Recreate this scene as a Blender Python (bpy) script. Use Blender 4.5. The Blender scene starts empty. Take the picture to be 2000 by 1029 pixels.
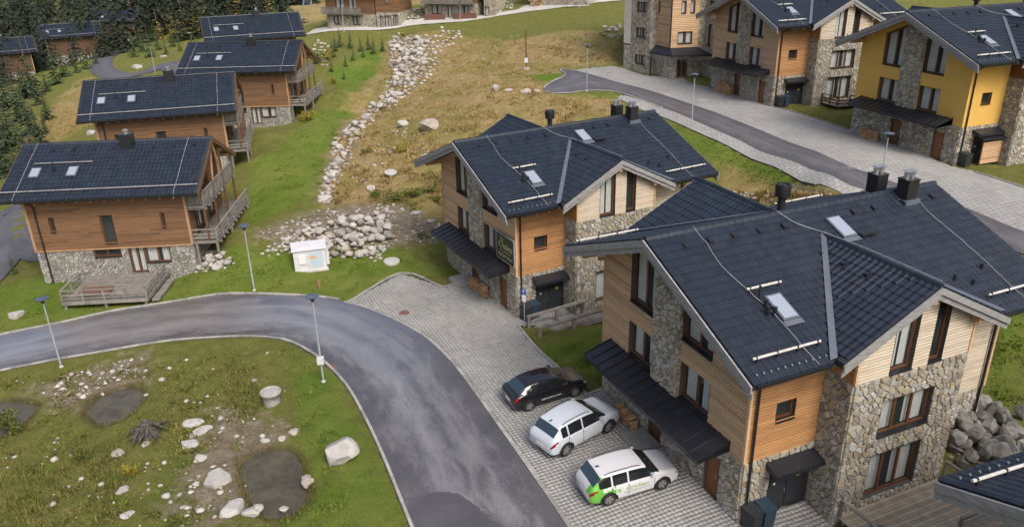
import bpy, math, random
import numpy as np
from mathutils import Matrix, Vector
random.seed(7); RNG = np.random.default_rng(7)
SC = bpy.context.scene
COL = SC.collection
R = math.radians
# ------------------------------------------------------------------ camera
CZ = 23.0
PITCH, ROLL, FPX = R(23.28), R(-1.42), 1530.0
_c, _s, _cr, _sr = math.cos(PITCH), math.sin(PITCH), math.cos(ROLL), math.sin(ROLL)
_r0, _u0, _f0 = Vector((1, 0, 0)), Vector((0, _s, _c)), Vector((0, _c, -_s))
_r, _u = _cr*_r0 + _sr*_u0, -_sr*_r0 + _cr*_u0
cam_d = bpy.data.cameras.new('camera'); cam = bpy.data.objects.new('camera', cam_d); COL.objects.link(cam)
cam.matrix_world = Matrix(((_r.x, _u.x, -_f0.x, 0), (_r.y, _u.y, -_f0.y, 0), (_r.z, _u.z, -_f0.z, CZ), (0, 0, 0, 1)))
cam_d.sensor_width = 36; cam_d.lens = FPX/2000*36; cam_d.clip_end = 3000; cam_d.clip_start = 0.5
SC.camera = cam
# ------------------------------------------------------------------ light: overcast daylight
SUN_EL, SUN_AZ = R(48), R(150)      # azimuth clockwise from +Y: the bright part of the cloud is behind right of the camera
w = bpy.data.worlds.new('World'); SC.world = w; w.use_nodes = True
nt = w.node_tree; bg = nt.nodes['Background']
sky = nt.nodes.new('ShaderNodeTexSky'); sky.sky_type = 'NISHITA'; sky.sun_disc = False
sky.sun_elevation = SUN_EL; sky.sun_rotation = SUN_AZ; sky.dust_density = 7; sky.air_density = 1.0; sky.ozone_density = 1.0
hs = nt.nodes.new('ShaderNodeHueSaturation'); hs.inputs['Saturation'].default_value = 0.95
nt.links.new(sky.outputs[0], hs.inputs['Color']); nt.links.new(hs.outputs[0], bg.inputs[0]); bg.inputs[1].default_value = 0.135
sl = bpy.data.lights.new('sun', 'SUN'); sl.energy = 1.2; sl.angle = R(20); sl.color = (1, .99, .98)
so = bpy.data.objects.new('sun', sl); COL.objects.link(so)
_sd = Vector((math.sin(SUN_AZ)*math.cos(SUN_EL), math.cos(SUN_AZ)*math.cos(SUN_EL), math.sin(SUN_EL)))
so.rotation_euler = _sd.to_track_quat('Z', 'Y').to_euler(); so.location = (0, 0, 60)
vs = SC.view_settings; vs.view_transform = 'Standard'; vs.look = 'None'; vs.gamma = 1; vs.exposure = 0.5
try: vs.use_curve_mapping = False
except Exception: pass
SC.render.engine = 'CYCLES'
# ------------------------------------------------------------------ helpers: materials
MATS = {}
def nmat(name):
    m = bpy.data.materials.new(name); m.use_nodes = True; MATS[name] = m
    return m, m.node_tree.nodes, m.node_tree.links, m.node_tree.nodes['Principled BSDF']
def ramp(N, L, fac, cols, pos=None):
    r = N.new('ShaderNodeValToRGB'); e = r.color_ramp.elements
    n = len(cols); pos = pos or [i/(n-1) for i in range(n)]
    while len(e) < n: e.new(0.5)
    for i in range(n): e[i].position = pos[i]; e[i].color = (*cols[i], 1)
    L.new(fac, r.inputs[0]); return r.outputs[0]
def noise(N, L, vec, scale, detail=4, rough=.6, dist=0):
    n = N.new('ShaderNodeTexNoise'); n.inputs['Scale'].default_value = scale; n.inputs['Detail'].default_value = detail
    n.inputs['Roughness'].default_value = rough; n.inputs['Distortion'].default_value = dist
    if vec is not None: L.new(vec, n.inputs['Vector'])
    return n.outputs['Fac']
def math_(N, L, op, a, b=None, clamp=False):
    m = N.new('ShaderNodeMath'); m.operation = op; m.use_clamp = clamp
    for i, x in enumerate((a, b)):
        if x is None: continue
        if isinstance(x, (int, float)): m.inputs[i].default_value = x
        else: L.new(x, m.inputs[i])
    return m.outputs[0]
def mixc(N, L, fac, a, b, mode='MIX'):
    m = N.new('ShaderNodeMix'); m.data_type = 'RGBA'; m.blend_type = mode
    for k, x in ((0, fac), (6, a), (7, b)):
        if isinstance(x, (int, float)): m.inputs[k].default_value = x
        elif isinstance(x, tuple): m.inputs[k].default_value = (*x, 1)
        else: L.new(x, m.inputs[k])
    return m.outputs[2]
def objvec(N, L, scale=(1, 1, 1), world=False):
    if world: o = N.new('ShaderNodeNewGeometry').outputs['Position']
    else: o = N.new('ShaderNodeTexCoord').outputs['Object']
    mp = N.new('ShaderNodeMapping'); mp.inputs['Scale'].default_value = scale; L.new(o, mp.inputs[0]); return mp.outputs[0]
def piece_random(N, L):
    g = N.new('ShaderNodeNewGeometry'); o = N.new('ShaderNodeObjectInfo')
    return math_(N, L, 'FRACT', math_(N, L, 'ADD', g.outputs['Random Per Island'], math_(N, L, 'MULTIPLY', o.outputs['Random'], 7.31)))
def pm(name, cols, rough=.7, scale=3., stretch=(1, 1, 1), bump=0., bscale=None, pieces=None, metal=0., spec=.5, dirt=0., dirtcol=(.05, .045, .04)):
    """cols: list of colours spread by noise; pieces: list of colours picked per piece, multiplied in"""
    m, N, L, P = nmat(name)
    v = objvec(N, L, stretch)
    nz = noise(N, L, v, scale)
    c = ramp(N, L, nz, cols, [.3+.4*i/(max(1, len(cols)-1)) for i in range(len(cols))]) if len(cols) > 1 else None
    if c is None:
        rgb = N.new('ShaderNodeRGB'); rgb.outputs[0].default_value = (*cols[0], 1); c = rgb.outputs[0]
    if pieces:
        pr = ramp(N, L, piece_random(N, L), pieces); c = mixc(N, L, 1., c, pr, 'MULTIPLY')
    if dirt:
        dn = noise(N, L, objvec(N, L, (1, 1, 1)), 1.1, 6, .7)
        c = mixc(N, L, math_(N, L, 'MULTIPLY', ramp(N, L, dn, [(0, 0, 0), (1, 1, 1)], [.5, .75]), dirt), c, dirtcol)
    L.new(c, P.inputs['Base Color']); P.inputs['Roughness'].default_value = rough; P.inputs['Metallic'].default_value = metal
    P.inputs['Specular IOR Level'].default_value = spec
    if bump:
        b = N.new('ShaderNodeBump'); b.inputs['Strength'].default_value = bump; b.inputs['Distance'].default_value = .03
        L.new(noise(N, L, v, bscale or scale*4, 5), b.inputs['Height']); L.new(b.outputs[0], P.inputs['Normal'])
    return m
G1 = [(.75, .75, .75), (1., 1., 1.), (1.2, 1.2, 1.2)]
pm('wood_front', [(.46, .30, .17), (.60, .42, .265)], .7, 3, (.5, .5, 8), .25, 20, [(.72, .68, .64), (1, 1, 1), (1.15, 1.1, 1.05), (.85, .82, .8)])
pm('wood_gold', [(.40, .20, .08), (.52, .29, .125)], .6, 3, (.5, .5, 8), .25, 20, [(.8, .75, .7), (1, 1, 1), (1.12, 1.08, 1.0)])
pm('wood_bleached', [(.54, .46, .35), (.66, .59, .48)], .75, 3, (.5, .5, 8), .25, 20, [(.85, .83, .8), (1, 1, 1), (1.05, 1.04, 1.0)], dirt=.25, dirtcol=(.33, .17, .07))
pm('wood_chalet', [(.13, .068, .032), (.23, .125, .060)], .7, 2, (.35, .35, 8), .3, 20, [(.72, .7, .68), (1, 1, 1), (1.2, 1.15, 1.1), (.9, .88, .85)])
pm('wood_dark', [(.085, .042, .02), (.13, .065, .03)], .6, 4, (.5, .5, 6))
pm('wood_grey', [(.14, .13, .118), (.25, .235, .215)], .8, 4, (.6, .6, .6), .4, 30, [(.75, .75, .75), (1, 1, 1), (1.15, 1.13, 1.1)])
pm('wood_fascia', [(.17, .172, .18), (.31, .308, .308)], .75, 3, (.7, .7, 4), .3, 20)
pm('wood_deck', [(.21, .185, .14), (.34, .30, .24)], .8, 4, (.6, .6, .6), .4, 30, [(.75, .75, .75), (1, 1, 1), (1.15, 1.13, 1.1)])
pm('wood_soffit', [(.30, .18, .10), (.40, .25, .14)], .7, 3, (1, 1, 1))
pm('frame_brown', [(.10, .038, .016), (.14, .055, .024)], .45, 4)
pm('door_brown', [(.17, .06, .018), (.22, .085, .028)], .5, 3, (3, 3, .6))
pm('plaster_yellow', [(.56, .34, .075), (.60, .375, .09)], .85, 1.2, bump=.15, bscale=60)
pm('plaster_pale', [(.5, .47, .43), (.6, .57, .52)], .85, 1.2)
STONES = [(0.327, 0.3, 0.248), (0.228, 0.212, 0.188), (0.435, 0.396, 0.321), (0.375, 0.32, 0.202), (0.287, 0.27, 0.243), (0.247, 0.184, 0.11), (0.464, 0.444, 0.404), (0.336, 0.329, 0.308), (0.405, 0.357, 0.257), (0.178, 0.169, 0.156), (0.356, 0.338, 0.312), (0.277, 0.251, 0.202)]
STONES_GREY = [(0.271, 0.264, 0.247), (0.193, 0.189, 0.18), (0.359, 0.348, 0.325), (0.29, 0.274, 0.241), (0.245, 0.24, 0.231), (0.181, 0.163, 0.142), (0.4, 0.394, 0.379), (0.294, 0.292, 0.283), (0.323, 0.31, 0.28), (0.154, 0.151, 0.146), (0.307, 0.302, 0.292), (0.228, 0.22, 0.205)]
pm('stone', [(.8, .8, .8), (1.15, 1.15, 1.12)], .85, 4, bump=.5, bscale=14, pieces=STONES)
pm('stone_grey', [(.8, .8, .8), (1.15, 1.15, 1.12)], .85, 4, bump=.5, bscale=14, pieces=STONES_GREY)
pm('mortar', [(.055, .05, .044), (.095, .088, .078)], .9, 6)
pm('roof_tile', [(.0075, .0125, .023), (.0135, .021, .036)], .5, 1.5, bump=.12, bscale=30, pieces=[(.78, .78, .8), (1, 1, 1), (1.2, 1.2, 1.2), (.9, .9, .9)], dirt=.35, dirtcol=(.035, .04, .045))
pm('roof_deck', [(.02, .022, .026)], .7)
pm('flashing', [(.085, .10, .125), (.11, .125, .15)], .4, 3)
pm('metal_black', [(.012, .013, .016), (.02, .021, .025)], .35, 3)
pm('canopy_metal', [(.012, .013, .018), (.022, .023, .03)], .38, 2)
pm('steel', [(.5, .5, .5), (.62, .62, .62)], .3, 3, metal=.8)
pm('steel_blue', [(.22, .28, .34), (.28, .34, .4)], .45, 3)
pm('galv', [(.26, .31, .32), (.34, .39, .40)], .5, 5)
pm('lamp_cap', [(.05, .07, .1), (.09, .11, .15)], .3, 3)
pm('tube_white', [(.42, .40, .375), (.56, .54, .515)], .5, 4)
pm('wire', [(.42, .42, .42)], .5)
pm('white_paint', [(.62, .62, .64), (.72, .72, .74)], .5, 2)
pm('white_panel', [(.50, .51, .54), (.60, .61, .64)], .5, 1.5)
pm('curtain', [(.42, .46, .45), (.78, .80, .77)], .9, 9, (3, 3, .2))
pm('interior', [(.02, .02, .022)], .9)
pm('rock', [(.28, .27, .255), (.47, .455, .435)], .92, 2.0, bump=.8, bscale=9, pieces=[(.66, .64, .62), (1, 1, 1), (1.22, 1.2, 1.18), (.92, .83, .74), (1.1, 1.08, 1.05)], dirt=.5, dirtcol=(.14, .115, .085))
pm('rock_dark', [(.11, .105, .095), (.24, .232, .215)], .9, 2.2, bump=1., bscale=12, pieces=[(.7, .7, .7), (1, 1, 1), (1.25, 1.25, 1.25)])
pm('rock_white', [(.31, .30, .285), (.47, .455, .435)], .92, 2.2, bump=1., bscale=9, dirt=.55, dirtcol=(.24, .195, .145))
pm('kerb', [(.24, .235, .22), (.36, .352, .33)], .85, 3, bump=.3, bscale=20, pieces=G1, dirt=.3, dirtcol=(.2, .19, .15))
pm('paver', [(.27, .266, .256), (.35, .345, .333)], .85, .35, bump=.2, bscale=30, pieces=[(.86, .86, .86), (1, 1, 1), (1.08, 1.08, 1.07)], dirt=.35, dirtcol=(.20, .196, .19))
pm('paver_bed', [(.13, .128, .12), (.18, .176, .165)], .95, 3)
pm('concrete', [(.40, .39, .37), (.52, .51, .48)], .9, .8, bump=.2, bscale=20, dirt=.3, dirtcol=(.3, .29, .27))
pm('rust', [(.13, .06, .045), (.18, .09, .06)], .8, 8, bump=.3)
pm('firewood', [(.33, .2, .1), (.5, .33, .18)], .85, 6, pieces=[(.55, .5, .45), (1, 1, 1), (1.15, 1.05, .95)])
pm('plastic_dark', [(.02, .023, .027), (.03, .034, .04)], .45, 3)
pm('plastic_blue', [(.02, .04, .06), (.03, .055, .08)], .45, 3)
pm('bark', [(.10, .075, .055), (.17, .13, .10)], .95, 6, (1, 1, .3), .5)
pm('stump_wood', [(.018, .014, .011), (.13, .115, .10)], .9, 5, (1, 1, 1), .6, 14)
for n, a, b in (('spruce', (.026, .042, .022), (.058, .08, .04)), ('forest', (.016, .026, .018), (.04, .05, .03)), ('spruce_young', (.03, .055, .02), (.06, .10, .035)), ('larch', (.26, .20, .03), (.42, .31, .05)),
                ('shrub', (.06, .085, .015), (.14, .15, .03)), ('shrub_yellow', (.17, .15, .02), (.30, .25, .04)), ('dry_tree', (.14, .10, .05), (.22, .16, .08))):
    pm(n, [a, b], .8, .9 if n != 'forest' else .12, pieces=[(.6, .6, .6), (1, 1, 1), (1.35, 1.3, 1.2)] if n != 'forest' else [(.85, .85, .85), (1.12, 1.12, 1.12)], spec=.2)
def grass_mat(name, cols):
    pm(name, cols, .9, .25, pieces=[(.6, .62, .55), (1, 1, 1), (1.4, 1.35, 1.2)], spec=.15)
grass_mat('grass_blade', [(.085, .13, .02), (.15, .185, .035)]); grass_mat('dry_blade', [(.26, .185, .08), (.38, .29, .135)]); grass_mat('olive_blade', [(.095, .095, .03), (.16, .14, .05)])
def simple(name, col, rough=.4, metal=0., coat=0., alpha=1., spec=.5, emit=None):
    m, N, L, P = nmat(name); P.inputs['Base Color'].default_value = (*col, 1); P.inputs['Roughness'].default_value = rough; P.inputs['Metallic'].default_value = metal
    P.inputs['Coat Weight'].default_value = coat; P.inputs['Alpha'].default_value = alpha; P.inputs['Specular IOR Level'].default_value = spec
    return m
simple('car_white', (.52, .56, .62), .3, 0, .6); simple('car_black', (.010, .009, .012), .22, 0, .8); simple('car_pearl', (.62, .62, .65), .3, 0, .6)
simple('car_green', (.13, .42, .05), .35, 0, .4); simple('car_glass', (.012, .015, .017), .06, 0, 0, 1, .8); simple('rear_glass', (.025, .045, .06), .08, 0, 0, 1, .8)
simple('tyre', (.014, .014, .015), .8); simple('rim', (.42, .42, .42), .3, .7); simple('tail_light', (.22, .012, .016), .2); simple('head_light', (.35, .37, .4), .1)
simple('plate', (.65, .65, .65), .5); simple('print_green', (.22, .42, .10), .5); simple('print_grey', (.30, .33, .33), .5); simple('print_white', (.7, .7, .7), .5)
simple('glass', (.10, .13, .13), .05, 0, 0, .22, .9); simple('sign_board', (.012, .016, .02), .25); simple('sign_gold', (.45, .38, .16), .4); simple('sign_blue', (.03, .12, .35), .4)
simple('sticker_yellow', (.6, .5, .05), .5); simple('photo_blue', (.42, .52, .60), .4); simple('photo_orange', (.6, .33, .17), .5)
simple('skylight', (.27, .31, .38), .12, 0, 0, 1, .9); simple('red_marker', (.30, .15, .10), .6)
# ------------------------------------------------------------------ helpers: meshes and objects
class MB:
    def __init__(s): s.v = []; s.f = []; s.m = []
    def add(s, V, F, mi=0):
        o = len(s.v); s.v.extend([tuple(p) for p in V]); s.f.extend([tuple(i+o for i in f) for f in F]); s.m.extend([mi]*len(F))
    def poly(s, P, mi=0): s.add(P, [tuple(range(len(P)))], mi)
    def box(s, a, b, mi=0):
        (x0, y0, z0), (x1, y1, z1) = a, b
        s.add([(x0,y0,z0),(x1,y0,z0),(x1,y1,z0),(x0,y1,z0),(x0,y0,z1),(x1,y0,z1),(x1,y1,z1),(x0,y1,z1)],
              [(0,3,2,1),(4,5,6,7),(0,1,5,4),(1,2,6,5),(2,3,7,6),(3,0,4,7)], mi)
    def obox(s, o, ax, ay, az, mi=0):
        o, ax, ay, az = map(np.array, (o, ax, ay, az))
        V = [o, o+ax, o+ax+ay, o+ay, o+az, o+ax+az, o+ax+ay+az, o+ay+az]
        F = [(0,3,2,1),(4,5,6,7),(0,1,5,4),(1,2,6,5),(2,3,7,6),(3,0,4,7)]
        if np.dot(np.cross(ax, ay), az) < 0: F = [f[::-1] for f in F]
        s.add(V, F, mi)
    def beam(s, a, b, wd, h, up=(0, 0, 1), mi=0):
        """box along a->b; wd across, h along up, centred"""
        a, b, up = np.array(a, float), np.array(b, float), np.array(up, float)
        d = b-a; sd = np.cross(d, up); sd /= np.linalg.norm(sd)+1e-9; u = np.cross(sd, d); u /= np.linalg.norm(u)+1e-9
        s.obox(a-sd*wd/2-u*h/2, d, sd*wd, u*h, mi)
    def prism(s, P, d, mi=0, mi_side=None, mi_bot=None):
        """polygon P (3D, list) extruded by vector d"""
        n = len(P); P = [np.array(p, float) for p in P]; d = np.array(d, float); o = len(s.v)
        nn = sum((np.cross(P[i]-P[0], P[(i+1) % n]-P[0]) for i in range(n)), np.zeros(3))
        s.v.extend([tuple(p) for p in P]+[tuple(p+d) for p in P])
        up = np.dot(nn, d) < 0
        top = tuple(o+i for i in range(n)); bot = tuple(o+n+i for i in range(n))
        s.f.append(top if up else top[::-1]); s.m.append(mi)
        s.f.append(bot[::-1] if up else bot); s.m.append(mi if mi_bot is None else mi_bot)
        for i in range(n):
            j = (i+1) % n; q = (o+i, o+n+i, o+n+j, o+j)
            s.f.append(q if up else q[::-1]); s.m.append(mi if mi_side is None else mi_side)
    def tube(s, P, r, n=6, mi=0, cap=True):
        P = [np.array(p, float) for p in P]; rs = r if isinstance(r, (list, tuple)) else [r]*len(P); o = len(s.v)
        for i, p in enumerate(P):
            d = P[min(i+1, len(P)-1)]-P[max(i-1, 0)]; d /= np.linalg.norm(d)+1e-9
            a = np.cross(d, (0, 0, 1) if abs(d[2]) < .9 else (1, 0, 0)); a /= np.linalg.norm(a); b = np.cross(d, a)
            for k in range(n):
                t = 2*math.pi*k/n; s.v.append(tuple(p+rs[i]*(math.cos(t)*a+math.sin(t)*b)))
        for i in range(len(P)-1):
            for k in range(n):
                k2 = (k+1) % n; s.f.append((o+i*n+k, o+i*n+k2, o+i*n+n+k2, o+i*n+n+k)); s.m.append(mi)
        if cap:
            s.f.append(tuple(o+k for k in range(n))[::-1]); s.m.append(mi); e = o+(len(P)-1)*n; s.f.append(tuple(e+k for k in range(n))); s.m.append(mi)
    def lathe(s, prof, n=12, c=(0, 0, 0), mi=0):
        o = len(s.v)
        for r, z in prof:
            for k in range(n):
                t = 2*math.pi*k/n; s.v.append((c[0]+r*math.cos(t), c[1]+r*math.sin(t), c[2]+z))
        for i in range(len(prof)-1):
            for k in range(n):
                k2 = (k+1) % n; s.f.append((o+i*n+k, o+i*n+k2, o+i*n+n+k2, o+i*n+n+k)); s.m.append(mi)
        s.f.append(tuple(o+(len(prof)-1)*n+k for k in range(n))); s.m.append(mi)
    def mesh(s, name, mats, flip=False, smooth=False):
        me = bpy.data.meshes.new(name)
        v = [(a, -b, c) for a, b, c in s.v] if flip else s.v
        f = [t[::-1] for t in s.f] if flip else s.f
        me.from_pydata(v, [], f)
        mats = [mats] if isinstance(mats, str) else mats
        for k in mats: me.materials.append(MATS[k])
        if len(mats) > 1: me.polygons.foreach_set('material_index', s.m)
        if smooth: me.polygons.foreach_set('use_smooth', [True]*len(f))
        me.update(); return me
    def build(s, name, mats, parent=None, flip=False, smooth=False):
        return ob(name, s.mesh(name, mats, flip, smooth), parent)
def ob(name, me, parent=None, loc=None, rz=0):
    o = bpy.data.objects.new(name, me); COL.objects.link(o)
    if parent: o.parent = parent
    if loc is not None: o.location = loc
    if rz: o.rotation_euler.z = rz
    return o
def tag(o, label=None, cat=None, group=None, kind=None):
    if label: o['label'] = label
    if cat: o['category'] = cat
    if group: o['group'] = group
    if kind: o['kind'] = kind
    return o
def thing(name, label, cat, loc, rz=0, group=None):
    return tag(ob(name, None, None, loc, rz), label, cat, group)
def pieces(name, key, fn, mats, parent, flip):
    """fn gives a list of mesh builders, one per piece; every piece becomes a part of its own"""
    for me in cached(key, lambda: [mb.mesh(name, mats, flip) for mb in fn()]): ob(name, me, parent)
CACHE = {}
def cached(key, fn):
    if key not in CACHE: CACHE[key] = fn()
    return CACHE[key]
def text_mesh(txt, size, mat, shear=0., extrude=.004, space=1.):
    cu = bpy.data.curves.new('t', 'FONT'); cu.body = txt; cu.size = size; cu.extrude = extrude; cu.shear = shear; cu.align_x = 'CENTER'; cu.align_y = 'CENTER'; cu.space_character = space
    o = bpy.data.objects.new('t', cu); COL.objects.link(o); dg = bpy.context.evaluated_depsgraph_get()
    me = bpy.data.meshes.new_from_object(o.evaluated_get(dg)); bpy.data.objects.remove(o); me.materials.clear(); me.materials.append(MATS[mat]); return me
def inpoly(X, Y, P):
    X = np.asarray(X, float); Y = np.asarray(Y, float); r = np.zeros(X.shape, bool); n = len(P)
    for i in range(n):
        x1, y1 = P[i][:2]; x2, y2 = P[(i+1) % n][:2]
        if y1 == y2: continue
        r ^= ((y1 > Y) != (y2 > Y)) & (X < (x2-x1)*(Y-y1)/(y2-y1)+x1)
    return r
def clip(P, a, b, c):
    """keep a*x+b*y<=c of a convex polygon"""
    out = []; n = len(P)
    for i in range(n):
        p, q = P[i], P[(i+1) % n]; dp, dq = a*p[0]+b*p[1]-c, a*q[0]+b*q[1]-c
        if dp <= 0: out.append(p)
        if dp*dq < 0: t = dp/(dp-dq); out.append((p[0]+t*(q[0]-p[0]), p[1]+t*(q[1]-p[1])))
    return out
def area(P): return .5*abs(sum(P[i][0]*P[(i+1) % len(P)][1]-P[(i+1) % len(P)][0]*P[i][1] for i in range(len(P)))) if len(P) > 2 else 0
# ------------------------------------------------------------------ terrain: surveyed spots (where seen, height in metres)
def rays(px, py):
    a, b = np.asarray(px, float)-1000, np.asarray(py, float)-514.5
    x = (_cr*a+_sr*b)/FPX; y = -(-_sr*a+_cr*b)/FPX
    return np.stack([x, _c+y*_s, -_s+y*_c], -1)
SPOTS = [(1439,1009,.64),(1115,1029,.5),(800,1029,.4),(1000,800,.4),(870,620,0.),(680,590,-.3),(600,575,-.35),(400,585,-.45),(200,615,-.6),(0,655,-.75),(0,722,-.75),(200,685,-.65),
 (400,657,-.5),(560,660,-.3),(720,800,.2),(530,930,-.25),(230,790,-.75),(30,800,-.95),(0,1029,-.7),(400,1029,-.2),(640,900,.1),(300,900,-.45),
 (87,550,-.4),(380,520,-.4),(485,440,1.2),(590,430,1.1),(560,250,2.1),(490,300,1.9),(590,240,2.2),(625,180,3.2),(650,130,3.5),(700,80,5.2),(650,60,6.),(800,50,7.),(900,38,8.),(1000,25,9.),(1120,12,10.),(1220,3,10.6),
 (1070,180,5.8),(1150,140,6.05),(1220,135,6.1),(1389,174,6.),(1504,205,6.),(1662,252,5.78),(1860,323,5.75),(1990,335,5.75),(1210,195,5.65),(1480,300,5.45),(1690,375,5.4),(2000,480,5.3),
 (1430,370,3.6),(1560,390,4.1),(1250,222,5.3),(1348,251,5.5),(1523,328,5.42),(1594,359,5.4),(1289,226,5.55),(1400,310,5.0),(1985,760,1.7),(1850,905,.8),(1990,905,1.0),(1890,800,2.3),(1990,825,2.6),
 (840,250,4.1),(760,330,2.4),(800,420,1.0),(700,440,1.1),(640,425,1.15),(620,512,-.15),(740,515,-.1),(850,475,.05),(780,390,1.4),(700,350,1.9),(655,300,1.7),(635,390,1.1),(700,240,2.6),(670,230,1.7),
 (735,170,3.2),(700,150,2.7),(790,110,5.),(750,85,4.6),(830,65,6.6),(900,80,6.3),(900,180,4.9),(960,140,5.4),(1000,200,5.5),(1100,60,8.6),(1180,105,7.2),(1100,125,6.2),(1020,145,5.9),(1210,50,9.2),(1000,70,7.4),
 (20,470,-1.),(-60,520,-1.3),(0,420,-1.3),(110,255,-2.4),(50,300,-3.2),(60,150,-4.5),(220,112,-2.4),(200,130,-2.2),(345,135,.1),(300,125,-.8),(0,200,-5.),(-150,300,-4.5),(-200,700,-1.),(100,70,-6.),(0,60,-7.),(370,55,-2.8),(480,22,-2.),(560,12,2.),(610,45,5.),(620,90,4.)]
def build_tps():
    P = []
    for x, y, z in SPOTS:
        r = rays(x, y); t = (z-CZ)/r[2]; P.append((r[0]*t, r[1]*t, z))
    def loc(h, pts):
        c, s = math.cos(h[3]), math.sin(h[3]); return [(h[0]+x*c+y*s, h[1]+x*s-y*c, h[2]+dz) for x, y, dz in pts]
    P += loc(LODGE['A'], [(0,-5.5,-.1),(13,-5.5,.3),(13,5.5,.2),(6,8,-.2),(3,7,-.3),(10,9,-.1)])+loc(LODGE['B'], [(0,-5.5,0),(0,5.5,0),(13,-5.5,.7),(13,5.5,.6),(6,8,-.05)])
    P += loc(LODGE['C'], [(12,-5,0),(12,6,0)])+loc(LODGE['D'], [(12,-5,0),(12,6,0)])
    for k in 'FGH': P += loc(CHALET[k], [(-5,4.3,0),(4,4.8,0),(-5,-4.3,-.4),(5,-4.3,.8)])
    P += loc(CHALET['E'], [(-5,-4.3,-.3),(5,-4.3,1.),(7.6,3.6,1.5),(8,-1,2.0),(8,-6,2.1),(6.2,5.2,.5)])+loc(CHALET['F'], [(8,3,1.6),(8,-4,2.)])+loc(CHALET['G'], [(8,3,1.4),(8,-4,2.)])
    P += [(-60,25,-1.2),(-40,12,-.8),(0,10,.2),(30,10,.8),(45,25,1.5),(60,50,6),(80,80,6.5),(60,130,9),(30,150,11),(-10,170,10),(-60,200,-2),(-120,180,-8),(-100,100,-7),(-90,60,-4),(-160,260,-9),(-60,280,-4),(40,260,18),(120,180,14),(120,60,8),(-170,80,-8)]
    P = np.array(P); n = len(P); X = P[:, :2]/50
    def K(A, B):
        d2 = ((A[:, None]-B[None])**2).sum(-1); return .5*d2*np.log(d2+1e-12)
    A = np.zeros((n+3, n+3)); A[:n, :n] = K(X, X)+np.eye(n)*2e-4; A[:n, n] = 1; A[:n, n+1:] = X; A[n, :n] = 1; A[n+1:, :n] = X.T
    s = np.linalg.solve(A, np.r_[P[:, 2], 0, 0, 0])
    def ev(x, y):
        x = np.asarray(x, float); y = np.asarray(y, float); sh = x.shape; Q = np.stack([x.ravel(), y.ravel()], 1)/50; o = np.empty(len(Q))
        for i in range(0, len(Q), 20000):
            q = Q[i:i+20000]; o[i:i+20000] = K(q, X)@s[:n]+s[n]+q@s[n+1:]
        return np.clip(o, -12, 40).reshape(sh)
    return ev
LODGE = {'A': (6.716, 30.014, .642, .399), 'B': (-2.308, 50.167, -.304, .487), 'C': (24.358, 82.433, 6.044, .324), 'D': (31.576, 61.83, 5.762, .329)}
CHALET = {'E': (-29.27, 57.81, -.4, R(3.95)), 'F': (-33.52, 77.0, 1.1, R(14.36)), 'G': (-31.28, 97.04, 1.68, R(-.08)), 'H': (-37.0, 118.7, 2.74, R(21.2))}
_tps = build_tps()
_gx, _gy = np.arange(-260, 261, 1.), np.arange(-40, 381, 1.); _GZ = _tps(*np.meshgrid(_gx, _gy))
def terr(x, y):
    x = np.asarray(x, float); y = np.asarray(y, float); u = np.clip(x+260, 0, 519.999); v = np.clip(y+40, 0, 419.999); i, j = u.astype(int), v.astype(int); a, b = u-i, v-j
    return _GZ[j, i]*(1-a)*(1-b)+_GZ[j, i+1]*a*(1-b)+_GZ[j+1, i]*(1-a)*b+_GZ[j+1, i+1]*a*b
def G(px, py=None):
    """photo spots -> ground points"""
    if py is None: px, py = np.array(px, float).T
    px = np.atleast_1d(np.asarray(px, float)); py = np.atleast_1d(np.asarray(py, float)); d = rays(px, py)
    lo = np.full(px.shape, 12.); hi = np.full(px.shape, np.nan); t = np.full(px.shape, 12.)
    for k in range(140):
        t = t*1.025; P = d*t[:, None]; z = terr(P[:, 0], P[:, 1]); h = (P[:, 2]+CZ) < z
        new = h & np.isnan(hi); hi[new] = t[new]; lo[~h & np.isnan(hi)] = t[~h & np.isnan(hi)]
        if not np.isnan(hi).any(): break
    hi = np.where(np.isnan(hi), t, hi)
    for k in range(22):
        m = (lo+hi)/2; P = d*m[:, None]; h = (P[:, 2]+CZ) < terr(P[:, 0], P[:, 1]); hi = np.where(h, m, hi); lo = np.where(h, lo, m)
    P = d*hi[:, None]; P[:, 2] += CZ; return P
def G1p(px, py): return G([px], [py])[0]
def spline(P, step):
    """Catmull-Rom through points, resampled at step"""
    P = np.array(P, float); Q = np.vstack([2*P[0]-P[1], P, 2*P[-1]-P[-2]]); out = []
    for i in range(1, len(Q)-2):
        for t in np.linspace(0, 1, 12, endpoint=False):
            a, b, c, d = Q[i-1:i+3]; out.append(.5*(2*b+(c-a)*t+(2*a-5*b+4*c-d)*t*t+(3*b-a-3*c+d)*t**3))
    out.append(P[-1]); out = np.array(out); L = np.r_[0, np.cumsum(np.linalg.norm(np.diff(out, axis=0), axis=1))]
    n = max(2, int(round(L[-1]/step))+1); s = np.linspace(0, L[-1], n)
    return np.stack([np.interp(s, L, out[:, k]) for k in range(out.shape[1])], 1)
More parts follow.
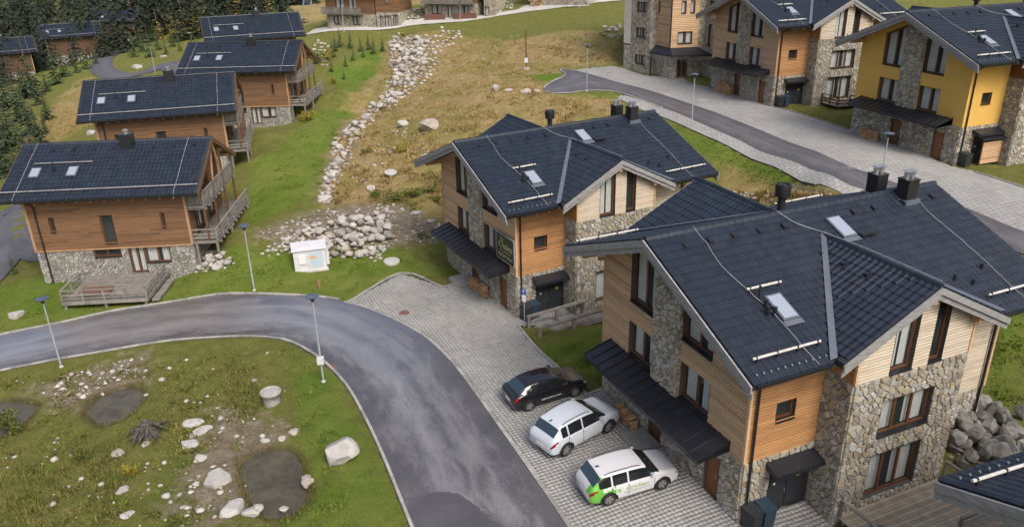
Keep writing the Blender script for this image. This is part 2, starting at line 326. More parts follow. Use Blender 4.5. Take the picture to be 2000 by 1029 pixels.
# ------------------------------------------------------------------ the ground: roads, paving, kerbs
def xy(P): return [(p[0], p[1]) for p in P]
RO = xy(G([(0,655),(120,631),(250,603),(400,580),(480,575),(560,577),(620,580),(680,590),(720,601),(770,622),(830,655),(870,690),(900,725),(930,765),(980,835),(1040,920),(1115,1029)]))
RI = xy(G([(0,722),(100,702),(200,685),(320,665),(420,657),(500,655),(560,662),(600,680),(640,708),(680,750),(710,800),(740,860),(770,930),(810,1029)]))
def extend(L, a, b):
    p0, p1, q0, q1 = np.array(L[0]), np.array(L[1]), np.array(L[-1]), np.array(L[-2])
    return [tuple(p0+(p0-p1)/np.linalg.norm(p0-p1)*a)]+L+[tuple(q0+(q0-q1)/np.linalg.norm(q0-q1)*b)]
RO = spline(extend(RO, 25, 18), .5); RI = spline(extend(RI, 25, 18), .5)
UO = spline(xy(G([(1062,172),(1078,160),(1100,150),(1103,143),(1090,137),(1115,137),(1200,159),(1289,183),(1406,223),(1523,270),(1641,317),(1723,347),(1805,376),(1889,407),(2000,452),(2150,505)])), .8)
UI = spline(xy(G([(1062,180),(1100,183),(1150,177),(1205,180),(1289,209),(1406,257),(1523,307),(1641,352),(1692,373),(1800,417),(1889,452),(2000,497),(2150,552)])), .8)
LOWER = [tuple(p) for p in RO]+[tuple(p) for p in RI[::-1]]
UPPER = [tuple(p) for p in UO]+[tuple(p) for p in UI[::-1]]
def lpt(h, x, y): c, s = math.cos(h[3]), math.sin(h[3]); return (h[0]+x*c+y*s, h[1]+x*s-y*c)
A, B = LODGE['A'], LODGE['B']
pave_in = xy(G([(680,590),(783,533),(855,557),(868,562),(907,547)]))
PAVE = pave_in+[lpt(B, 0, -1.5), lpt(B, 0, 5.5), lpt(B, 3.57, 5.5), lpt(B, 3.57, 6.96)]+xy(G([(1075,633),(1012,636),(1050,682),(1098,724),(1146,771),(1177,759)]))+[lpt(A, 0, -3.5), lpt(A, 0, 5.5), lpt(A, 3.57, 5.5), lpt(A, 3.57, 7.6), lpt(A, 0.5, 9.2), lpt(A, -6, 14)]
_e = [tuple(p) for p in RO]; _i0 = min(range(len(_e)), key=lambda i: (_e[i][0]-PAVE[0][0])**2+(_e[i][1]-PAVE[0][1])**2)
PAVE = PAVE+_e[_i0:][::-1]
UP_IN = xy(G([(1115,137),(1195,129),(1217,133),(1258,147),(1330,152),(1345,163),(1388,172),(1504,207),(1545,216),(1655,252),(1700,262),(1860,325),(1905,335),(2000,365),(2150,420)]))
def offset(L, d):
    t = np.gradient(L, axis=0); n = np.stack([-t[:, 1], t[:, 0]], 1); n /= np.linalg.norm(n, axis=1)[:, None]+1e-9; return L+n*d
UPAVE = UP_IN+[tuple(p) for p in offset(UO, -.5)[::-1] if p[0] > UP_IN[0][0]+2]
PATH_O = spline(xy(G([(1206,190),(1223,187),(1289,209.5),(1406,257.5),(1523,307.5),(1641,352.5),(1692,373.5),(1800,417.5)])), .8); PATH_I = spline(xy(G([(1206,192),(1289,226),(1348,251),(1430,288.6),(1523,328.4),(1594,359),(1648,380),(1760,428)])), .8)
PATH = [tuple(p) for p in PATH_O]+[tuple(p) for p in PATH_I[::-1]]
LEFT_C = spline(xy(G([(-150,650),(-60,560),(10,470),(34,405)]))+[lpt(CHALET['E'], -8.5, -3), lpt(CHALET['E'], -7, -9), lpt(CHALET['F'], -7.5, -6), lpt(CHALET['G'], -8.5, -2)]+xy(G([(335,128),(290,140),(240,150),(205,140),(198,125),(215,108),(243,96)])), 1.)
def offset(L, d):
    t = np.gradient(L, axis=0); n = np.stack([-t[:, 1], t[:, 0]], 1); n /= np.linalg.norm(n, axis=1)[:, None]+1e-9; return L+n*d
LEFT_A, LEFT_B = offset(LEFT_C, 2.2), offset(LEFT_C, -2.2)
LEFT = [tuple(p) for p in LEFT_A]+[tuple(p) for p in LEFT_B[::-1]]
LANE_O = spline(xy(G([(596,69),(700,60),(800,51),(900,43),(1000,28),(1100,14),(1225,1)])), 2.); LANE_I = offset(LANE_O, 3.0)
LANE = [tuple(p) for p in LANE_O]+[tuple(p) for p in LANE_I[::-1]]
COURTS = [xy(G([(606,66),(640,54),(690,52),(765,50),(780,55)])), xy(G([(793,50),(812,38),(945,32),(985,30),(905,43)])), xy(G([(995,28),(1028,11),(1145,11),(1150,12),(1100,15)]))]
PONDS = [xy(G([(472,905),(500,882),(530,872),(565,872),(588,890),(592,920),(602,950),(585,980),(545,1000),(510,998),(490,975),(478,940)])),
         xy(G([(165,805),(185,775),(230,757),(270,752),(280,765),(268,790),(235,815),(190,828)])), xy(G([(-30,790),(20,778),(65,785),(70,800),(40,830),(0,850),(-30,850)]))]
PONDS = [[tuple(p) for p in spline(p+[p[0]], .6)[:-1]] for p in PONDS]
SHEETS = [(LOWER, .1), (UPPER, .1), (PAVE, .16), (UPAVE, .1), (PATH, .1), (LEFT, .12), (LANE, .12)]+[(c, .12) for c in COURTS]
def edge_dist(X, Y, P):
    d = np.full(X.shape, 1e9); n = len(P)
    for i in range(n):
        (x1, y1), (x2, y2) = P[i], P[(i+1) % n]; dx, dy = x2-x1, y2-y1; t = np.clip(((X-x1)*dx+(Y-y1)*dy)/(dx*dx+dy*dy+1e-9), 0, 1)
        d = np.minimum(d, (X-x1-t*dx)**2+(Y-y1-t*dy)**2)
    return np.sqrt(d)
def axis(segs):
    o = []
    for a, b, s in segs: o += list(np.arange(a, b, s))
    return np.array(o+[segs[-1][1]])
xs = axis([(-700,-170,22),(-170,-70,3.5),(-70,-45,1.2),(-45,-26,.6),(-26,26,.38),(26,50,.7),(50,110,2.2),(110,700,22)])
ys = axis([(-40,14,4),(14,52,.38),(52,75,.55),(75,110,.9),(110,180,1.7),(180,320,5),(320,1100,26)])
XX, YY = np.meshgrid(xs, ys); ZZ = terr(XX, YY)
bumpf = sum(a*np.sin(XX*kx+YY*ky+p) for a, kx, ky, p in ((.035,1.9,.7,1.),(.03,-1.1,2.3,2.),(.025,3.1,-1.7,.5),(.02,2.2,3.9,4.),(.02,-4.3,1.3,3.)))
near_flat = np.zeros_like(ZZ); sink = np.zeros_like(ZZ)
for P, d in SHEETS:
    px = [p[0] for p in P]; py = [p[1] for p in P]
    bx = (XX > min(px)-2) & (XX < max(px)+2) & (YY > min(py)-2) & (YY < max(py)+2)
    ins = np.zeros_like(bx); ins[bx] = inpoly(XX[bx], YY[bx], P)
    ed = np.full(XX.shape, 9.); ed[bx] = edge_dist(XX[bx], YY[bx], P)
    near_flat = np.maximum(near_flat, np.where(ins, 1, np.clip(1-ed/1.5, 0, 1)))
    sink = np.maximum(sink, np.where(ins | (ed < .12), d, 0))
pondm = np.zeros_like(ZZ)
PONDZ = []
for P in PONDS:
    px = [p[0] for p in P]; py = [p[1] for p in P]; cz = float(np.min(terr(np.array(px), np.array(py)))); PONDZ.append(cz-.10)
    bx = (XX > min(px)-3) & (XX < max(px)+3) & (YY > min(py)-3) & (YY < max(py)+3)
    ins = inpoly(XX, YY, P); ed = np.full(XX.shape, 9.); ed[bx] = edge_dist(XX[bx], YY[bx], P)
    pondm = np.maximum(pondm, np.where(ins, 1, np.clip(1-ed/1.0, 0, 1)))
    tgt = np.where(ins, cz-.14-np.clip(ed, 0, 1)*.35, cz-.06+ed*.35)
    ZZ = np.where(ins | (ed < .9), np.minimum(ZZ, tgt), ZZ)
ZZ = ZZ+bumpf*(1-near_flat)*np.clip((170-YY)/60, 0, 1)-sink
# soil and grass zones: dry hillside, gravel, lush lawn
def zone(polys, soft):
    o = np.zeros_like(ZZ)
    for P in polys:
        P = xy(G(P)); px = [p[0] for p in P]; py = [p[1] for p in P]
        bx = (XX > min(px)-soft*2) & (XX < max(px)+soft*2) & (YY > min(py)-soft*2) & (YY < max(py)+soft*2)
        ins = inpoly(XX, YY, P); ed = np.full(XX.shape, 99.); ed[bx] = edge_dist(XX[bx], YY[bx], P)
        o = np.maximum(o, np.clip(np.where(ins, .5+ed/soft*.5, .5-ed/soft*.5), 0, 1))
    return o
dry = zone([[(755,80),(840,60),(1000,80),(1210,60),(1215,115),(1040,150),(1090,185),(1210,195),(1200,240),(880,330),(865,460),(760,400),(620,410),(640,300),(690,245),(735,195)],
            [(690,195),(740,120),(760,140),(730,200),(660,260)], [(1430,330),(1620,380),(1500,400),(1400,380)], [(60,260),(130,180),(170,150),(190,240),(60,300),(20,330)], [(560,0),(640,5),(625,50),(580,45)],[(800,0),(840,0),(830,12),(790,12)]], 2.2)
gravel = zone([[(768,72),(845,76),(838,110),(822,150),(800,175),(775,200),(748,212),(762,180),(772,140),(760,100)], [(745,195),(790,185),(735,222),(705,258),(660,345),(636,398),(622,392),(640,330),(660,270),(690,238)], [(620,410),(760,395),(865,440),(855,470),(740,480),(520,470),(500,455)], [(1560,360),(1640,385),(1600,400),(1500,385)], [(180,720),(280,690),(290,740),(200,790),(120,800),(60,760)], [(430,800),(560,830),(480,1000),(380,1029),(330,960)]], 2.2)
lush = zone([[(856,62),(838,128),(812,176),(800,186),(848,150),(872,95)], [(470,480),(600,500),(760,480),(900,540),(780,540),(680,590),(480,575),(200,610),(0,650),(0,560),(80,540)], [(540,300),(600,230),(680,200),(640,140),(740,90),(760,120),(690,200),(640,300),(620,380),(480,440),(490,320)], [(570,690),(640,720),(800,1029),(560,1029),(600,900)], [(1040,680),(1180,640),(1180,760)], [(1080,180),(1210,185),(1215,205),(1060,200)], [(1230,210),(1640,380),(1560,380),(1380,310)], [(1930,560),(2000,560),(2000,800),(1930,780)], [(1000,150),(1090,125),(1210,125),(1215,135),(1090,140),(1090,165),(1040,175)]], 1.5)
dark = pondm
_nf = (1-near_flat)*np.clip((165-YY)/60, 0, 1)*(1-np.clip(lush*1.5, 0, 1))
rough = sum(a*np.sin(XX*kx+YY*ky+p)*np.sin(XX*ky*.7-YY*kx*.8+p*2) for a, kx, ky, p in ((.13,.9,.5,1.),(.11,-.7,1.3,2.),(.09,1.9,-1.2,.5),(.06,2.6,2.9,4.)))
ZZ = ZZ+rough*np.clip(dry+gravel*.5, 0, 1)*_nf*(1-pondm)
def grid_mesh(name, XX, YY, ZZ, mat, attrs=None, mask=None):
    ny, nx = XX.shape; idx = np.arange(nx*ny).reshape(ny, nx)
    q = np.stack([idx[:-1, :-1], idx[:-1, 1:], idx[1:, 1:], idx[1:, :-1]], -1).reshape(-1, 4)
    if mask is not None: q = q[mask.reshape(-1)]
    V = np.stack([XX, YY, ZZ], -1).reshape(-1, 3); me = bpy.data.meshes.new(name)
    me.vertices.add(len(V)); me.vertices.foreach_set('co', V.ravel()); me.loops.add(len(q)*4); me.loops.foreach_set('vertex_index', q.ravel())
    me.polygons.add(len(q)); me.polygons.foreach_set('loop_start', np.arange(len(q))*4)
    me.polygons.foreach_set('use_smooth', np.ones(len(q), bool)); me.update(calc_edges=True); me.validate()
    if attrs is not None:
        at = me.color_attributes.new('zone', 'FLOAT_COLOR', 'POINT'); at.data.foreach_set('color', attrs.reshape(-1))
    me.materials.append(MATS[mat]); return me
# ground material
m, N, L, P = nmat('ground')
at = N.new('ShaderNodeAttribute'); at.attribute_name = 'zone'; sp = N.new('ShaderNodeSeparateColor'); L.new(at.outputs['Color'], sp.inputs[0])
v = objvec(N, L, world=True)
n1 = noise(N, L, v, .22, 6, .65); n2 = noise(N, L, v, 1.3, 6, .7); n3 = noise(N, L, v, 7., 5, .75); n4 = noise(N, L, v, 26., 3, .8)
nn = math_(N, L, 'ADD', math_(N, L, 'MULTIPLY', n2, .5), math_(N, L, 'MULTIPLY', n3, .5))
gr = ramp(N, L, nn, [(.06, .08, .018), (.125, .145, .033), (.175, .172, .05), (.25, .205, .10), (.33, .31, .27)], [.3, .44, .54, .64, .78])
lu = mixc(N, L, ramp(N, L, n1, [(0, 0, 0), (1, 1, 1)], [.42, .62]), ramp(N, L, nn, [(.062, .112, .014), (.118, .185, .026), (.16, .21, .037)], [.3, .5, .7]), ramp(N, L, nn, [(.108, .15, .027), (.175, .21, .044), (.23, .235, .066)], [.3, .5, .7]))
dr = mixc(N, L, ramp(N, L, noise(N, L, v, .16, 5, .6), [(0, 0, 0), (1, 1, 1)], [.44, .60]), ramp(N, L, nn, [(.13, .09, .042), (.265, .19, .088), (.36, .275, .14), (.48, .44, .37)], [.26, .42, .56, .70]), ramp(N, L, nn, [(.10, .095, .03), (.195, .18, .055), (.29, .235, .09), (.42, .37, .28)], [.26, .44, .58, .74]))
gv = ramp(N, L, nn, [(.10, .075, .05), (.19, .15, .11), (.29, .245, .195), (.45, .42, .38)], [.3, .45, .58, .70])
def soft(z, k):   # zone edge broken up by noise
    return ramp(N, L, math_(N, L, 'ADD', z, math_(N, L, 'MULTIPLY', math_(N, L, 'SUBTRACT', n1 if k else n2, .5), 1.3)), [(0, 0, 0), (1, 1, 1)], [.32, .68])
c = mixc(N, L, soft(at.outputs['Alpha'], 0), gr, lu); c = mixc(N, L, soft(sp.outputs[0], 1), c, dr); c = mixc(N, L, soft(sp.outputs[1], 0), c, gv)
c = mixc(N, L, ramp(N, L, math_(N, L, 'ADD', sp.outputs[2], math_(N, L, 'MULTIPLY', math_(N, L, 'SUBTRACT', n2, .5), .8)), [(0, 0, 0), (1, 1, 1)], [.62, 1.]), c, (.09, .078, .042))
fine = ramp(N, L, n4, [(.6, .6, .55), (1.4, 1.4, 1.3)], [.3, .7]); c = mixc(N, L, .8, c, fine, 'MULTIPLY')
L.new(c, P.inputs['Base Color']); P.inputs['Roughness'].default_value = .95; P.inputs['Specular IOR Level'].default_value = .15
b = N.new('ShaderNodeBump'); b.inputs['Strength'].default_value = .9; b.inputs['Distance'].default_value = .12; L.new(math_(N, L, 'ADD', n3, n4), b.inputs['Height']); L.new(b.outputs[0], P.inputs['Normal'])
tag(ob('ground', grid_mesh('ground', XX, YY, ZZ, 'ground', np.stack([dry, gravel, dark, lush], -1))), kind='structure')
# asphalt: violet grey with pale grit drifts along the lane; the wet one has sky glare painted at its left end
def asphalt(name, grit_glare, wet):
    m, N, L, P = nmat(name); uv = N.new('ShaderNodeUVMap'); uv.uv_map = 'lane'; v = objvec(N, L, world=True)
    mp = N.new('ShaderNodeMapping'); mp.inputs['Scale'].default_value = (3.2, .16, 1); L.new(uv.outputs[0], mp.inputs[0])
    su = N.new('ShaderNodeSeparateXYZ'); L.new(uv.outputs[0], su.inputs[0])
    s1 = noise(N, L, mp.outputs[0], 1.9, 7, .72, .4); s2 = noise(N, L, v, 9., 8, .9); s3 = noise(N, L, v, 45, 3, .8)
    band = ramp(N, L, su.outputs[0], [(0, 0, 0), (.75, .75, .75), (.45, .45, .45), (1, 1, 1), (.1, .1, .1)], [.06, .3, .48, .62, .96])
    f = math_(N, L, 'ADD', math_(N, L, 'MULTIPLY', s1, .55), math_(N, L, 'MULTIPLY', s2, .45))
    f = math_(N, L, 'ADD', f, math_(N, L, 'MULTIPLY', math_(N, L, 'SUBTRACT', band, .5), .2))
    if wet: f = math_(N, L, 'SUBTRACT', f, ramp(N, L, math_(N, L, 'MULTIPLY', su.outputs[1], .01), [(-.0, 0, 0), (.13, .13, .13)], [.72, .86])); f = math_(N, L, 'ADD', f, ramp(N, L, math_(N, L, 'MULTIPLY', su.outputs[1], .01), [(.055, .055, .055), (0, 0, 0)], [.35, .6]))  # last term pales the left stretch: sky glare painted into the colour
    f = math_(N, L, 'ADD', f, math_(N, L, 'MULTIPLY', math_(N, L, 'SUBTRACT', s3, .5), .4))
    f = ramp(N, L, f, [(0, 0, 0), (.4, .4, .4), (.9, .9, .9)], [.46, .53, .66])
    base = ramp(N, L, noise(N, L, v, .6, 5, .6), [(.064, .061, .070), (.092, .088, .097)], [.35, .65])
    base = mixc(N, L, 1., base, ramp(N, L, s3, [(.75, .75, .75), (1.3, 1.3, 1.3)], [.3, .7]), 'MULTIPLY')
    c = mixc(N, L, math_(N, L, 'MULTIPLY', f, grit_glare), base, (.30, .296, .315)); L.new(c, P.inputs['Base Color'])
    P.inputs['Roughness'].default_value = .6
    if wet:
        yv = math_(N, L, 'MULTIPLY', su.outputs[1], .012)
        wm = math_(N, L, 'MULTIPLY', ramp(N, L, su.outputs[0], [(1, 1, 1), (0, 0, 0)], [.66, .8]), ramp(N, L, math_(N, L, 'ADD', yv, math_(N, L, 'MULTIPLY', s1, .4)), [(1, 1, 1), (0, 0, 0)], [.72, 1.0])); L.new(wm, P.inputs['Coat Weight']); P.inputs['Coat Roughness'].default_value = .38; P.inputs['Coat IOR'].default_value = 2.2
        rr = ramp(N, L, math_(N, L, 'ADD', yv, math_(N, L, 'MULTIPLY', s1, .3)), [(.16, .16, .16), (.62, .62, .62)], [.8, 1.05]); L.new(rr, P.inputs['Roughness'])
    b = N.new('ShaderNodeBump'); b.inputs['Strength'].default_value = .3; b.inputs['Distance'].default_value = .02; L.new(s3, b.inputs['Height']); L.new(b.outputs[0], P.inputs['Normal'])
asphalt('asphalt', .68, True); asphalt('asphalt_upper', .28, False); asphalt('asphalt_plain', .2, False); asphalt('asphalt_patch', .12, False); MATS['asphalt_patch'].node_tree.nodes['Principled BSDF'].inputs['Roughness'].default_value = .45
def strip(name, La, Lb, mat, nx=10, dz=.0, step=.6):
    n = int(max(len(La), len(Lb))); T = np.linspace(0, 1, n)
    def rs(Lp):
        d = np.r_[0, np.cumsum(np.linalg.norm(np.diff(Lp, axis=0), axis=1))]; return np.stack([np.interp(T*d[-1], d, Lp[:, k]) for k in range(2)], 1), d[-1]
    a, la = rs(np.array(La)); b, lb = rs(np.array(Lb)); U = np.linspace(0, 1, nx)
    Q = a[:, None]*(1-U)[None, :, None]+b[:, None]*U[None, :, None]; Z = terr(Q[..., 0], Q[..., 1])+dz
    me = grid_mesh(name, Q[..., 0], Q[..., 1], Z, mat)
    if me.polygons[len(me.polygons)//2].normal.z < 0: me.flip_normals()
    uvl = me.uv_layers.new(name='lane'); vi = np.empty(len(me.loops), int); me.loops.foreach_get('vertex_index', vi)
    uv = np.stack([np.tile(U, n), np.repeat(T*(la+lb)/2, nx)], 1)[vi]; uvl.data.foreach_set('uv', uv.ravel().astype(np.float32))
    return tag(ob(name, me), kind='structure')
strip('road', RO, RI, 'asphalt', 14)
strip('upper_road', UO, UI, 'asphalt_upper', 10, .005)
strip('side_road', LEFT_A, LEFT_B, 'asphalt_plain', 6, .02)
strip('lane', LANE_O, LANE_I, 'concrete', 5, .05)

def sheet(name, P, mat, dz, res):
    px = [p[0] for p in P]; py = [p[1] for p in P]; gx = np.arange(min(px)-res, max(px)+res*2, res); gy = np.arange(min(py)-res, max(py)+res*2, res)
    X, Y = np.meshgrid(gx, gy); mk = inpoly((X[:-1, :-1]+X[1:, 1:])/2, (Y[:-1, :-1]+Y[1:, 1:])/2, P)
    return tag(ob(name, grid_mesh(name, X, Y, terr(X, Y)+dz, mat, None, mk)), kind='structure')
def paver_texture():
    m, N, L, P = nmat('paving_far'); mp = N.new('ShaderNodeMapping'); mp.inputs['Rotation'].default_value = (0, 0, -LODGE['C'][3]); g = N.new('ShaderNodeNewGeometry'); L.new(g.outputs['Position'], mp.inputs[0])
    bt = N.new('ShaderNodeTexBrick'); bt.inputs['Scale'].default_value = 1; bt.inputs['Brick Width'].default_value = .42; bt.inputs['Row Height'].default_value = .42; bt.inputs['Mortar Size'].default_value = .022
    bt.inputs['Color1'].default_value = (.28, .276, .266, 1); bt.inputs['Color2'].default_value = (.335, .33, .32, 1); bt.inputs['Mortar'].default_value = (.14, .14, .135, 1); bt.inputs['Mortar Smooth'].default_value = .3; L.new(mp.outputs[0], bt.inputs['Vector'])
    c = mixc(N, L, .6, bt.outputs[0], ramp(N, L, noise(N, L, objvec(N, L, world=True), .3, 6, .7), [(.75, .75, .75), (1.15, 1.15, 1.15)], [.3, .7]), 'MULTIPLY'); L.new(c, P.inputs['Base Color']); P.inputs['Roughness'].default_value = .85
_rp = xy(G([(793,972),(830,966),(866,959),(900,966),(928,985),(955,1010),(985,1029),(1010,1060),(960,1075),(820,1060)]))
sheet('road_patch', [tuple(p) for p in spline(_rp+[_rp[0]], .4)[:-1]], 'asphalt_patch', .004, .12)
paver_texture()
strip('path', PATH_O, PATH_I, 'paving_far', 5, .012)
sheet('upper_paving', UPAVE, 'paving_far', -.01, .3)
for i, c in enumerate(COURTS): sheet('forecourt', c, 'concrete', .055, .6)
pave = sheet('paving', PAVE, 'paver_bed', -.03, .3)
def pavers():
    s = .21; h = A; c, sn = math.cos(h[3]), math.sin(h[3]); u, v = np.array((c, sn)), np.array((sn, -c)); o = np.array(h[:2])
    loc = (np.array(PAVE)-o)@np.stack([u, v], 1); a0, b0 = np.floor(loc.min(0)/s); a1, b1 = np.ceil(loc.max(0)/s)
    ia, ib = np.meshgrid(np.arange(a0, a1+1), np.arange(b0, b1+1)); ia = ia.ravel(); ib = ib.ravel()
    off = (ib % 2)*.0+.5
    la, lb = (ia+off)*s, (ib+.5)*s; C = o+la[:, None]*u+lb[:, None]*v; k = inpoly(C[:, 0], C[:, 1], PAVE)
    C = C[k]; n = len(C); e1, e2 = s/2-.009, s/2-.014; z = terr(C[:, 0], C[:, 1])
    jit = RNG.normal(0, .002, n); tilt = RNG.normal(0, .0025, (n, 2)); V = np.zeros((n, 8, 3))
    for q, (sx, sy) in enumerate(((-1, -1), (1, -1), (1, 1), (-1, 1))):
        for lv, (e, dz) in enumerate(((e1, -.05), (e2, .0))):
            p = C+sx*e*u*(1)+sy*e*v; V[:, lv*4+q, :2] = p; V[:, lv*4+q, 2] = z+dz+jit+(sx*tilt[:, 0]+sy*tilt[:, 1] if lv else 0)
    F = np.array([(7, 6, 5, 4), (0, 4, 5, 1), (1, 5, 6, 2), (2, 6, 7, 3), (3, 7, 4, 0)]); q = (F[None]+np.arange(n)[:, None, None]*8).reshape(-1, 4)
    return raw_mesh('pavers', V.reshape(-1, 3), q, 'paver')
def raw_mesh(name, V, q, mat, smooth=False):
    me = bpy.data.meshes.new(name); k = q.shape[1]; me.vertices.add(len(V)); me.vertices.foreach_set('co', np.asarray(V, np.float32).ravel()); me.loops.add(q.size); me.loops.foreach_set('vertex_index', q.ravel().astype(np.int32))
    me.polygons.add(len(q)); me.polygons.foreach_set('loop_start', np.arange(len(q))*k)
    if smooth: me.polygons.foreach_set('use_smooth', np.ones(len(q), bool))
    me.update(calc_edges=True); me.materials.append(MATS[mat]); return me
tag(ob('paving_stones', pavers(), pave), kind='stuff')
def kerb(name, line, wd=.12, top=.07, ln=1., closed=False):
    Lp = spline(line, ln/4) if len(line) < 40 else np.array(line)
    d = np.r_[0, np.cumsum(np.linalg.norm(np.diff(Lp, axis=0), axis=1))]; n = max(1, int(d[-1]/ln)); s = np.linspace(0, d[-1], n+1); Q = np.stack([np.interp(s, d, Lp[:, k]) for k in range(2)], 1)
    z = terr(Q[:, 0], Q[:, 1]); bed = MB(); me = None; st = []
    for i in range(n):
        a, b = np.r_[Q[i], z[i]], np.r_[Q[i+1], z[i+1]]; bed.beam(a-(0, 0, .1), b-(0, 0, .1), wd*1.5, .2)
        ml = MB(); g = .015; dd = (b-a); lnn = np.linalg.norm(dd); dd /= lnn
        ml.beam(a+dd*g+(0, 0, top/2-.06+random.uniform(-.006, .006)), b-dd*g+(0, 0, top/2-.06+random.uniform(-.006, .006)), wd, top+.12); st.append(ml)
    o = tag(bed.build(name, 'mortar'), kind='structure')
    for ml in st: ml.build('kerb_stone', 'kerb', o)
    return o
cut = [i for i in range(len(RO)) if (RO[i][0]-PAVE[0][0])**2+(RO[i][1]-PAVE[0][1])**2 < .5]; ci = cut[0] if cut else len(RO)//2
vis = lambda Lp: Lp[(Lp[:, 0] > -40) & (Lp[:, 1] > 20)]
kerb('kerb', vis(offset(RO[:ci], .12)), .16, .08); kerb('kerb', vis(offset(RI, -.1)), .14, .07); kerb('kerb', vis(RO[ci:]), .2, .015)
kerb('kerb', pave_in, .14, .09); kerb('kerb', xy(G([(1012,636),(1050,682),(1098,724),(1146,771)])), .14, .07); kerb('kerb', xy(G([(1146,771),(1177,759)])), .14, .07)
kerb('kerb', UO[UO[:, 0] < 12.5] if (UO[:, 0] < 12.5).any() else UO[:10], .15, .1, 1.5); kerb('kerb', UI[UI[:, 0] < 16], .15, .06, 1.5)
for K in ([(1332,153),(1347,163),(1388,172)], [(1512,210),(1545,217),(1655,252)], [(1905,336),(2000,366),(2060,388)], [(1289,226.5),(1348,251.5),(1430,289),(1523,329),(1594,360)]): kerb('kerb', xy(G(K)), .14, .05, 1.5)
# ponds
m, N, L, P = nmat('pond_water'); L.new(ramp(N, L, noise(N, L, objvec(N, L, world=True), 1.2, 5, .65), [(.058, .05, .034), (.10, .088, .06)], [.35, .65]), P.inputs['Base Color']); P.inputs['Roughness'].default_value = .08; P.inputs['Specular IOR Level'].default_value = .35
b = N.new('ShaderNodeBump'); b.inputs['Strength'].default_value = .05; L.new(noise(N, L, objvec(N, L, world=True), 5), b.inputs['Height']); L.new(b.outputs[0], P.inputs['Normal'])
for P_, z in zip(PONDS, PONDZ):
    c = np.mean(P_, 0); mb = MB(); mb.poly([tuple(c+(np.array(p)-c)*1.12)+(z,) for p in P_]); o = mb.build('pond', 'pond_water'); tag(o, kind='structure')
    if o.data.polygons[0].normal.z < 0: o.data.flip_normals()
# ------------------------------------------------------------------ building kit
def voronoi(u0, u1, z0, z1, sp, keep, openings=(), seed=1):
    """irregular wall stones in a rectangle; keep: list of half planes (a,b,c); openings: rects (u0,u1,z0,z1) cut away"""
    rg = np.random.default_rng(seed); nu, nz = max(1, int(round((u1-u0)/sp))), max(1, int(round((z1-z0)/(sp*.85))))
    S = [(u0+(i+.5+.5*(j % 2)*.6-.15+rg.uniform(-.42, .42))*(u1-u0)/nu, z0+(j+.5+rg.uniform(-.42, .42))*(z1-z0)/nz) for i in range(nu) for j in range(nz)]
    S = [s for s in S if rg.random() > .26]; S = np.array(S); out = []
    if len(S) == 0: return out
    for i, s in enumerate(S):
        d = ((S-s)**2).sum(1); o = np.argsort(d)[1:18]; P = [(u0, z0), (u1, z0), (u1, z1), (u0, z1)]
        for j in o:
            q = S[j]; a, b = q-s; c = (q@q-s@s)/2; P = clip(P, a, b, c)
            if len(P) < 3: break
        for a, b, c in keep:
            if len(P) > 2: P = clip(P, a, b, c)
        for (a0, a1, b0, b1) in openings:
            if len(P) < 3: break
            xs_, ys_ = [p[0] for p in P], [p[1] for p in P]
            if max(xs_) <= a0 or min(xs_) >= a1 or max(ys_) <= b0 or min(ys_) >= b1: continue
            P = max((clip(P, 1, 0, a0), clip(P, -1, 0, -a1), clip(P, 0, 1, b0), clip(P, 0, -1, -b1)), key=area)
        if len(P) > 2 and area(P) > .012: out.append(P)
    return out
def stone_solid(P, rg, gap=.018, h=.05):
    c = np.mean(P, 0); P = np.array(P); d = np.linalg.norm(P-c, axis=1).mean()+1e-6
    # drop tiny edges
    Q = [P[i] for i in range(len(P)) if np.linalg.norm(P[i]-P[i-1]) > .03]
    if len(Q) < 3: return None
    Q = np.array(Q); k1 = max(.3, 1-gap/d); k2 = max(.25, 1-(gap+.022)/d); hh = h*rg.uniform(.6, 1.3); tx, ty = rg.normal(0, .05, 2)
    V = [(p[0], p[1], 0.) for p in c+(Q-c)*k1]+[(p[0], p[1], max(.015, hh+(p[0]-c[0])*tx+(p[1]-c[1])*ty)) for p in c+(Q-c)*k2]
    n = len(Q); F = [tuple(range(n, 2*n))]+[(i, (i+1) % n, n+(i+1) % n, n+i) for i in range(n)]
    return V, F
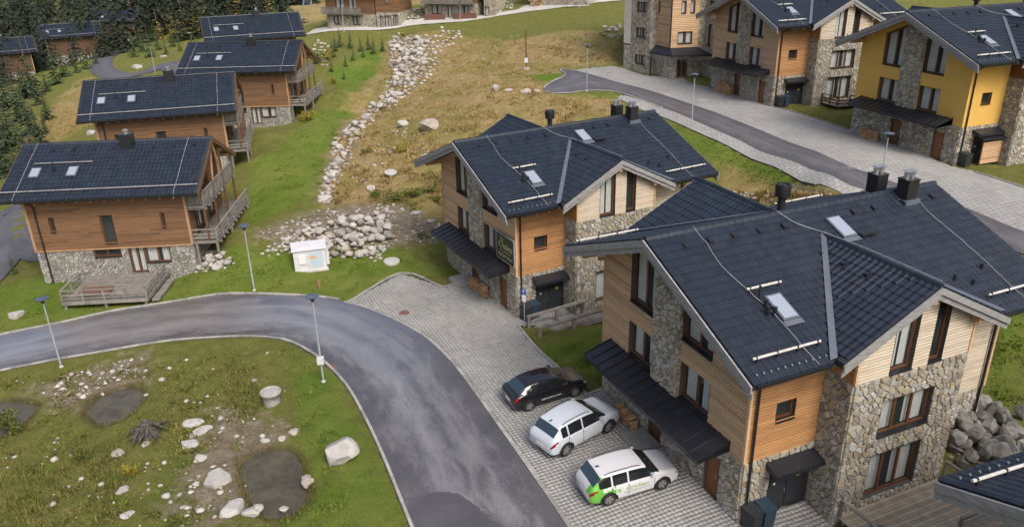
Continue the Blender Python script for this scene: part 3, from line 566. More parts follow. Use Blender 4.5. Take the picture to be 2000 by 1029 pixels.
class Wall:
    """a wall plane of a building: u along, z up, d outward. zones clad in stone, boards or plaster; openings are real holes with reveals"""
    def __init__(s, O, U, N, u0, u1, z0, z1, top=None):
        s.O, s.U, s.N = map(lambda q: np.array(q, float), (O, U, N)); s.u0, s.u1, s.z0, s.z1 = u0, u1, z0, z1; s.top = top or []   # top: half planes a*u+b*z<=c
        s.op = []; s.zones = []
    def P(s, u, z, d=0.): return tuple(s.O+s.U*u+s.N*d+np.array((0, 0, z)))
    def emit(s, mb, V, F, mi=0):
        Q = [s.P(*v) for v in V]
        if np.dot(np.cross(s.U, (0, 0, 1)), s.N) < 0: F = [f[::-1] for f in F]
        mb.add(Q, F, mi)
    def back(s, mb, mi=0, depth=.28):
        us = sorted({s.u0, s.u1, *[o[0] for o in s.op], *[o[1] for o in s.op]}); zs = sorted({s.z0, s.z1, *[o[2] for o in s.op], *[o[3] for o in s.op]})
        for a, b in zip(us, us[1:]):
            for c, d in zip(zs, zs[1:]):
                uc, zc = (a+b)/2, (c+d)/2; hole = None
                for o in s.op:
                    if o[0] < uc < o[1] and o[2] < zc < o[3]: hole = o
                R_ = [(a, c), (b, c), (b, d), (a, d)]
                if hole and len(hole) > 4:
                    A_, B_, C_ = hole[4]; R_ = clip(R_, -A_, -B_, -C_)
                elif hole: continue
                for h in s.top:
                    if len(R_) > 2: R_ = clip(R_, *h)
                if len(R_) > 2: s.emit(mb, [(*p, 0.) for p in R_], [tuple(range(len(R_)))], mi)
        for o in s.op:
            P = s.opoly(o); n = len(P)
            for i in range(n): s.emit(mb, [(*P[i], .03), (*P[i], -depth), (*P[(i+1) % n], -depth), (*P[(i+1) % n], .03)], [(0, 1, 2, 3)], mi)
    def opoly(s, o, e=0.):
        P = [(o[0]+e, o[2]+e), (o[1]-e, o[2]+e), (o[1]-e, o[3]-e), (o[0]+e, o[3]-e)]
        if len(o) > 4: A_, B_, C_ = o[4]; P = clip(P, A_, B_, C_-e*1.1)
        return P
    def stones(s, u0, u1, z0, z1, sp, seed, d=.0, h=.05):
        rg = np.random.default_rng(seed); res = []
        for P in voronoi(u0, u1, z0, z1, sp, s.top, [(o[0]-.02, o[1]+.02, o[2]-.02, o[3]+.02) for o in s.op], seed):
            q = stone_solid(P, rg, .018, h)
            if q: res.append(([s.P(a, b, c+d) for a, b, c in q[0]], q[1] if np.dot(np.cross(s.U, (0, 0, 1)), s.N) > 0 else [f[::-1] for f in q[1]]))
        return res
    def boards(s, mb, u0, u1, z0, z1, pitch, seed, mi=0, d=.0, th=.024):
        rg = random.Random(seed); n = max(1, int(round((z1-z0)/pitch))); pt = (z1-z0)/n
        for k in range(n):
            a, b = z0+k*pt, z0+(k+1)*pt-.034; zm = (a+b)/2; lo, hi = u0, u1
            for A_, B_, C_ in s.top:
                if abs(A_) > 1e-6:
                    lim = (C_-B_*b)/A_
                    if A_ > 0: hi = min(hi, lim)
                    else: lo = max(lo, lim)
                elif B_*zm > C_: hi = lo
            iv = [(lo, hi)]
            for o in s.op:
                if o[2] <= zm <= o[3]:
                    p, q = o[0]-.02, o[1]+.02
                    if len(o) > 4:
                        A_, B_, C_ = o[4]; lim = (C_-B_*zm)/A_
                        if A_ > 0: q = min(q, lim)
                        else: p = max(p, lim)
                    if q <= p: continue
                    iv = [t for i0, i1 in iv for t in ((i0, min(i1, p)), (max(i0, q), i1)) if t[1]-t[0] > .03]
            for i0, i1 in iv:
                x = i0
                while x < i1-.02:
                    y = min(i1, x+rg.uniform(2.2, 4.2))
                    if i1-y < .6: y = i1
                    dd = d+th+rg.uniform(-.004, .004)
                    s.emit(mb, [(x, a, d), (y-.004, a, d), (y-.004, b, d), (x, b, d), (x, a+.004, dd), (y-.004, a+.004, dd), (y-.004, b-.004, dd-.003), (x, b-.004, dd-.003)], [(4, 5, 6, 7), (0, 1, 5, 4), (1, 2, 6, 5), (2, 3, 7, 6), (3, 0, 4, 7)], mi); x = y
    def window(s, parent, o, flip, posts=1, frame='frame_brown', depth=.2, sill='metal_black', curtain=True, glass='glass', name='window', fw=.085):
        """frame with posts, panes, curtain, sill"""
        fr = MB(); P = s.opoly(o); n = len(P); Q = s.opoly(o, fw)
        if len(Q) != n: Q = [tuple(np.mean(P, 0)+(np.array(p)-np.mean(P, 0))*.85) for p in P]
        for i in range(n):
            j = (i+1) % n
            s.emit(fr, [(*P[i], -depth+.05), (*P[j], -depth+.05), (*Q[j], -depth+.05), (*Q[i], -depth+.05), (*Q[i], -depth-.03), (*Q[j], -depth-.03)], [(0, 1, 2, 3), (3, 2, 5, 4)])
        for k in range(posts):
            u = o[0]+(o[1]-o[0])*(k+1)/(posts+1); zt = o[3]-.03
            if len(o) > 4: zt = min(zt, (o[4][2]-o[4][0]*u)/o[4][1]-.05)
            w_ = .06; V = [(u-w_, o[2]+.03, -depth-.03), (u+w_, o[2]+.03, -depth-.03), (u+w_, zt, -depth-.03), (u-w_, zt, -depth-.03), (u-w_, o[2]+.03, -depth+.055), (u+w_, o[2]+.03, -depth+.055), (u+w_, zt, -depth+.055), (u-w_, zt, -depth+.055)]
            s.emit(fr, V, [(4, 5, 6, 7), (0, 1, 5, 4), (1, 2, 6, 5), (2, 3, 7, 6), (3, 0, 4, 7)])
        f = fr.build(name, frame, parent, flip)
        pn = MB(); s.emit(pn, [(*p, -depth-.005) for p in Q], [tuple(range(n))]); pn.build('pane', glass, f, flip)
        if curtain:
            cu = MB(); ua, ub = min(p[0] for p in Q), max(p[0] for p in Q); k = max(4, int((ub-ua)/.09)); V = []; zb = o[2]+.06
            for i in range(k+1):
                u = ua+(ub-ua)*i/k; zt = o[3]-.06
                if len(o) > 4: zt = min(zt, (o[4][2]-o[4][0]*u)/o[4][1]-.08)
                V += [(u, zb, -depth-.12-.03*(i % 2)), (u, max(zt, zb+.02), -depth-.12-.03*(i % 2))]
            # gap in the middle of the curtain shows the dark room
            F = [(2*i, 2*i+2, 2*i+3, 2*i+1) for i in range(k) if not (k > 8 and abs(i-k*.5) < k*.09)]
            s.emit(cu, V, F); cu.build('curtain', 'curtain', f, flip)
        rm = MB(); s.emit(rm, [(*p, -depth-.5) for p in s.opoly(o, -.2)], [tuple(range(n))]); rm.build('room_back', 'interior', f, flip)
        if sill:
            sm = MB(); s.emit(sm, [(o[0], o[2]-.02, -depth+.04), (o[1], o[2]-.02, -depth+.04), (o[1], o[2]-.04, .1), (o[0], o[2]-.04, .1), (o[0], o[2]+.015, -depth+.04), (o[1], o[2]+.015, -depth+.04), (o[1], o[2]-.005, .1), (o[0], o[2]-.005, .1)],
                              [(4, 7, 6, 5), (3, 2, 6, 7), (0, 1, 2, 3), (1, 5, 6, 2), (0, 3, 7, 4)]); sm.build('sill', sill, f, flip)
        return f
# roof tiles
TW, TC = .30, .42
def tile_unit():
    prof = [(-.15, .012), (-.095, .0), (-.045, .012), (.0, .034), (.05, .036), (.10, .026), (.148, .012)]; n = len(prof)
    V = [(u, -.03, h+.026) for u, h in prof]+[(u, TC-.01, h+.0) for u, h in prof]+[(u, -.03, h*.2-.0) for u, h in prof]
    F = [(i, i+1, n+i+1, n+i) for i in range(n-1)]+[(2*n+i, 2*n+i+1, i+1, i) for i in range(n-1)]
    return np.array(V), F
TV, TF = tile_unit()
class Slope:
    """roof plane given by eave corner O, unit U along the eave, unit V up the slope, polygon in (u,v)"""
    def __init__(s, O, U, V, poly):
        s.O, s.U, s.V = (np.array(q, float) for q in (O, U, V)); s.U /= np.linalg.norm(s.U); s.V /= np.linalg.norm(s.V); s.N = np.cross(s.U, s.V)
        if s.N[2] < 0: s.N = -s.N
        s.poly = [(np.dot(np.array(p)-s.O, s.U), np.dot(np.array(p)-s.O, s.V)) for p in poly]
    def spots(s):
        us = [p[0] for p in s.poly]; vs_ = [p[1] for p in s.poly]; o = []
        nv = int(math.ceil((max(vs_)-min(vs_))/TC)); nu = int(math.ceil((max(us)-min(us))/TW))
        U_, V_ = np.meshgrid(min(us)+(np.arange(nu)+.5)*TW, min(vs_)+np.arange(nv)*TC); U_, V_ = U_.ravel(), V_.ravel()
        k = inpoly(U_, V_+TC*.5, s.poly) & inpoly(U_-.1, V_+TC*.3, s.poly) & inpoly(U_+.1, V_+TC*.3, s.poly)
        return [s.O+s.U*a+s.V*b for a, b in zip(U_[k], V_[k])]
    def tile(s, p):
        return [tuple(p+s.U*a+s.V*b+s.N*c) for a, b, c in TV]
    def faces(s): return TF if np.dot(np.cross(s.U, s.V), s.N) > 0 else [f[::-1] for f in TF]
def tiles_joined(mb, slopes, skip=None):
    for i, s in enumerate(slopes):
        F = s.faces()
        for j, p in enumerate(s.spots()):
            if skip and (i, j) in skip: continue
            mb.add(s.tile(p), F)
def world_of(h, p): c, s = math.cos(h[3]), math.sin(h[3]); return np.array((h[0]+p[0]*c+p[1]*s, h[1]+p[0]*s-p[1]*c, h[2]+p[2]))
TILE_MESH = None
def tile_object(parent, s, p):
    global TILE_MESH
    if TILE_MESH is None: mb = MB(); mb.add(TV, TF); TILE_MESH = mb.mesh('roof_tile', 'roof_tile')
    fl = lambda q: Vector((q[0], -q[1], q[2])); U, V, N_ = fl(s.U), fl(s.V), fl(s.N)
    if U.cross(V).dot(N_) < 0: U = -U
    o = ob('roof_tile', TILE_MESH, parent); q = fl(p)
    o.matrix_local = Matrix(((U.x, V.x, N_.x, q.x), (U.y, V.y, N_.y, q.y), (U.z, V.z, N_.z, q.z), (0, 0, 0, 1))); return o
def ridge_caps(parent, a, b, flip, individual=True, pitch=.36, r=.13):
    a, b = np.array(a), np.array(b); n = max(1, int(np.linalg.norm(b-a)/pitch)); d = (b-a)/n; allm = MB()
    for i in range(n):
        mb = MB() if individual else allm; p = a+d*i; q = a+d*(i+1.08); sd = np.cross(d, (0, 0, 1)); sd /= np.linalg.norm(sd); V = []
        for pt, k in ((p, 1.0), (q, .88)):
            for t in (-1, -.6, 0, .6, 1): V.append(pt+sd*t*r*1.25*k+np.array((0, 0, .03+(1-t*t)*r*.75*k-(.07 if abs(t) == 1 else 0))))
        F = [(j, j+1, 6+j, 5+j) for j in range(4)]+[(4, 3, 2, 1, 0), (5, 6, 7, 8, 9)]; mb.add(V, F)
        if individual: mb.build('ridge_tile', 'roof_tile', parent, flip)
    if not individual: tag(allm.build('ridge_tiles', 'roof_tile', parent, flip), kind='stuff')
# ------------------------------------------------------------------ the lodges (gabled houses with two cross gables)
W2, OF, YE, ZE, ZR, LR = 5.5, 1.43, 7.11, 7.74, 10.62, 14.73
CX1, CX2, CXM, CY, CPZ = 3.57, 9.53, 6.5, 7.43, 9.99
SM = (ZR-ZE)/YE; SCG = .514
LW = LR-OF
CZE = ZR-SM*YE      # eave height
CF = (CPZ-7.82)/SCG
TH = .24
def lodge_slopes():
    S = []; n = lambda y: y
    ys_ = (ZR-CPZ)/SM                    # where the cross ridge meets the main roof
    xv = lambda side: CXM+side*(CPZ-ZE)/SCG
    for sg in (1, -1):
        e = sg*YE
        poly = [(-OF, 0, ZR), (LR, 0, ZR), (LR, e, ZE), (xv(1), e, ZE), (CXM, sg*ys_, CPZ), (xv(-1), e, ZE), (-OF, e, ZE)]
        S.append(Slope((-OF, e, ZE), (1, 0, 0), (0, -sg*YE, ZR-ZE), poly))
        for k in (1, -1):
            zf = CPZ-SCG*CF
            poly = [(CXM, sg*ys_, CPZ), (CXM, sg*CY, CPZ), (CXM+k*CF, sg*CY, zf), (CXM+k*CF, e*.97, zf), (xv(k), e, ZE)]
            S.append(Slope((CXM+k*CF, sg*CY, zf), (0, -sg, 0), (-k*CF, 0, SCG*CF), poly))
    return S
LS = lodge_slopes()
def lodge_walls():
    gz = ZR-TH-.04; g = [(SM, 1, gz), (-SM, 1, gz)]                # front gable top
    cg = [(SCG, 1, CPZ-TH+SCG*CXM), (-SCG, 1, CPZ-TH-SCG*CXM)]
    f = Wall((0, 0, 0), (0, 1, 0), (-1, 0, 0), -W2, W2, -1.2, gz, g)
    so = .42
    f.op = [(-3.1, -1.02, 6.25, gz, (-SM, 1, gz-so)), (1.02, 3.12, 6.25, gz, (SM, 1, gz-so)), (-3.1, -1.02, 3.42, 5.22), (1.1, 3.12, 3.42, 5.22), (3.2, 4.15, .02, 2.1), (-1.1, -.1, .02, 2.15)]
    zt = ZR-TH-SM*W2
    r = Wall((0, W2, 0), (1, 0, 0), (0, 1, 0), 0, CX1, -1.2, zt); r.op = [(1.32, 2.25, 4.42, 5.28), (1.4, 3.5, -.35, 2.0)]
    p = Wall((0, 6.96, 0), (1, 0, 0), (0, 1, 0), CX1, CX2, -1.2, CPZ-TH, cg)
    co = .3
    p.op = [(5.25, 6.4, 6.35, 9.6, (-SCG, 1, CPZ-TH-SCG*CXM-co)), (7.28, 8.0, 6.35, 9.6, (SCG, 1, CPZ-TH+SCG*CXM-co)), (5.2, 7.95, 3.46, 5.12), (5.1, 7.85, .45, 2.58)]
    s = Wall((CX1, 0, 0), (0, 1, 0), (-1, 0, 0), W2, 6.96, -1.2, 7.9)
    s2 = Wall((CX2, 0, 0), (0, 1, 0), (1, 0, 0), W2, 6.96, -1.2, 7.9)
    b = Wall((0, W2, 0), (1, 0, 0), (0, 1, 0), CX2, LW, -1.2, zt); b.op = [(10.6, 11.6, 3.6, 5.2)]
    # the sides turned away from the road
    k = Wall((LW, 0, 0), (0, 1, 0), (1, 0, 0), -W2, W2, -1.2, gz, g); k.op = [(-3.1, -1.0, 3.42, 5.22), (1.1, 3.1, 3.42, 5.22)]
    l1 = Wall((0, -W2, 0), (1, 0, 0), (0, -1, 0), 0, CX1, -1.2, zt); l2 = Wall((0, -W2, 0), (1, 0, 0), (0, -1, 0), CX2, LW, -1.2, zt)
    lp = Wall((0, -6.96, 0), (1, 0, 0), (0, -1, 0), CX1, CX2, -1.2, CPZ-TH, cg); lp.op = [(5.2, 7.95, 3.46, 5.12)]
    ls = Wall((CX1, 0, 0), (0, 1, 0), (-1, 0, 0), -6.96, -W2, -1.2, 7.9); ls2 = Wall((CX2, 0, 0), (0, 1, 0), (1, 0, 0), -6.96, -W2, -1.2, 7.9)
    return dict(f=f, r=r, p=p, s=s, s2=s2, b=b, k=k, l1=l1, l2=l2, lp=lp, ls=ls, ls2=ls2)
LWALL = lodge_walls()
def lodge_stones(sp):
    q = LWALL; o = []; ZS = 2.86
    o += q['f'].stones(-W2, W2, -.4, ZS, sp, 11); o += q['r'].stones(0, CX1, -.6, ZS, sp, 12)
    o += q['p'].stones(CX1, CX2, -.6, 6.28, sp, 13); o += q['s'].stones(W2, 6.96, -.6, 6.28, sp, 14); o += q['b'].stones(CX2, LW, -.3, ZS, sp, 15)
    pil = Wall((-.13, 0, 0), (0, 1, 0), (-1, 0, 0), -1.0, 1.0, ZS, ZR, [(SM, 1, ZR-TH-.05), (-SM, 1, ZR-TH-.05)]); o += pil.stones(-1.0, 1.0, ZS, ZR, sp, 16)
    for sg in (-1, 1):
        ps = Wall((0, sg*1.0, 0), (1, 0, 0), (0, sg, 0), -.13, 0.0, ZS, ZR-.8); o += ps.stones(-.13, 0., ZS, ZR-.75, .3, 17+sg, h=.03)
    n_front = len(o)
    for kk, (a, b) in dict(k=(-W2, W2), l1=(0, CX1), l2=(CX2, LW)).items(): o += q[kk].stones(a, b, -.3, ZS, sp*1.4, 20)
    o += q['lp'].stones(CX1, CX2, -.3, 6.28, sp*1.4, 21)+q['ls'].stones(-6.96, -W2, -.3, 6.28, sp*1.3, 22)
    return o, n_front
def lodge(name, key, label, style='wood', detail=2, h=None):
    """detail 2: near house with its tiles and stones as pieces; 1: joined cladding; 0: bare back of a house mostly out of view"""
    h = h or LODGE[key]; F = True; root = thing(name, label, 'house', h[:3], h[3], 'gabled lodges')
    q = LWALL; ZS = 2.86
    # wall core
    def core():
        mb = MB()
        for w_ in q.values(): w_.back(mb)
        mb.obox((-.13, -1., ZS), (.13, 0, 0), (0, 2., 0), (0, 0, ZR-TH-.5-ZS)); return mb.mesh('wall', 'mortar', F)
    wall = ob('wall', cached('lcore', core), root)
    # stones
    sp = .24
    st, nf = cached(('stones', sp), lambda: lodge_stones(sp))
    if detail == 2:
        cw = np.array((0, 0, CZ)); dist = [np.linalg.norm(world_of(h, np.mean(v, 0))-cw) if i < nf else 1e9 for i, (v, f_) in enumerate(st)]
        szs = [-(np.ptp(np.array(v), axis=0).max())/d for (v, f_), d in zip(st, dist)]
        idx = set(np.argsort(szs)[:300]); rest = MB()
        for i, (v, f_) in enumerate(st):
            if i in idx: mb = MB(); mb.add(v, f_); mb.build('stone', 'stone', wall, F)
            else: rest.add(v, f_)
        tag(rest.build('stone_cladding', 'stone', wall, F), kind='stuff')
    else:
        def js():
            mb = MB()
            for v, f_ in st: mb.add(v, f_)
            return mb.mesh('stone_cladding', 'stone', F)
        tag(ob('stone_cladding', cached(('jst', sp), js), wall), kind='stuff')
    # boards
    def clad():
        mb = MB(); pt = .135; gz = ZR
        q['f'].boards(mb, -W2, -1.0, ZS, gz, pt, 1, 0); q['f'].boards(mb, 1.0, W2, ZS, gz, pt, 2, 0)
        q['r'].boards(mb, 0, CX1, ZS, q['r'].z1, pt, 3, 1); q['s'].boards(mb, W2, 6.96, 6.3, 7.9, pt, 4, 1)
        q['p'].boards(mb, CX1, CX2, 6.3, CPZ, pt, 5, 2); q['b'].boards(mb, CX2, LW, ZS, q['b'].z1, pt, 6, 2)
        for kk, (a, b) in dict(k=(-W2, W2), l1=(0, CX1), l2=(CX2, LW)).items(): q[kk].boards(mb, a, b, ZS, gz if kk == 'k' else q[kk].z1, .18, 7, 0)
        q['lp'].boards(mb, CX1, CX2, 6.3, CPZ, .18, 8, 2); q['ls'].boards(mb, -6.96, -W2, 6.3, 7.9, .18, 9, 1)
        return mb
    if style == 'wood':
        o = ob('wood_cladding', cached('lclad', lambda: clad().mesh('wood_cladding', ['wood_front', 'wood_gold', 'wood_bleached'], F)), wall); tag(o, kind='stuff')
    else:
        for kk, (a, b) in dict(f=(-W2, W2), r=(0, CX1), k=(-W2, W2), l1=(0, CX1), l2=(CX2, LW), b=(CX2, LW)).items():
            ww = q[kk]; w2 = Wall(ww.O+ww.N*.03, ww.U, ww.N, a, b, ZS, ww.z1, ww.top); w2.op = [o_ for o_ in ww.op if o_[3] > ZS+.1]; mb = MB(); w2.back(mb, 0, .25); mb.build('plaster', 'plaster_yellow', wall, F)
        mb = MB(); q['p'].boards(mb, CX1, CX2, 6.3, CPZ, .135, 5, 0); q['s'].boards(mb, W2, 6.96, 6.3, 7.9, .135, 4, 0); tag(mb.build('wood_cladding', 'door_brown', wall, F), kind='stuff')
    # corner boards
    def corners():
        out = []
        for y in (-W2, W2): mb = MB(); out.append(mb); mb.box((-.06, y-.07, ZS), (.06, y+.07, ZR-TH-SM*W2-.02))
        mb = MB(); out.append(mb); mb.box((CX1-.06, 6.9, 6.3), (CX1+.06, 7.02, 7.85)); mb = MB(); out.append(mb); mb.box((CX2-.06, 6.9, 6.3), (CX2+.06, 7.02, 7.85)); mb = MB(); out.append(mb); mb.box((LW-.06, W2-.07, ZS), (LW+.06, W2+.07, 8.0)); return out
    pieces('corner_board', 'lcorn'+style, corners, 'wood_front' if style == 'wood' else 'plaster_yellow', root, F)
    # windows and doors
    for kk, ops in (('f', (0, 1, 2, 3)), ('r', (0,)), ('p', (0, 1, 2, 3)), ('b', (0,)), ('k', (0, 1)), ('lp', (0,))):
        for i in ops:
            o_ = q[kk].op[i]; wd = o_[1]-o_[0]
            q[kk].window(root, o_, F, posts=2 if wd > 2.4 else 1 if wd > 1.3 else 0, sill='metal_black' if o_[2] > .6 else None, curtain=wd > 1)
    def door(o_, ww, mat, name, leaves):
        mb = MB(); n = leaves; wd = (o_[1]-o_[0])/n
        for i in range(n):
            a, b = o_[0]+wd*i+.02, o_[0]+wd*(i+1)-.02; V = [(a, o_[2], -.16), (b, o_[2], -.16), (b, o_[3]-.03, -.16), (a, o_[3]-.03, -.16), (a, o_[2], -.1), (b, o_[2], -.1), (b, o_[3]-.03, -.1), (a, o_[3]-.03, -.1)]
            ww.emit(mb, V, [(4, 5, 6, 7), (0, 1, 5, 4), (1, 2, 6, 5), (2, 3, 7, 6), (3, 0, 4, 7)])
        d = mb.build(name, mat, root, F); hm = MB(); u = o_[0]+wd*(1 if n > 1 else .85)-.1
        ww.emit(hm, [(u, o_[2]+.95, -.09), (u+.03, o_[2]+.95, -.09), (u+.03, o_[2]+1.2, -.09), (u, o_[2]+1.2, -.09), (u, o_[2]+.95, -.05), (u+.03, o_[2]+.95, -.05), (u+.03, o_[2]+1.2, -.05), (u, o_[2]+1.2, -.05)], [(4, 5, 6, 7), (0, 1, 5, 4), (1, 2, 6, 5), (2, 3, 7, 6), (3, 0, 4, 7)]); hm.build('handle', 'steel', d, F)
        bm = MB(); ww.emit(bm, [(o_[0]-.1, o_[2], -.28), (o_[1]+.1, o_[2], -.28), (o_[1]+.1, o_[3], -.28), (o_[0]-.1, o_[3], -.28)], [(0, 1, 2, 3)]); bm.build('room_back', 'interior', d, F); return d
    door(q['f'].op[4], q['f'], 'door_brown', 'door', 1); door(q['f'].op[5], q['f'], 'frame_brown', 'door', 1); dd = door(q['r'].op[1], q['r'], 'plastic_dark', 'entrance_door', 2)
    sm = MB(); q['r'].emit(sm, [(2.95, 1.25, -.09), (3.15, 1.25, -.09), (3.15, 1.42, -.09), (2.95, 1.42, -.09)], [(0, 1, 2, 3)]); sm.build('notice', 'sticker_yellow', dd, F)
    sm = MB(); q['r'].emit(sm, [(1.75, 1.15, -.09), (1.86, 1.15, -.09), (1.86, 1.27, -.09), (1.75, 1.27, -.09)], [(0, 1, 2, 3)]); sm.build('notice', 'white_paint', dd, F)
    # canopies
    def canopy():
        mb = MB(); y0, y1 = -4.72, 4.66; a, b = (0, 3.36), (-1.55, 2.9)
        mb.prism([(a[0], y0, a[1]), (b[0], y0, b[1]), (b[0], y1, b[1]), (a[0], y1, a[1])], (0, 0, -.08)); mb.box((-1.58, y0-.02, 2.74), (-1.52, y1+.02, 2.93))
        for y in (y0, y1): mb.poly([(0, y, 3.36), (b[0], y, b[1]), (b[0], y, 2.76), (0, y, 2.9)]); mb.poly([(0, y, 2.9), (b[0], y, 2.76), (b[0], y, b[1]), (0, y, 3.36)])
        mb.poly([(0, y0, 2.9), (0, y1, 2.9), (b[0], y1, 2.76), (b[0], y0, 2.76)])
        n = 15
        for i in range(n+1):
            y = y0+(y1-y0)*i/n; mb.obox((0, y-.02, 3.36), (b[0], 0, b[1]-a[1]), (0, .04, 0), (0, 0, .06))
        return mb.mesh('canopy', 'canopy_metal', F)
    ob('canopy', cached('lcan', canopy), root)
    def can2():
        mb = MB(); mb.prism([(1.1, W2, 2.62), (3.57, W2, 2.62), (3.57, W2+.75, 2.38), (1.1, W2+.75, 2.38)], (0, 0, -.2)); return mb.mesh('door_canopy', 'canopy_metal', F)
    ob('door_canopy', cached('lcan2', can2), root)
    # roof
    def deck():
        mb = MB()
        for s in LS:
            P3 = [s.O+s.U*a+s.V*b for a, b in s.poly]; mb.prism(P3, (0, 0, -TH), 0, 0, 1)
        return mb.mesh('roof', ['roof_deck', 'wood_soffit'], F)
    roof = ob('roof', cached('lroof', deck), root)
    if detail == 2:
        allp = [(i, j, p) for i, s in enumerate(LS) for j, p in enumerate(s.spots())]; cw = np.array((0, 0, CZ))
        vis_ = [(np.linalg.norm(world_of(h, p)-cw), i, j, p) for i, j, p in allp if i in (0, 2)]; vis_.sort(key=lambda t: t[0]); near = vis_[:300]; skip = {(i, j) for d, i, j, p in near}
        for d, i, j, p in near: tile_object(roof, LS[i], p)
        mb = MB(); tiles_joined(mb, LS, skip); tag(mb.build('tiling', 'roof_tile', roof, F), kind='stuff')
    else:
        def jt(): mb = MB(); tiles_joined(mb, LS); return mb.mesh('tiling', 'roof_tile', F)
        tag(ob('tiling', cached('ltiles', jt), roof), kind='stuff')
    ys_ = (ZR-CPZ)/SM; ind = detail == 2
    ridge_caps(roof, (-OF, 0, ZR), (LR, 0, ZR), F, ind); ridge_caps(roof, (CXM, ys_*.9, CPZ), (CXM, CY, CPZ), F, ind); ridge_caps(roof, (CXM, -ys_*.9, CPZ), (CXM, -CY, CPZ), F, False)
    def trim():
        out = []
        # barge boards in two layers, front, back and on both cross gables
        for x, sg in ((-OF, -1), (LR, 1)):
            for y in (-1, 1):
                for (dz, hh, th, off) in ((-.19, .30, .07, .05), (-.46, .28, .06, -.02)):
                    a, b = np.array((x+sg*off, 0, ZR+dz)), np.array((x+sg*off, y*(YE+.02), ZE+dz)); mb = MB(); out.append(mb); mb.obox(a+(0, 0, -hh/2), b-a, (sg*th, 0, 0), (0, 0, hh))
        for y in (CY, -CY):
            sg = 1 if y > 0 else -1
            for k in (-1, 1):
                for (dz, hh, th, off) in ((-.17, .27, .07, .05), (-.42, .26, .06, -.02)):
                    a, b = np.array((CXM, y+sg*off, CPZ+dz)), np.array((CXM+k*(CF+.05), y+sg*off, CPZ-SCG*(CF+.05)+dz)); mb = MB(); out.append(mb); mb.obox(a+(0, 0, -hh/2), b-a, (0, sg*th, 0), (0, 0, hh))
        return out
    pieces('barge_board', 'ltrim', trim, 'wood_fascia', roof, F)
    def purl():
        out = []
        for y, z in ((0, ZR-.66), (-W2, ZR-SM*W2-.5), (W2, ZR-SM*W2-.5)): mb = MB(); out.append(mb); mb.box((-OF+.15, y-.13, z-.2), (0, y+.13, z+.14))
        for x, z in ((CXM, CPZ-.6), (CX1+.25, CPZ-SCG*(CXM-CX1-.25)-.5), (CX2-.25, CPZ-SCG*(CX2-.25-CXM)-.5)): mb = MB(); out.append(mb); mb.box((x-.12, 6.96, z-.2), (x+.12, CY-.05, z+.12))
        x = .6
        while x < LW:
            if x < 2.2 or x > 10.8: mb = MB(); out.append(mb); mb.obox((x, W2, ZR-SM*W2-TH-.16), (.1, 0, 0), (0, YE-W2-.1, -SM*(YE-W2-.1)), (0, 0, .15))
            x += .9
        return out
    pieces('rafter_end', 'lpurl', purl, 'wood_soffit', roof, F)
    def gutter():
        out = []; xv = (CPZ-ZE)/SCG
        for sg in (1, -1):
            for a, b in ((-OF+.1, CXM-xv-.05), (CXM+xv+.05, LR-.1)): mb = MB(); out.append(mb); mb.beam((a, sg*(YE+.07), ZE-.05), (b, sg*(YE+.07), ZE-.05), .13, .1)
        dp = [MB(), MB()]; dp[0].tube([(.55, YE+.05, ZE-.1), (.5, W2+.5, ZE-.45), (.28, W2+.12, ZE-.75), (.28, W2+.12, .0)], .055, 8); dp[1].tube([(LW-.3, YE+.05, ZE-.1), (LW-.3, W2+.12, ZE-.75), (LW-.3, W2+.12, 0)], .055, 8)
        return out+dp
    pieces('gutter', 'lgut', gutter, 'metal_black', roof, F)
    def flash():
        out = []; xv = (CPZ-ZE)/SCG
        for sg in (1, -1):
            for k in (1, -1):
                a, b = np.array((CXM, sg*ys_, CPZ+.11)), np.array((CXM+k*xv, sg*YE, ZE+.11)); mb = MB(); out.append(mb); mb.add([a-(k*.14, 0, -.02), a+(k*.14, 0, -.04), b+(k*.17, 0, 0.02), b-(k*.17, 0, -.06)], [(0, 1, 2, 3)])
        return out
    pieces('valley_flashing', 'lflash', flash, 'flashing', roof, F)
    # things on the roof plane (right slope): point on slope
    mr = lambda x, y, d=0: (x, y, ZR-SM*abs(y)+.07+d)
    def guard(a, b, y):
        mb = MB(); mb.tube([mr(a, y, .12), mr(b, y, .12)], .052, 8); n = max(2, int((b-a)/.9)+1)
        for i in range(n): x = a+.15+(b-a-.3)*i/(n-1); mb.box((x-.02, y-.05, mr(x, y)[2]-.03), (x+.02, y+.06, mr(x, y)[2]+.2), 1)
        return mb.mesh('snow_guard', ['tube_white', 'metal_black'], F)
    for a, b, y in ((-.9, 2.15, 6.35), (10.9, 14.2, 6.35), (.95, 2.6, 3.55)): ob('snow_guard', cached(('lg', a, y), lambda: guard(a, b, y)), roof)
    for a, b, y in ((-1.2, 2.3, -6.35), (10.9, 14.2, -6.35)): ob('snow_guard', cached(('lg', a, y), lambda: guard(a, b, y)), roof)
    def hooks():
        out = []
        for k in range(11): mb = MB(); x, y = -1.1+k*.31, 6.85; p = mr(x, y); mb.box((p[0]-.015, p[1]-.03, p[2]-.02), (p[0]+.015, p[1]+.03, p[2]+.04)); out.append(mb)
        for k in range(10): mb = MB(); x, y = -1.0+k*.36, -6.85; p = mr(x, y); mb.box((p[0]-.015, p[1]-.03, p[2]-.02), (p[0]+.015, p[1]+.03, p[2]+.04)); out.append(mb)
        return out
    pieces('snow_hook', 'lhook', hooks, 'galv', roof, F)
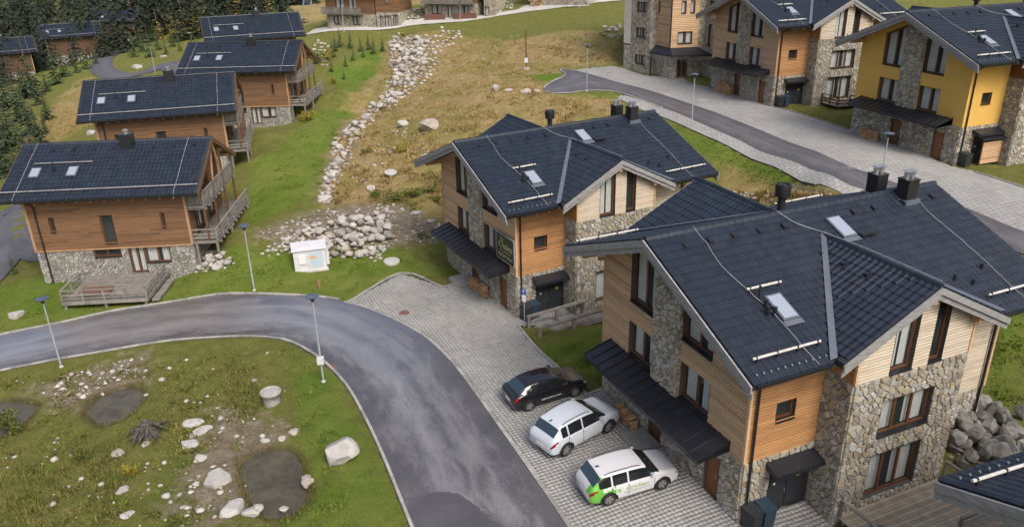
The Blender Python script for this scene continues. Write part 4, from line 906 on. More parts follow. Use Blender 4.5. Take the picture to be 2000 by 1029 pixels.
    def sky_(x, y, l, wd):
        mb = MB(); sl_ = np.array((0, math.cos(math.atan(SM)), -math.sin(math.atan(SM)))); nn_ = np.array((0, math.sin(math.atan(SM)), math.cos(math.atan(SM)))); o = np.array(mr(x, y))
        mb.obox(o-(wd/2+.07, 0, 0)-sl_*.07, (wd+.14, 0, 0), sl_*(l+.14), nn_*.07, 1); mb.obox(o-(wd/2, 0, 0)+nn_*.06, (wd, 0, 0), sl_*l, nn_*.03, 0); mb.obox(o-(wd/2+.12, 0, 0)+sl_*(l+.08), (wd+.24, 0, 0), sl_*.25, nn_*.02, 1)
        return mb.mesh('skylight', ['skylight', 'flashing'], F)
    for x, y in ((1.85, 4.0), (7.55, .95)): ob('skylight', cached(('lsky', x), lambda: sky_(x, y, 1.15, .62)), roof)
    def wires():
        out = []
        for pts in ([(.9, 0), (.9, 1.), (.75, 2.2), (.95, 3.2), (1.2, 4.2), (1.35, 5.4), (1.4, 6.6), (1.45, 7.1)], [(12.6, 0), (12.7, .8), (12.5, 2), (12.6, 4), (12.5, 6.), (12.55, 7.1)]):
            P_ = spline([mr(x, y, .06) for x, y in pts], .35); mb = MB(); out.append(mb); mb.tube(P_+np.random.default_rng(3).normal(0, .012, P_.shape), .010, 4)
        P_ = spline([mr(5.2, .05, .1), mr(5.6, .9, .08), (6.3, ys_+.2, CPZ+.18), (CXM, 4, CPZ+.2), (CXM, CY, CPZ+.2)], .35); mb = MB(); out.append(mb); mb.tube(P_, .010, 4); return out
    pieces('lightning_wire', 'lwire', wires, 'wire', roof, F)
    def vents():
        out = []
        for x in (.0, 1.2, 2.4, 3.7, 5.0, 8.9, 10.1, 11.9, 13.7): p = mr(x, .75); mb = MB(); out.append(mb); mb.obox((p[0]-.1, p[1]-.05, p[2]), (.2, 0, 0), (0, .25, -.1), (0, .0, .09))
        for k in (2.4, 3.6, 4.8): mb = MB(); out.append(mb); mb.box((CXM-1.0, k, CPZ-.5), (CXM-.75, k+.2, CPZ-.32))
        for x, y in ((10.3, 5.2), (10.9, 5.6), (12.1, 5.0)): p = mr(x, y); mb = MB(); out.append(mb); mb.tube([p, (p[0], p[1], p[2]+.22)], .07, 8)
        for x, y in ((1.25, 4.35), (1.1, 4.65), (1.35, 4.75)): p = mr(x, y); mb = MB(); out.append(mb); mb.tube([p, (p[0], p[1], p[2]+.3)], .09, 8)
        p = mr(1.2, 4.0); mb = MB(); out.append(mb); mb.tube([p, (p[0], p[1], p[2]+.6)], .05, 8)
        p = mr(8.3, 2.0); mb = MB(); out.append(mb); mb.box((p[0]-.3, p[1]-.1, p[2]-.02), (p[0]+.6, p[1]+.3, p[2]+.08)); return out
    pieces('roof_vent', 'lvent', vents, 'metal_black', roof, F)
    def chim(x, y):
        mb = MB(); z = ZR-SM*abs(y); mb.box((x-.32, y-.32, z-.3), (x+.32, y+.32, z+.95)); mb.box((x-.44, y-.44, z-.25), (x+.44, y+.44, z+.06), 2); mb.box((x-.35, y-.35, z+.95), (x+.35, y+.35, z+1.0))
        for dx in (-.17, .17): mb.lathe([(.12, 0), (.12, .22), (.15, .22), (.15, .25)], 10, (x+dx, y, z+1.0), 1); mb.lathe([(.2, .34), (.2, .37), (.02, .40)], 10, (x+dx, y, z+1.0), 1)
        return mb.mesh('chimney', ['metal_black', 'steel', 'flashing'], F)
    ob('chimney', cached('lch1', lambda: chim(12.25, .6)), roof); ob('chimney', cached('lch2', lambda: chim(12.05, -.95)), roof)
    def mush():
        mb = MB(); x, y = 6.4, -1.0; mb.lathe([(.17, 0), (.17, .75), (.33, .75), (.35, 1.15), (.33, 1.3), (.28, 1.3), (.26, 1.2), (.02, 1.32)], 16, (x, y, ZR-SM)); return mb.mesh('exhaust_stack', 'metal_black', F)
    ob('exhaust_stack', cached('lmush', mush), roof)
    return root
lodge('lodge', 'A', 'nearest gabled wood and stone house, three cars parked before it')
lb = lodge('lodge', 'B', 'gabled wood and stone house with dark gold lettered sign by its canopy', detail=1)
lodge('lodge', 'C', 'wood clad gabled house beside the yellow house on the upper road', detail=1)
lodge('lodge', 'D', 'gabled house with yellow plaster walls and stone pillar', style='plaster', detail=1)
lodge('lodge', 'Z', 'house in lower right corner showing only its dark roof edge', detail=1, h=(15.6, 11.5, .65, .34))
# ------------------------------------------------------------------ the chalets in a row on the left
HL, HW, HE, HR = 6.87, 5.38, 6.62, 9.28
HSL = (HR-HE)/HW
def railing(parent, P, z0, h, name='railing', mat='wood_grey', infill='rails', step=1.6, flip=True):
    """posts, top rail and rails or upright boards along a polyline in local coordinates"""
    n = len(P)
    for i in range(n-1):
        a, b = np.array((*P[i], z0)), np.array((*P[i+1], z0)); L_ = np.linalg.norm(b-a); k = max(1, int(round(L_/step))); up = np.array((0, 0, 1.))
        for j in range(k+(1 if i == n-2 else 0)):
            p = a+(b-a)*j/k; mb = MB(); mb.box((p[0]-.05, p[1]-.05, z0-.12), (p[0]+.05, p[1]+.05, z0+h-.02)); mb.build(name+'_post', mat, parent, flip)
        mb = MB(); mb.beam(a+up*h, b+up*h, .14, .06); mb.build('top_rail', mat, parent, flip)
        if infill == 'rails':
            for q in (.28, .58): mb = MB(); mb.beam(a+up*h*q, b+up*h*q, .035, .13); mb.build('rail', mat, parent, flip)
        elif infill == 'boards':
            k2 = int(L_/.13)
            def bd():
                mb = MB()
                for j in range(k2): p = a+(b-a)*(j+.5)/k2; d = (b-a)/L_; mb.obox(p-d*.05-np.cross(d, up)*.012+up*.08, d*.1, np.cross(d, up)*.024, up*(h-.12))
                return mb
            tag(bd().build('rail_boards', mat, parent, flip), kind='stuff')
def planks(parent, x0, x1, y0, y1, z, along='x', wd=.145, th=.04, mat='wood_grey', name='plank', flip=True, individual=True):
    n = int(round(((y1-y0) if along == 'x' else (x1-x0))/wd)); al = MB()
    for i in range(n):
        mb = MB() if individual else al; dz = random.uniform(-.004, .004)
        if along == 'x': w_ = (y1-y0)/n; mb.box((x0+random.uniform(0, .03), y0+i*w_+.006, z-th+dz), (x1-random.uniform(0, .03), y0+(i+1)*w_-.006, z+dz))
        else: w_ = (x1-x0)/n; mb.box((x0+i*w_+.006, y0+random.uniform(0, .03), z-th+dz), (x0+(i+1)*w_-.006, y1-random.uniform(0, .03), z+dz))
        if individual: mb.build(name, mat, parent, flip)
    if not individual: tag(al.build('planking', mat, parent, flip), kind='stuff')
CS = []
for sg in (1, -1):
    CS.append(Slope((-HL, sg*HW, HE), (1, 0, 0), (0, -sg*HW, HR-HE), [(-HL, 0, HR), (HL, 0, HR), (HL, sg*HW, HE), (-HL, sg*HW, HE)]))
def chalet_walls():
    t = HR-.24; g = [(HSL, 1, t), (-HSL, 1, t)]; zt = HR-HSL*4.31-.24
    f = Wall((0, 4.31, 0), (1, 0, 0), (0, 1, 0), -5.65, 5.47, -1.4, zt)
    f.op = [(-4.25, -3.88, 3.85, 4.95), (-.68, .2, 2.78, 4.95), (3.58, 3.88, 3.85, 4.95), (-1.65, .25, 1.74, 2.36), (.82, 1.9, .38, 2.4), (1.98, 3.74, 1.12, 2.34)]
    r = Wall((5.47, 0, 0), (0, 1, 0), (1, 0, 0), -4.31, 4.31, -1.4, t, g); r.op = [(-2.6, -.4, 2.75, 4.8), (.6, 2.8, 2.75, 4.8), (-1.6, 1.6, 5.35, 7.3)]
    l = Wall((-5.65, 0, 0), (0, 1, 0), (-1, 0, 0), -4.31, 4.31, -1.4, t, g); l.op = [(-2., -.8, 3.5, 4.9), (.8, 2., 3.5, 4.9)]
    b = Wall((0, -4.31, 0), (1, 0, 0), (0, -1, 0), -5.65, 5.47, -1.4, zt); b.op = [(-3, -1.8, 3.3, 4.7), (1.5, 2.7, 3.3, 4.7)]
    return dict(f=f, r=r, l=l, b=b)
CW = chalet_walls()
def chalet(key, label, near=True, h=None, simple_=False):
    h = h or CHALET[key]; F = True; root = thing('chalet', label, 'chalet', h[:3], h[3], 'timber chalets in a row'); q = CW; ZS = 2.42
    def core():
        mb = MB()
        for w_ in q.values(): w_.back(mb)
        return mb.mesh('wall', 'mortar', F)
    wall = ob('wall', cached('ccore', core), root)
    def st():
        mb = MB()
        for kk, (a, b) in dict(f=(-5.65, 5.47), r=(-4.31, 4.31), l=(-4.31, 4.31), b=(-5.65, 5.47)).items():
            for v, f_ in q[kk].stones(a, b, -.5, ZS, .21 if kk == 'f' else .32, 31, h=.03): mb.add(v, f_)
        return mb.mesh('stone_cladding', 'stone_grey', F)
    tag(ob('stone_cladding', cached('cst', st), wall), kind='stuff')
    def bd():
        mb = MB()
        for kk, (a, b) in dict(f=(-5.65, 5.47), r=(-4.31, 4.31), l=(-4.31, 4.31), b=(-5.65, 5.47)).items(): q[kk].boards(mb, a, b, ZS, q[kk].z1, .15, 41)
        return mb.mesh('wood_cladding', 'wood_dark' if simple_ else 'wood_chalet', F)
    tag(ob('wood_cladding', cached('cbd'+str(simple_), bd), wall), kind='stuff')
    for kk, ops in (('f', (0, 1, 2, 3, 4, 5)), ('r', (0, 1, 2)), ('l', (0, 1)), ('b', (0, 1))):
        if simple_ and kk in 'lb': continue
        for i in ops:
            o_ = q[kk].op[i]; wd = o_[1]-o_[0]; dk = kk == 'f' and i == 4
            q[kk].window(root, o_, F, posts=1 if wd > 1 else 0, sill=None if dk else 'metal_black', depth=.14, curtain=(wd > .9 and not (kk == 'f' and i == 3)), name='glass_door' if dk else 'window')
    def corner():
        out = []
        for x, y in ((-5.65, 4.31), (5.47, 4.31), (5.47, -4.31)): mb = MB(); mb.box((x-.08, y-.08, ZS), (x+.08, y+.08, HR-HSL*4.31-.3)); out.append(mb)
        mb = MB(); mb.box((-5.7, 4.3, ZS-.06), (5.5, 4.42, ZS+.03)); out.append(mb); return out
    pieces('corner_board', 'ccor', corner, 'wood_soffit', root, F)
    def deck():
        mb = MB()
        for s in CS: mb.prism([s.O+s.U*a+s.V*b for a, b in s.poly], (0, 0, -.22), 0, 0, 1)
        return mb.mesh('roof', ['roof_deck', 'wood_soffit'], F)
    roof = ob('roof', cached('croof', deck), root)
    def jt(): mb = MB(); tiles_joined(mb, CS); return mb.mesh('tiling', 'roof_tile', F)
    tag(ob('tiling', cached('ctiles', jt), roof), kind='stuff')
    if key == 'E': ridge_caps(roof, (-HL, 0, HR), (HL, 0, HR), F, True, .4)
    else: ob('ridge_capping', cached('cridge', lambda: (lambda mb: ([mb.tube([(-HL, 0, HR+.03), (HL, 0, HR+.03)], .13, 8)], mb.mesh('ridge_capping', 'roof_tile', F))[1])(MB())), roof)
    def trim():
        out = []
        for x, sg in ((-HL, -1), (HL, 1)):
            for y in (-1, 1):
                mb = MB(); a, b = np.array((x, 0, HR-.18)), np.array((x, y*(HW+.02), HE-.18)); mb.obox(a+(0, 0, -.17), b-a, (sg*.06, 0, 0), (0, 0, .36)); out.append(mb)
        return out
    pieces('barge_board', 'ctrim', trim, 'wood_dark', roof, F)
    def raf():
        out = []; x = -5.4
        while x < 5.5: mb = MB(); mb.obox((x, 4.31, HR-HSL*4.31-.42), (.1, 0, 0), (0, .95, -HSL*.95), (0, 0, .17)); out.append(mb); x += .95
        for y in (0, 4.1, -4.1, 2.2, -2.2): mb = MB(); mb.box((5.47, y-.1, HR-HSL*abs(y)-.5), (HL-.1, y+.1, HR-HSL*abs(y)-.26)); out.append(mb)
        return out
    pieces('rafter_end', 'craf', raf, 'wood_soffit', roof, F)
    def gut():
        a, b, c = MB(), MB(), MB(); a.beam((-HL+.05, HW+.08, HE-.06), (HL-.05, HW+.08, HE-.06), .14, .13); b.beam((-HL+.05, -HW-.08, HE-.06), (HL-.05, -HW-.08, HE-.06), .14, .13)
        c.tube([(-5.1, HW, HE-.1), (-5.05, 4.75, HE-.5), (-5.0, 4.45, HE-.8), (-5.0, 4.45, -.1)], .06, 8); return [a, b, c]
    pieces('gutter', 'cgut', gut, 'metal_black', roof, F)
    cr = lambda x, y, d=0: (x, y, HR-HSL*abs(y)+.07+d)
    def guards():
        out = []
        for a, b, y, r in ((-HL+.1, HL-.1, 4.75, .045), (-5.3, -1.2, 2.15, .04)):
            mb = MB(); mb.tube([cr(a, y, .1), cr(b, y, .1)], r, 6); out.append(mb)
        return out
    pieces('snow_guard', 'cgua', guards, 'wood_fascia', roof, F)
    def wire():
        out = []
        for x in (-5.75, 5.2): mb = MB(); mb.tube([cr(x, .1, .06), cr(x-.02, 2, .05), cr(x+.02, 4, .05), cr(x, 5.3, .05), (x+.05, HW+.2, HE-.2)], .012, 4); out.append(mb)
        return out
    pieces('lightning_wire', 'cwire', wire, 'wire', roof, F)
    def skyl():
        out = []; sl_ = np.array((0, math.cos(math.atan(HSL)), -math.sin(math.atan(HSL)))); nn_ = np.array((0, math.sin(math.atan(HSL)), math.cos(math.atan(HSL))))
        for x in (-5.0, -2.4):
            mb = MB(); o = np.array(cr(x, 2.55)); mb.obox(o-(.36, 0, 0)-sl_*.06, (.72, 0, 0), sl_*1.0, nn_*.07, 1); mb.obox(o-(.28, 0, 0)+nn_*.06, (.56, 0, 0), sl_*.86, nn_*.03, 0); out.append(mb)
        return out
    pieces('skylight', 'csky', skyl, ['skylight', 'flashing'], roof, F)
    def vents():
        out = []
        for i in range(9): mb = MB(); p = cr(-5.9+i*1.45, .7); mb.obox((p[0]-.1, p[1]-.05, p[2]), (.2, 0, 0), (0, .22, -.1), (0, 0, .09)); out.append(mb)
        mb = MB(); p = cr(-3.75, 2.7); mb.tube([p, (p[0], p[1], p[2]+.55)], .05, 6); mb.box((p[0]-.13, p[1]-.1, p[2]-.05), (p[0]+.13, p[1]+.1, p[2]+.08)); out.append(mb); return out
    pieces('roof_vent', 'cvent', vents, 'metal_black', roof, F)
    def chim():
        mb = MB(); x, y, z = .85, .45, HR-.2; mb.box((x-.42, y-.42, z-.4), (x+.42, y+.42, z+.85)); mb.lathe([(.16, 0), (.16, .2), (.22, .22), (.22, .28), (.03, .36)], 10, (x, y, z+.85), 1); return mb.mesh('chimney', ['metal_black', 'steel'], F)
    ob('chimney', cached('cchim', chim), roof)
    # gable porch: balcony under the roof, side deck below
    def bal(x1, z, y0, y1, nm):
        mb = MB(); mb.box((5.47, y0, z-.2), (x1, y1, z)); o = mb.build(nm, 'wood_grey', root, F)
        for k in range(int((y1-y0)/.9)+1): m2 = MB(); y = y0+.05+k*.9; m2.box((5.47, y, z-.36), (x1+.1, y+.12, z-.201)); m2.build('joist', 'wood_grey', o, F)
        return o
    if key in 'EFG':
        ba = bal(6.78, 5.3, -4.2, 4.2, 'balcony'); railing(ba, [(5.5, 4.15), (6.74, 4.15), (6.74, -4.15)], 5.3, .95, infill='boards', step=1.9)
        dk = bal(7.3, 2.55, -5.6, 4.2, 'side_deck'); railing(dk, [(5.5, 4.15), (7.26, 4.15), (7.26, -5.55)], 2.55, .9, infill='rails', step=1.6)
        for y in (4.1, 1.4, -1.4, -4.1):
            mb = MB(); mb.beam((6.7, y, 2.5), (6.7, y, HR-HSL*abs(y)-.3), .16, .16, (0, 1, 0)); mb.build('porch_post', 'wood_dark', root, F)
        for y in (2.4, -2.4): mb = MB(); mb.beam((6.72, y*.45, 6.3), (6.72, y*.12, HR-.6), .12, .12, (1, 0, 0)); mb.build('brace', 'wood_soffit', root, F)
        for x, y in ((7.2, 4.1), (7.2, 0), (7.2, -5.4), (5.7, 4.1)): mb = MB(); mb.box((x-.08, y-.08, -1.2), (x+.08, y+.08, 2.4)); mb.build('deck_post', 'wood_grey', root, F)
    return root
ce = chalet('E', 'nearest timber chalet with fenced front deck beside the wet road')
cf = chalet('F', 'second timber chalet up the left row, its wall partly behind the nearest roof')
cg = chalet('G', 'third timber chalet up the left row with bushes at its corner')
ch = chalet('H', 'farthest timber chalet of the left row, only its roof showing')
# front deck of the nearest chalet
fd = thing('front_deck', 'weathered grey plank deck with rails before the nearest chalet', 'deck', CHALET['E'][:3], CHALET['E'][3])
planks(fd, -2.35, 3.4, 4.45, 9.0, .35, 'x', .15); mb = MB()
for y in (4.6, 6.6, 8.85): mb = MB(); mb.box((-2.3, y-.06, .1), (3.35, y+.06, .308)); mb.build('joist', 'wood_grey', fd, True)
for x in (-2.2, .5, 3.2):
    for y in (5., 8.85): mb = MB(); mb.box((x-.08, y-.08, -.5), (x+.08, y+.08, .1)); mb.build('deck_post', 'wood_grey', fd, True)
mb = MB(); mb.box((-2.36, 9.0, .14), (3.42, 9.04, .36)); mb.build('edge_board', 'wood_grey', fd, True); mb = MB(); mb.box((3.41, 4.45, .14), (3.45, 9.0, .36)); mb.build('edge_board', 'wood_grey', fd, True)
mb = MB(); mb.box((3.5, 5.2, -.05), (4.0, 8.6, .1)); mb.build('step', 'wood_grey', fd, True)
railing(fd, [(-2.3, 5.9), (-2.3, 8.95), (3.35, 8.95), (3.35, 5.0)], .35, .85, infill='rails', step=1.45)
# folded sunlounger and mat on the deck
mt = thing('picnic_bench', 'low reddish wooden bench lying on the front deck', 'bench', CHALET['E'][:3], CHALET['E'][3])
for i in range(5): mb = MB(); mb.box((-1.6, 7.05+i*.26, .56), (.55, 7.26+i*.26, .6)); mb.build('slat', 'rust', mt, True)
for x in (-1.3, .25): mb = MB(); mb.box((x-.05, 7.05, .36), (x+.05, 8.3, .559)); mb.build('leg', 'wood_grey', mt, True)
# far chalets beyond the bend, with the same kit
for i, (px, py, z, rz, lab) in enumerate(((14, 150, -5.2, R(32), 'distant dark chalet at left edge behind spruces'), (150, 112, -4.6, R(28), 'distant dark chalet between the spruces, chimney on its ridge'), (232, 78, -4.6, R(14), 'distant chalet roof farthest along the lane behind trees'))):
    r_ = rays(px, py); t = (z-CZ)/r_[2]; o = chalet('Z', lab, False, (r_[0]*t, r_[1]*t, z-1.2, rz), True)
# ------------------------------------------------------------------ the buildings cut by the top of the picture
def face_house(name, label, A_, B_, depth, H_, zs, spec, gable=True, balcony=None, mats=('stone', 'wood_chalet'), sp=.3):
    """house whose front wall runs from ground point A_ to B_; spec: windows (u0,u1,z0,z1,posts)"""
    A_, B_ = np.array(A_[:2]), np.array(B_[:2]); Lx = np.linalg.norm(B_-A_); z0 = float(min(terr(*A_), terr(*B_))); rz = math.atan2(B_[1]-A_[1], B_[0]-A_[0])
    root = thing(name, label, 'house', (A_[0], A_[1], z0), rz); ws = {}
    f = Wall((0, 0, 0), (1, 0, 0), (0, -1, 0), 0, Lx, -1.5, H_); f.op = [o[:4] for o in spec]; r = Wall((Lx, 0, 0), (0, 1, 0), (1, 0, 0), 0, depth, -1.5, H_); l = Wall((0, 0, 0), (0, 1, 0), (-1, 0, 0), 0, depth, -1.5, H_); b = Wall((0, depth, 0), (1, 0, 0), (0, 1, 0), 0, Lx, -1.5, H_)
    mb = MB(); [w_.back(mb) for w_ in (f, r, l, b)]; wall = mb.build('wall', 'mortar', root)
    ms, mw = MB(), MB()
    for k, (w_, a) in enumerate(((f, Lx), (r, depth), (l, depth), (b, Lx))):
        for v, f_ in w_.stones(0, a, -.4, zs, sp, 51+k, h=.03): ms.add(v, f_)
        if zs < H_-.2: w_.boards(mw, 0, a, zs, H_, .2, 61+k)
    tag(ms.build('stone_cladding', mats[0], wall), kind='stuff')
    if mw.v: tag(mw.build('wood_cladding', mats[1], wall), kind='stuff')
    for o in spec: f.window(root, o[:4], False, posts=o[4], depth=.14, sill='metal_black' if o[2] > .5 else None)
    mr_ = MB(); e = .9
    if gable:
        rh = H_+depth*.22
        for sg, (y0, y1) in ((1, (-e, depth/2)), (-1, (depth+e, depth/2))): mr_.prism([(-e, y0, H_-.1), (Lx+e, y0, H_-.1), (Lx+e, y1, rh), (-e, y1, rh)], (0, 0, .2))
        for x in (0, Lx): mr_.poly([(x, 0, H_), (x, depth, H_), (x, depth/2, rh)])
    else: mr_.box((-.5, -.5, H_), (Lx+.5, depth+.5, H_+.3))
    mr_.build('roof', 'roof_tile', root)
    if balcony:
        u0, u1, z, d = balcony; bm = MB(); bm.box((u0, -d, z-.18), (u1, 0, z)); bo = bm.build('balcony', 'wood_grey', root); railing(bo, [(u0+.05, -d+.05), (u1-.05, -d+.05)], z, 1.0, infill='boards', step=1.5, flip=False)
    return root
t1 = face_house('hillside_house', 'stone and timber house by the lane, steel stairway at its left', G1p(641, 57), G1p(735, 54.5), 8, 6.2, 2.75, [(1.5, 2.9, .9, 2.35, 1), (5.6, 7., .9, 2.35, 1), (2.2, 4.0, 3.2, 5.4, 1), (4.9, 6.6, 3.2, 5.4, 1)], balcony=(-.4, 8., 2.95, 1.1))
t1b = face_house('hillside_house', 'narrow timber wing right of the balcony house, wooden doors below', G1p(737, 55), G1p(783, 51), 7, 7.4, 2.7, [(.7, 1.2, .1, 2.1, 0), (1.6, 2.7, .1, 2.1, 1), (3.2, 4.0, .1, 2.2, 1), (1.9, 2.4, 4.2, 5.6, 0)])
t2 = face_house('hillside_house', 'house with dark windows and low brick walls by upper lane', G1p(831, 36), G1p(932, 33), 8, 5.8, 2.6, [(1.4, 3.4, .8, 2.4, 1), (4.6, 5.8, .05, 2.3, 0), (6.8, 8.6, .8, 2.4, 1), (2., 4.2, 3.3, 5.2, 1), (5.6, 7.6, 3.3, 5.2, 1)], balcony=(-.2, 10., 2.75, 1.1), sp=.3)
t2b = face_house('hillside_house', 'narrow stone wing beside the house with brick walls', G1p(946, 33), G1p(968, 31), 6, 6.4, 6.3, [(.2, .9, .1, 1.7, 0)])
t3 = face_house('hillside_house', 'low stone house at top centre, firewood at its wall', G1p(1036, 12), G1p(1146, 10), 8, 5.6, 2.8, [(2.0, 3.6, 1.5, 2.5, 1), (7., 8.5, 1.5, 2.5, 1)])
for i, (a, b) in enumerate((((831, 37.5), (870, 36.5)), ((886, 36), (931, 34.5)))):
    p, q_ = G1p(*a), G1p(*b); mb = MB(); mb.beam(p+(0, -.9, .35), q_+(0, -.9, .35), .25, 1.0); tag(mb.build('garden_wall', 'rust'), ('low brick wall left of the dark door', 'low brick wall right of the dark door')[i], 'wall')
# tall stone and timber building left of the wood clad house
def tower():
    pts = [(1217,131),(1230,135.5),(1266,146),(1279,144.5),(1306,154),(1358,149.5),(1371,146.5),(1397,156)]; P = [G1p(*p) for p in pts]; z0 = 6.0; P = [p[:2] for p in P]; o = P[0]
    root = thing('apartment_building', 'tall stone and timber building with icicle lights under its canopy', 'building', (o[0], o[1], z0)); H_ = 13.5
    back = np.array((.32, .95))*12; mb, ms, mw = MB(), MB(), MB(); mbp = MB(); W_ = []
    for i in range(7):
        a, b = np.array(P[i])-o, np.array(P[i+1])-o; Lx = np.linalg.norm(b-a); U = (b-a)/Lx; n_ = np.array((U[1], -U[0])); w_ = Wall((a[0], a[1], 0), (U[0], U[1], 0), (n_[0], n_[1], 0), 0, Lx, -1.5, H_); W_.append(w_)
    W_[1].op = [(.28*W_[1].u1, .8*W_[1].u1, z, z+1.05) for z in (1.0, 4.2, 7.2, 9.6)]
    W_[3].op = [(.2, .55, 7.2, 8.4)]; W_[4].op = [(W_[4].u1*.25, W_[4].u1*.78, 3.9, 5.3), (W_[4].u1*.33, W_[4].u1*.5, 7.3, 8.7), (W_[4].u1*.66, W_[4].u1*.82, 7.3, 8.7), (W_[4].u1*.28, W_[4].u1*.66, .05, 2.1)]
    W_[6].op = [(.8, 1.6, 3.6, 6.), (.8, 1.7, 7.2, 8.6)]
    for i, w_ in enumerate(W_):
        w_.back(mb)
        for z_a, z_b in ((-.4, H_),) if i in (1, 2, 5, 6) else ((-.4, 3.0),):
            for v, f_ in w_.stones(0, w_.u1, z_a, z_b, .3, 70+i, h=.035): ms.add(v, f_)
        if i in (3, 4): w_.boards(mw, 0, w_.u1, 3.05, H_, .2, 80+i)
        if i == 0: w2 = Wall(w_.O+w_.N*.04, w_.U, w_.N, 0, w_.u1, 3.2, H_); w2.back(mbp)
    pr = np.array(P)-o; q_ = [(*p, 0) for p in pr]; mb.poly([(*pr[7], -1.5), (*(pr[7]+back), -1.5), (*(pr[7]+back), H_), (*pr[7], H_)]); mb.poly([(*(pr[0]+back), -1.5), (*pr[0], -1.5), (*pr[0], H_), (*(pr[0]+back), H_)]); mb.poly([(*(pr[7]+back), -1.5), (*(pr[0]+back), -1.5), (*(pr[0]+back), H_), (*(pr[7]+back), H_)])
    wall = mb.build('wall', 'mortar', root); tag(ms.build('stone_cladding', 'stone', wall), kind='stuff'); tag(mw.build('wood_cladding', 'wood_front', wall), kind='stuff'); mbp.build('plaster', 'plaster_pale', wall)
    for i in (1, 3, 4, 6):
        for j, op in enumerate(W_[i].op): W_[i].window(root, op, False, posts=2 if i == 1 else 1 if op[1]-op[0] > 1 else 0, depth=.14, frame='door_brown' if (i == 4 and j == 3) else 'frame_brown', sill='metal_black' if op[2] > .5 else None, name='entrance_door' if (i == 4 and j == 3) else 'window', curtain=op[2] > .5)
    rf = MB(); rf.prism([(*p, H_) for p in pr]+[(*(pr[7]+back), H_), (*(pr[0]+back), H_)], (0, 0, .4)); rf.build('roof', 'roof_tile', root)
    # faceted canopy over the entrance with hanging light strings
    cn = MB(); a, b, c = pr[2]+(-.2, -1.0), (pr[3]+pr[4])/2+(.6, -2.6), pr[6]+(.5, -2.2); w0, w1, w2_ = pr[3], pr[4], pr[5]
    for (p, q2, r2, s2) in ((a, b, w1, w0), (b, c, w2_, w1)): cn.prism([(*p, 2.75), (*q2, 2.75), (*r2, 3.5), (*s2, 3.5)], (0, 0, -.16))
    co = cn.build('canopy', 'canopy_metal', root); li = MB()
    for p, q2 in ((a, b), (b, c)):
        n = int(np.linalg.norm(q2-p)/.22)
        for k in range(n):
            t = p+(q2-p)*(k+.5)/n; li.tube([(t[0], t[1], 2.6), (t[0], t[1], 2.6-random.uniform(.25, .7))], .012, 3)
    tag(li.build('icicle_lights', 'white_paint', co), kind='stuff')
    mb = MB(); mb.tube([(a[0]+.3, a[1]+.2, -.5), (a[0]+.3, a[1]+.2, 2.65)], .09, 8); mb.build('canopy_post', 'metal_black', root)
    m_ = pr[4]+(-.1, -.15); mb = MB(); mb.tube([(*m_, 3.4), (*m_, H_)], .08, 6); mb.build('downpipe', 'metal_black', root)
tower()
# steel stairway up the bank
def stairway():
    a, b = G1p(597, 46), G1p(612, 4); b[2] = a[2]+6.5; root = thing('steel_stairway', 'blue grey steel stairway climbing the bank left of the house', 'stairs', tuple(a)); d = b-a; sd = np.cross(d, (0, 0, 1)); sd /= np.linalg.norm(sd); n = 22
    for s_ in (-1, 1):
        o = sd*s_*1.15; mb = MB(); mb.beam(o, d+o, .12, .35); mb.build('stringer', 'steel_blue', root); mb = MB(); mb.beam(o+(0, 0, 1.1), d+o+(0, 0, 1.1), .08, .08); mb.build('handrail', 'steel_blue', root)
        for k in range(8): p = o+d*k/7; mb = MB(); mb.beam(p, p+(0, 0, 1.1), .05, .05, (1, 0, 0)); mb.build('baluster', 'steel_blue', root)
    for k in range(n): p = d*(k+.5)/n; mb = MB(); mb.obox(p-sd*1.1-np.array((d[0], d[1], 0))/n*.5, sd*2.2, np.array((d[0], d[1], 0))/n*.92, (0, 0, .05)); mb.build('tread', 'metal_black', root)
stairway()
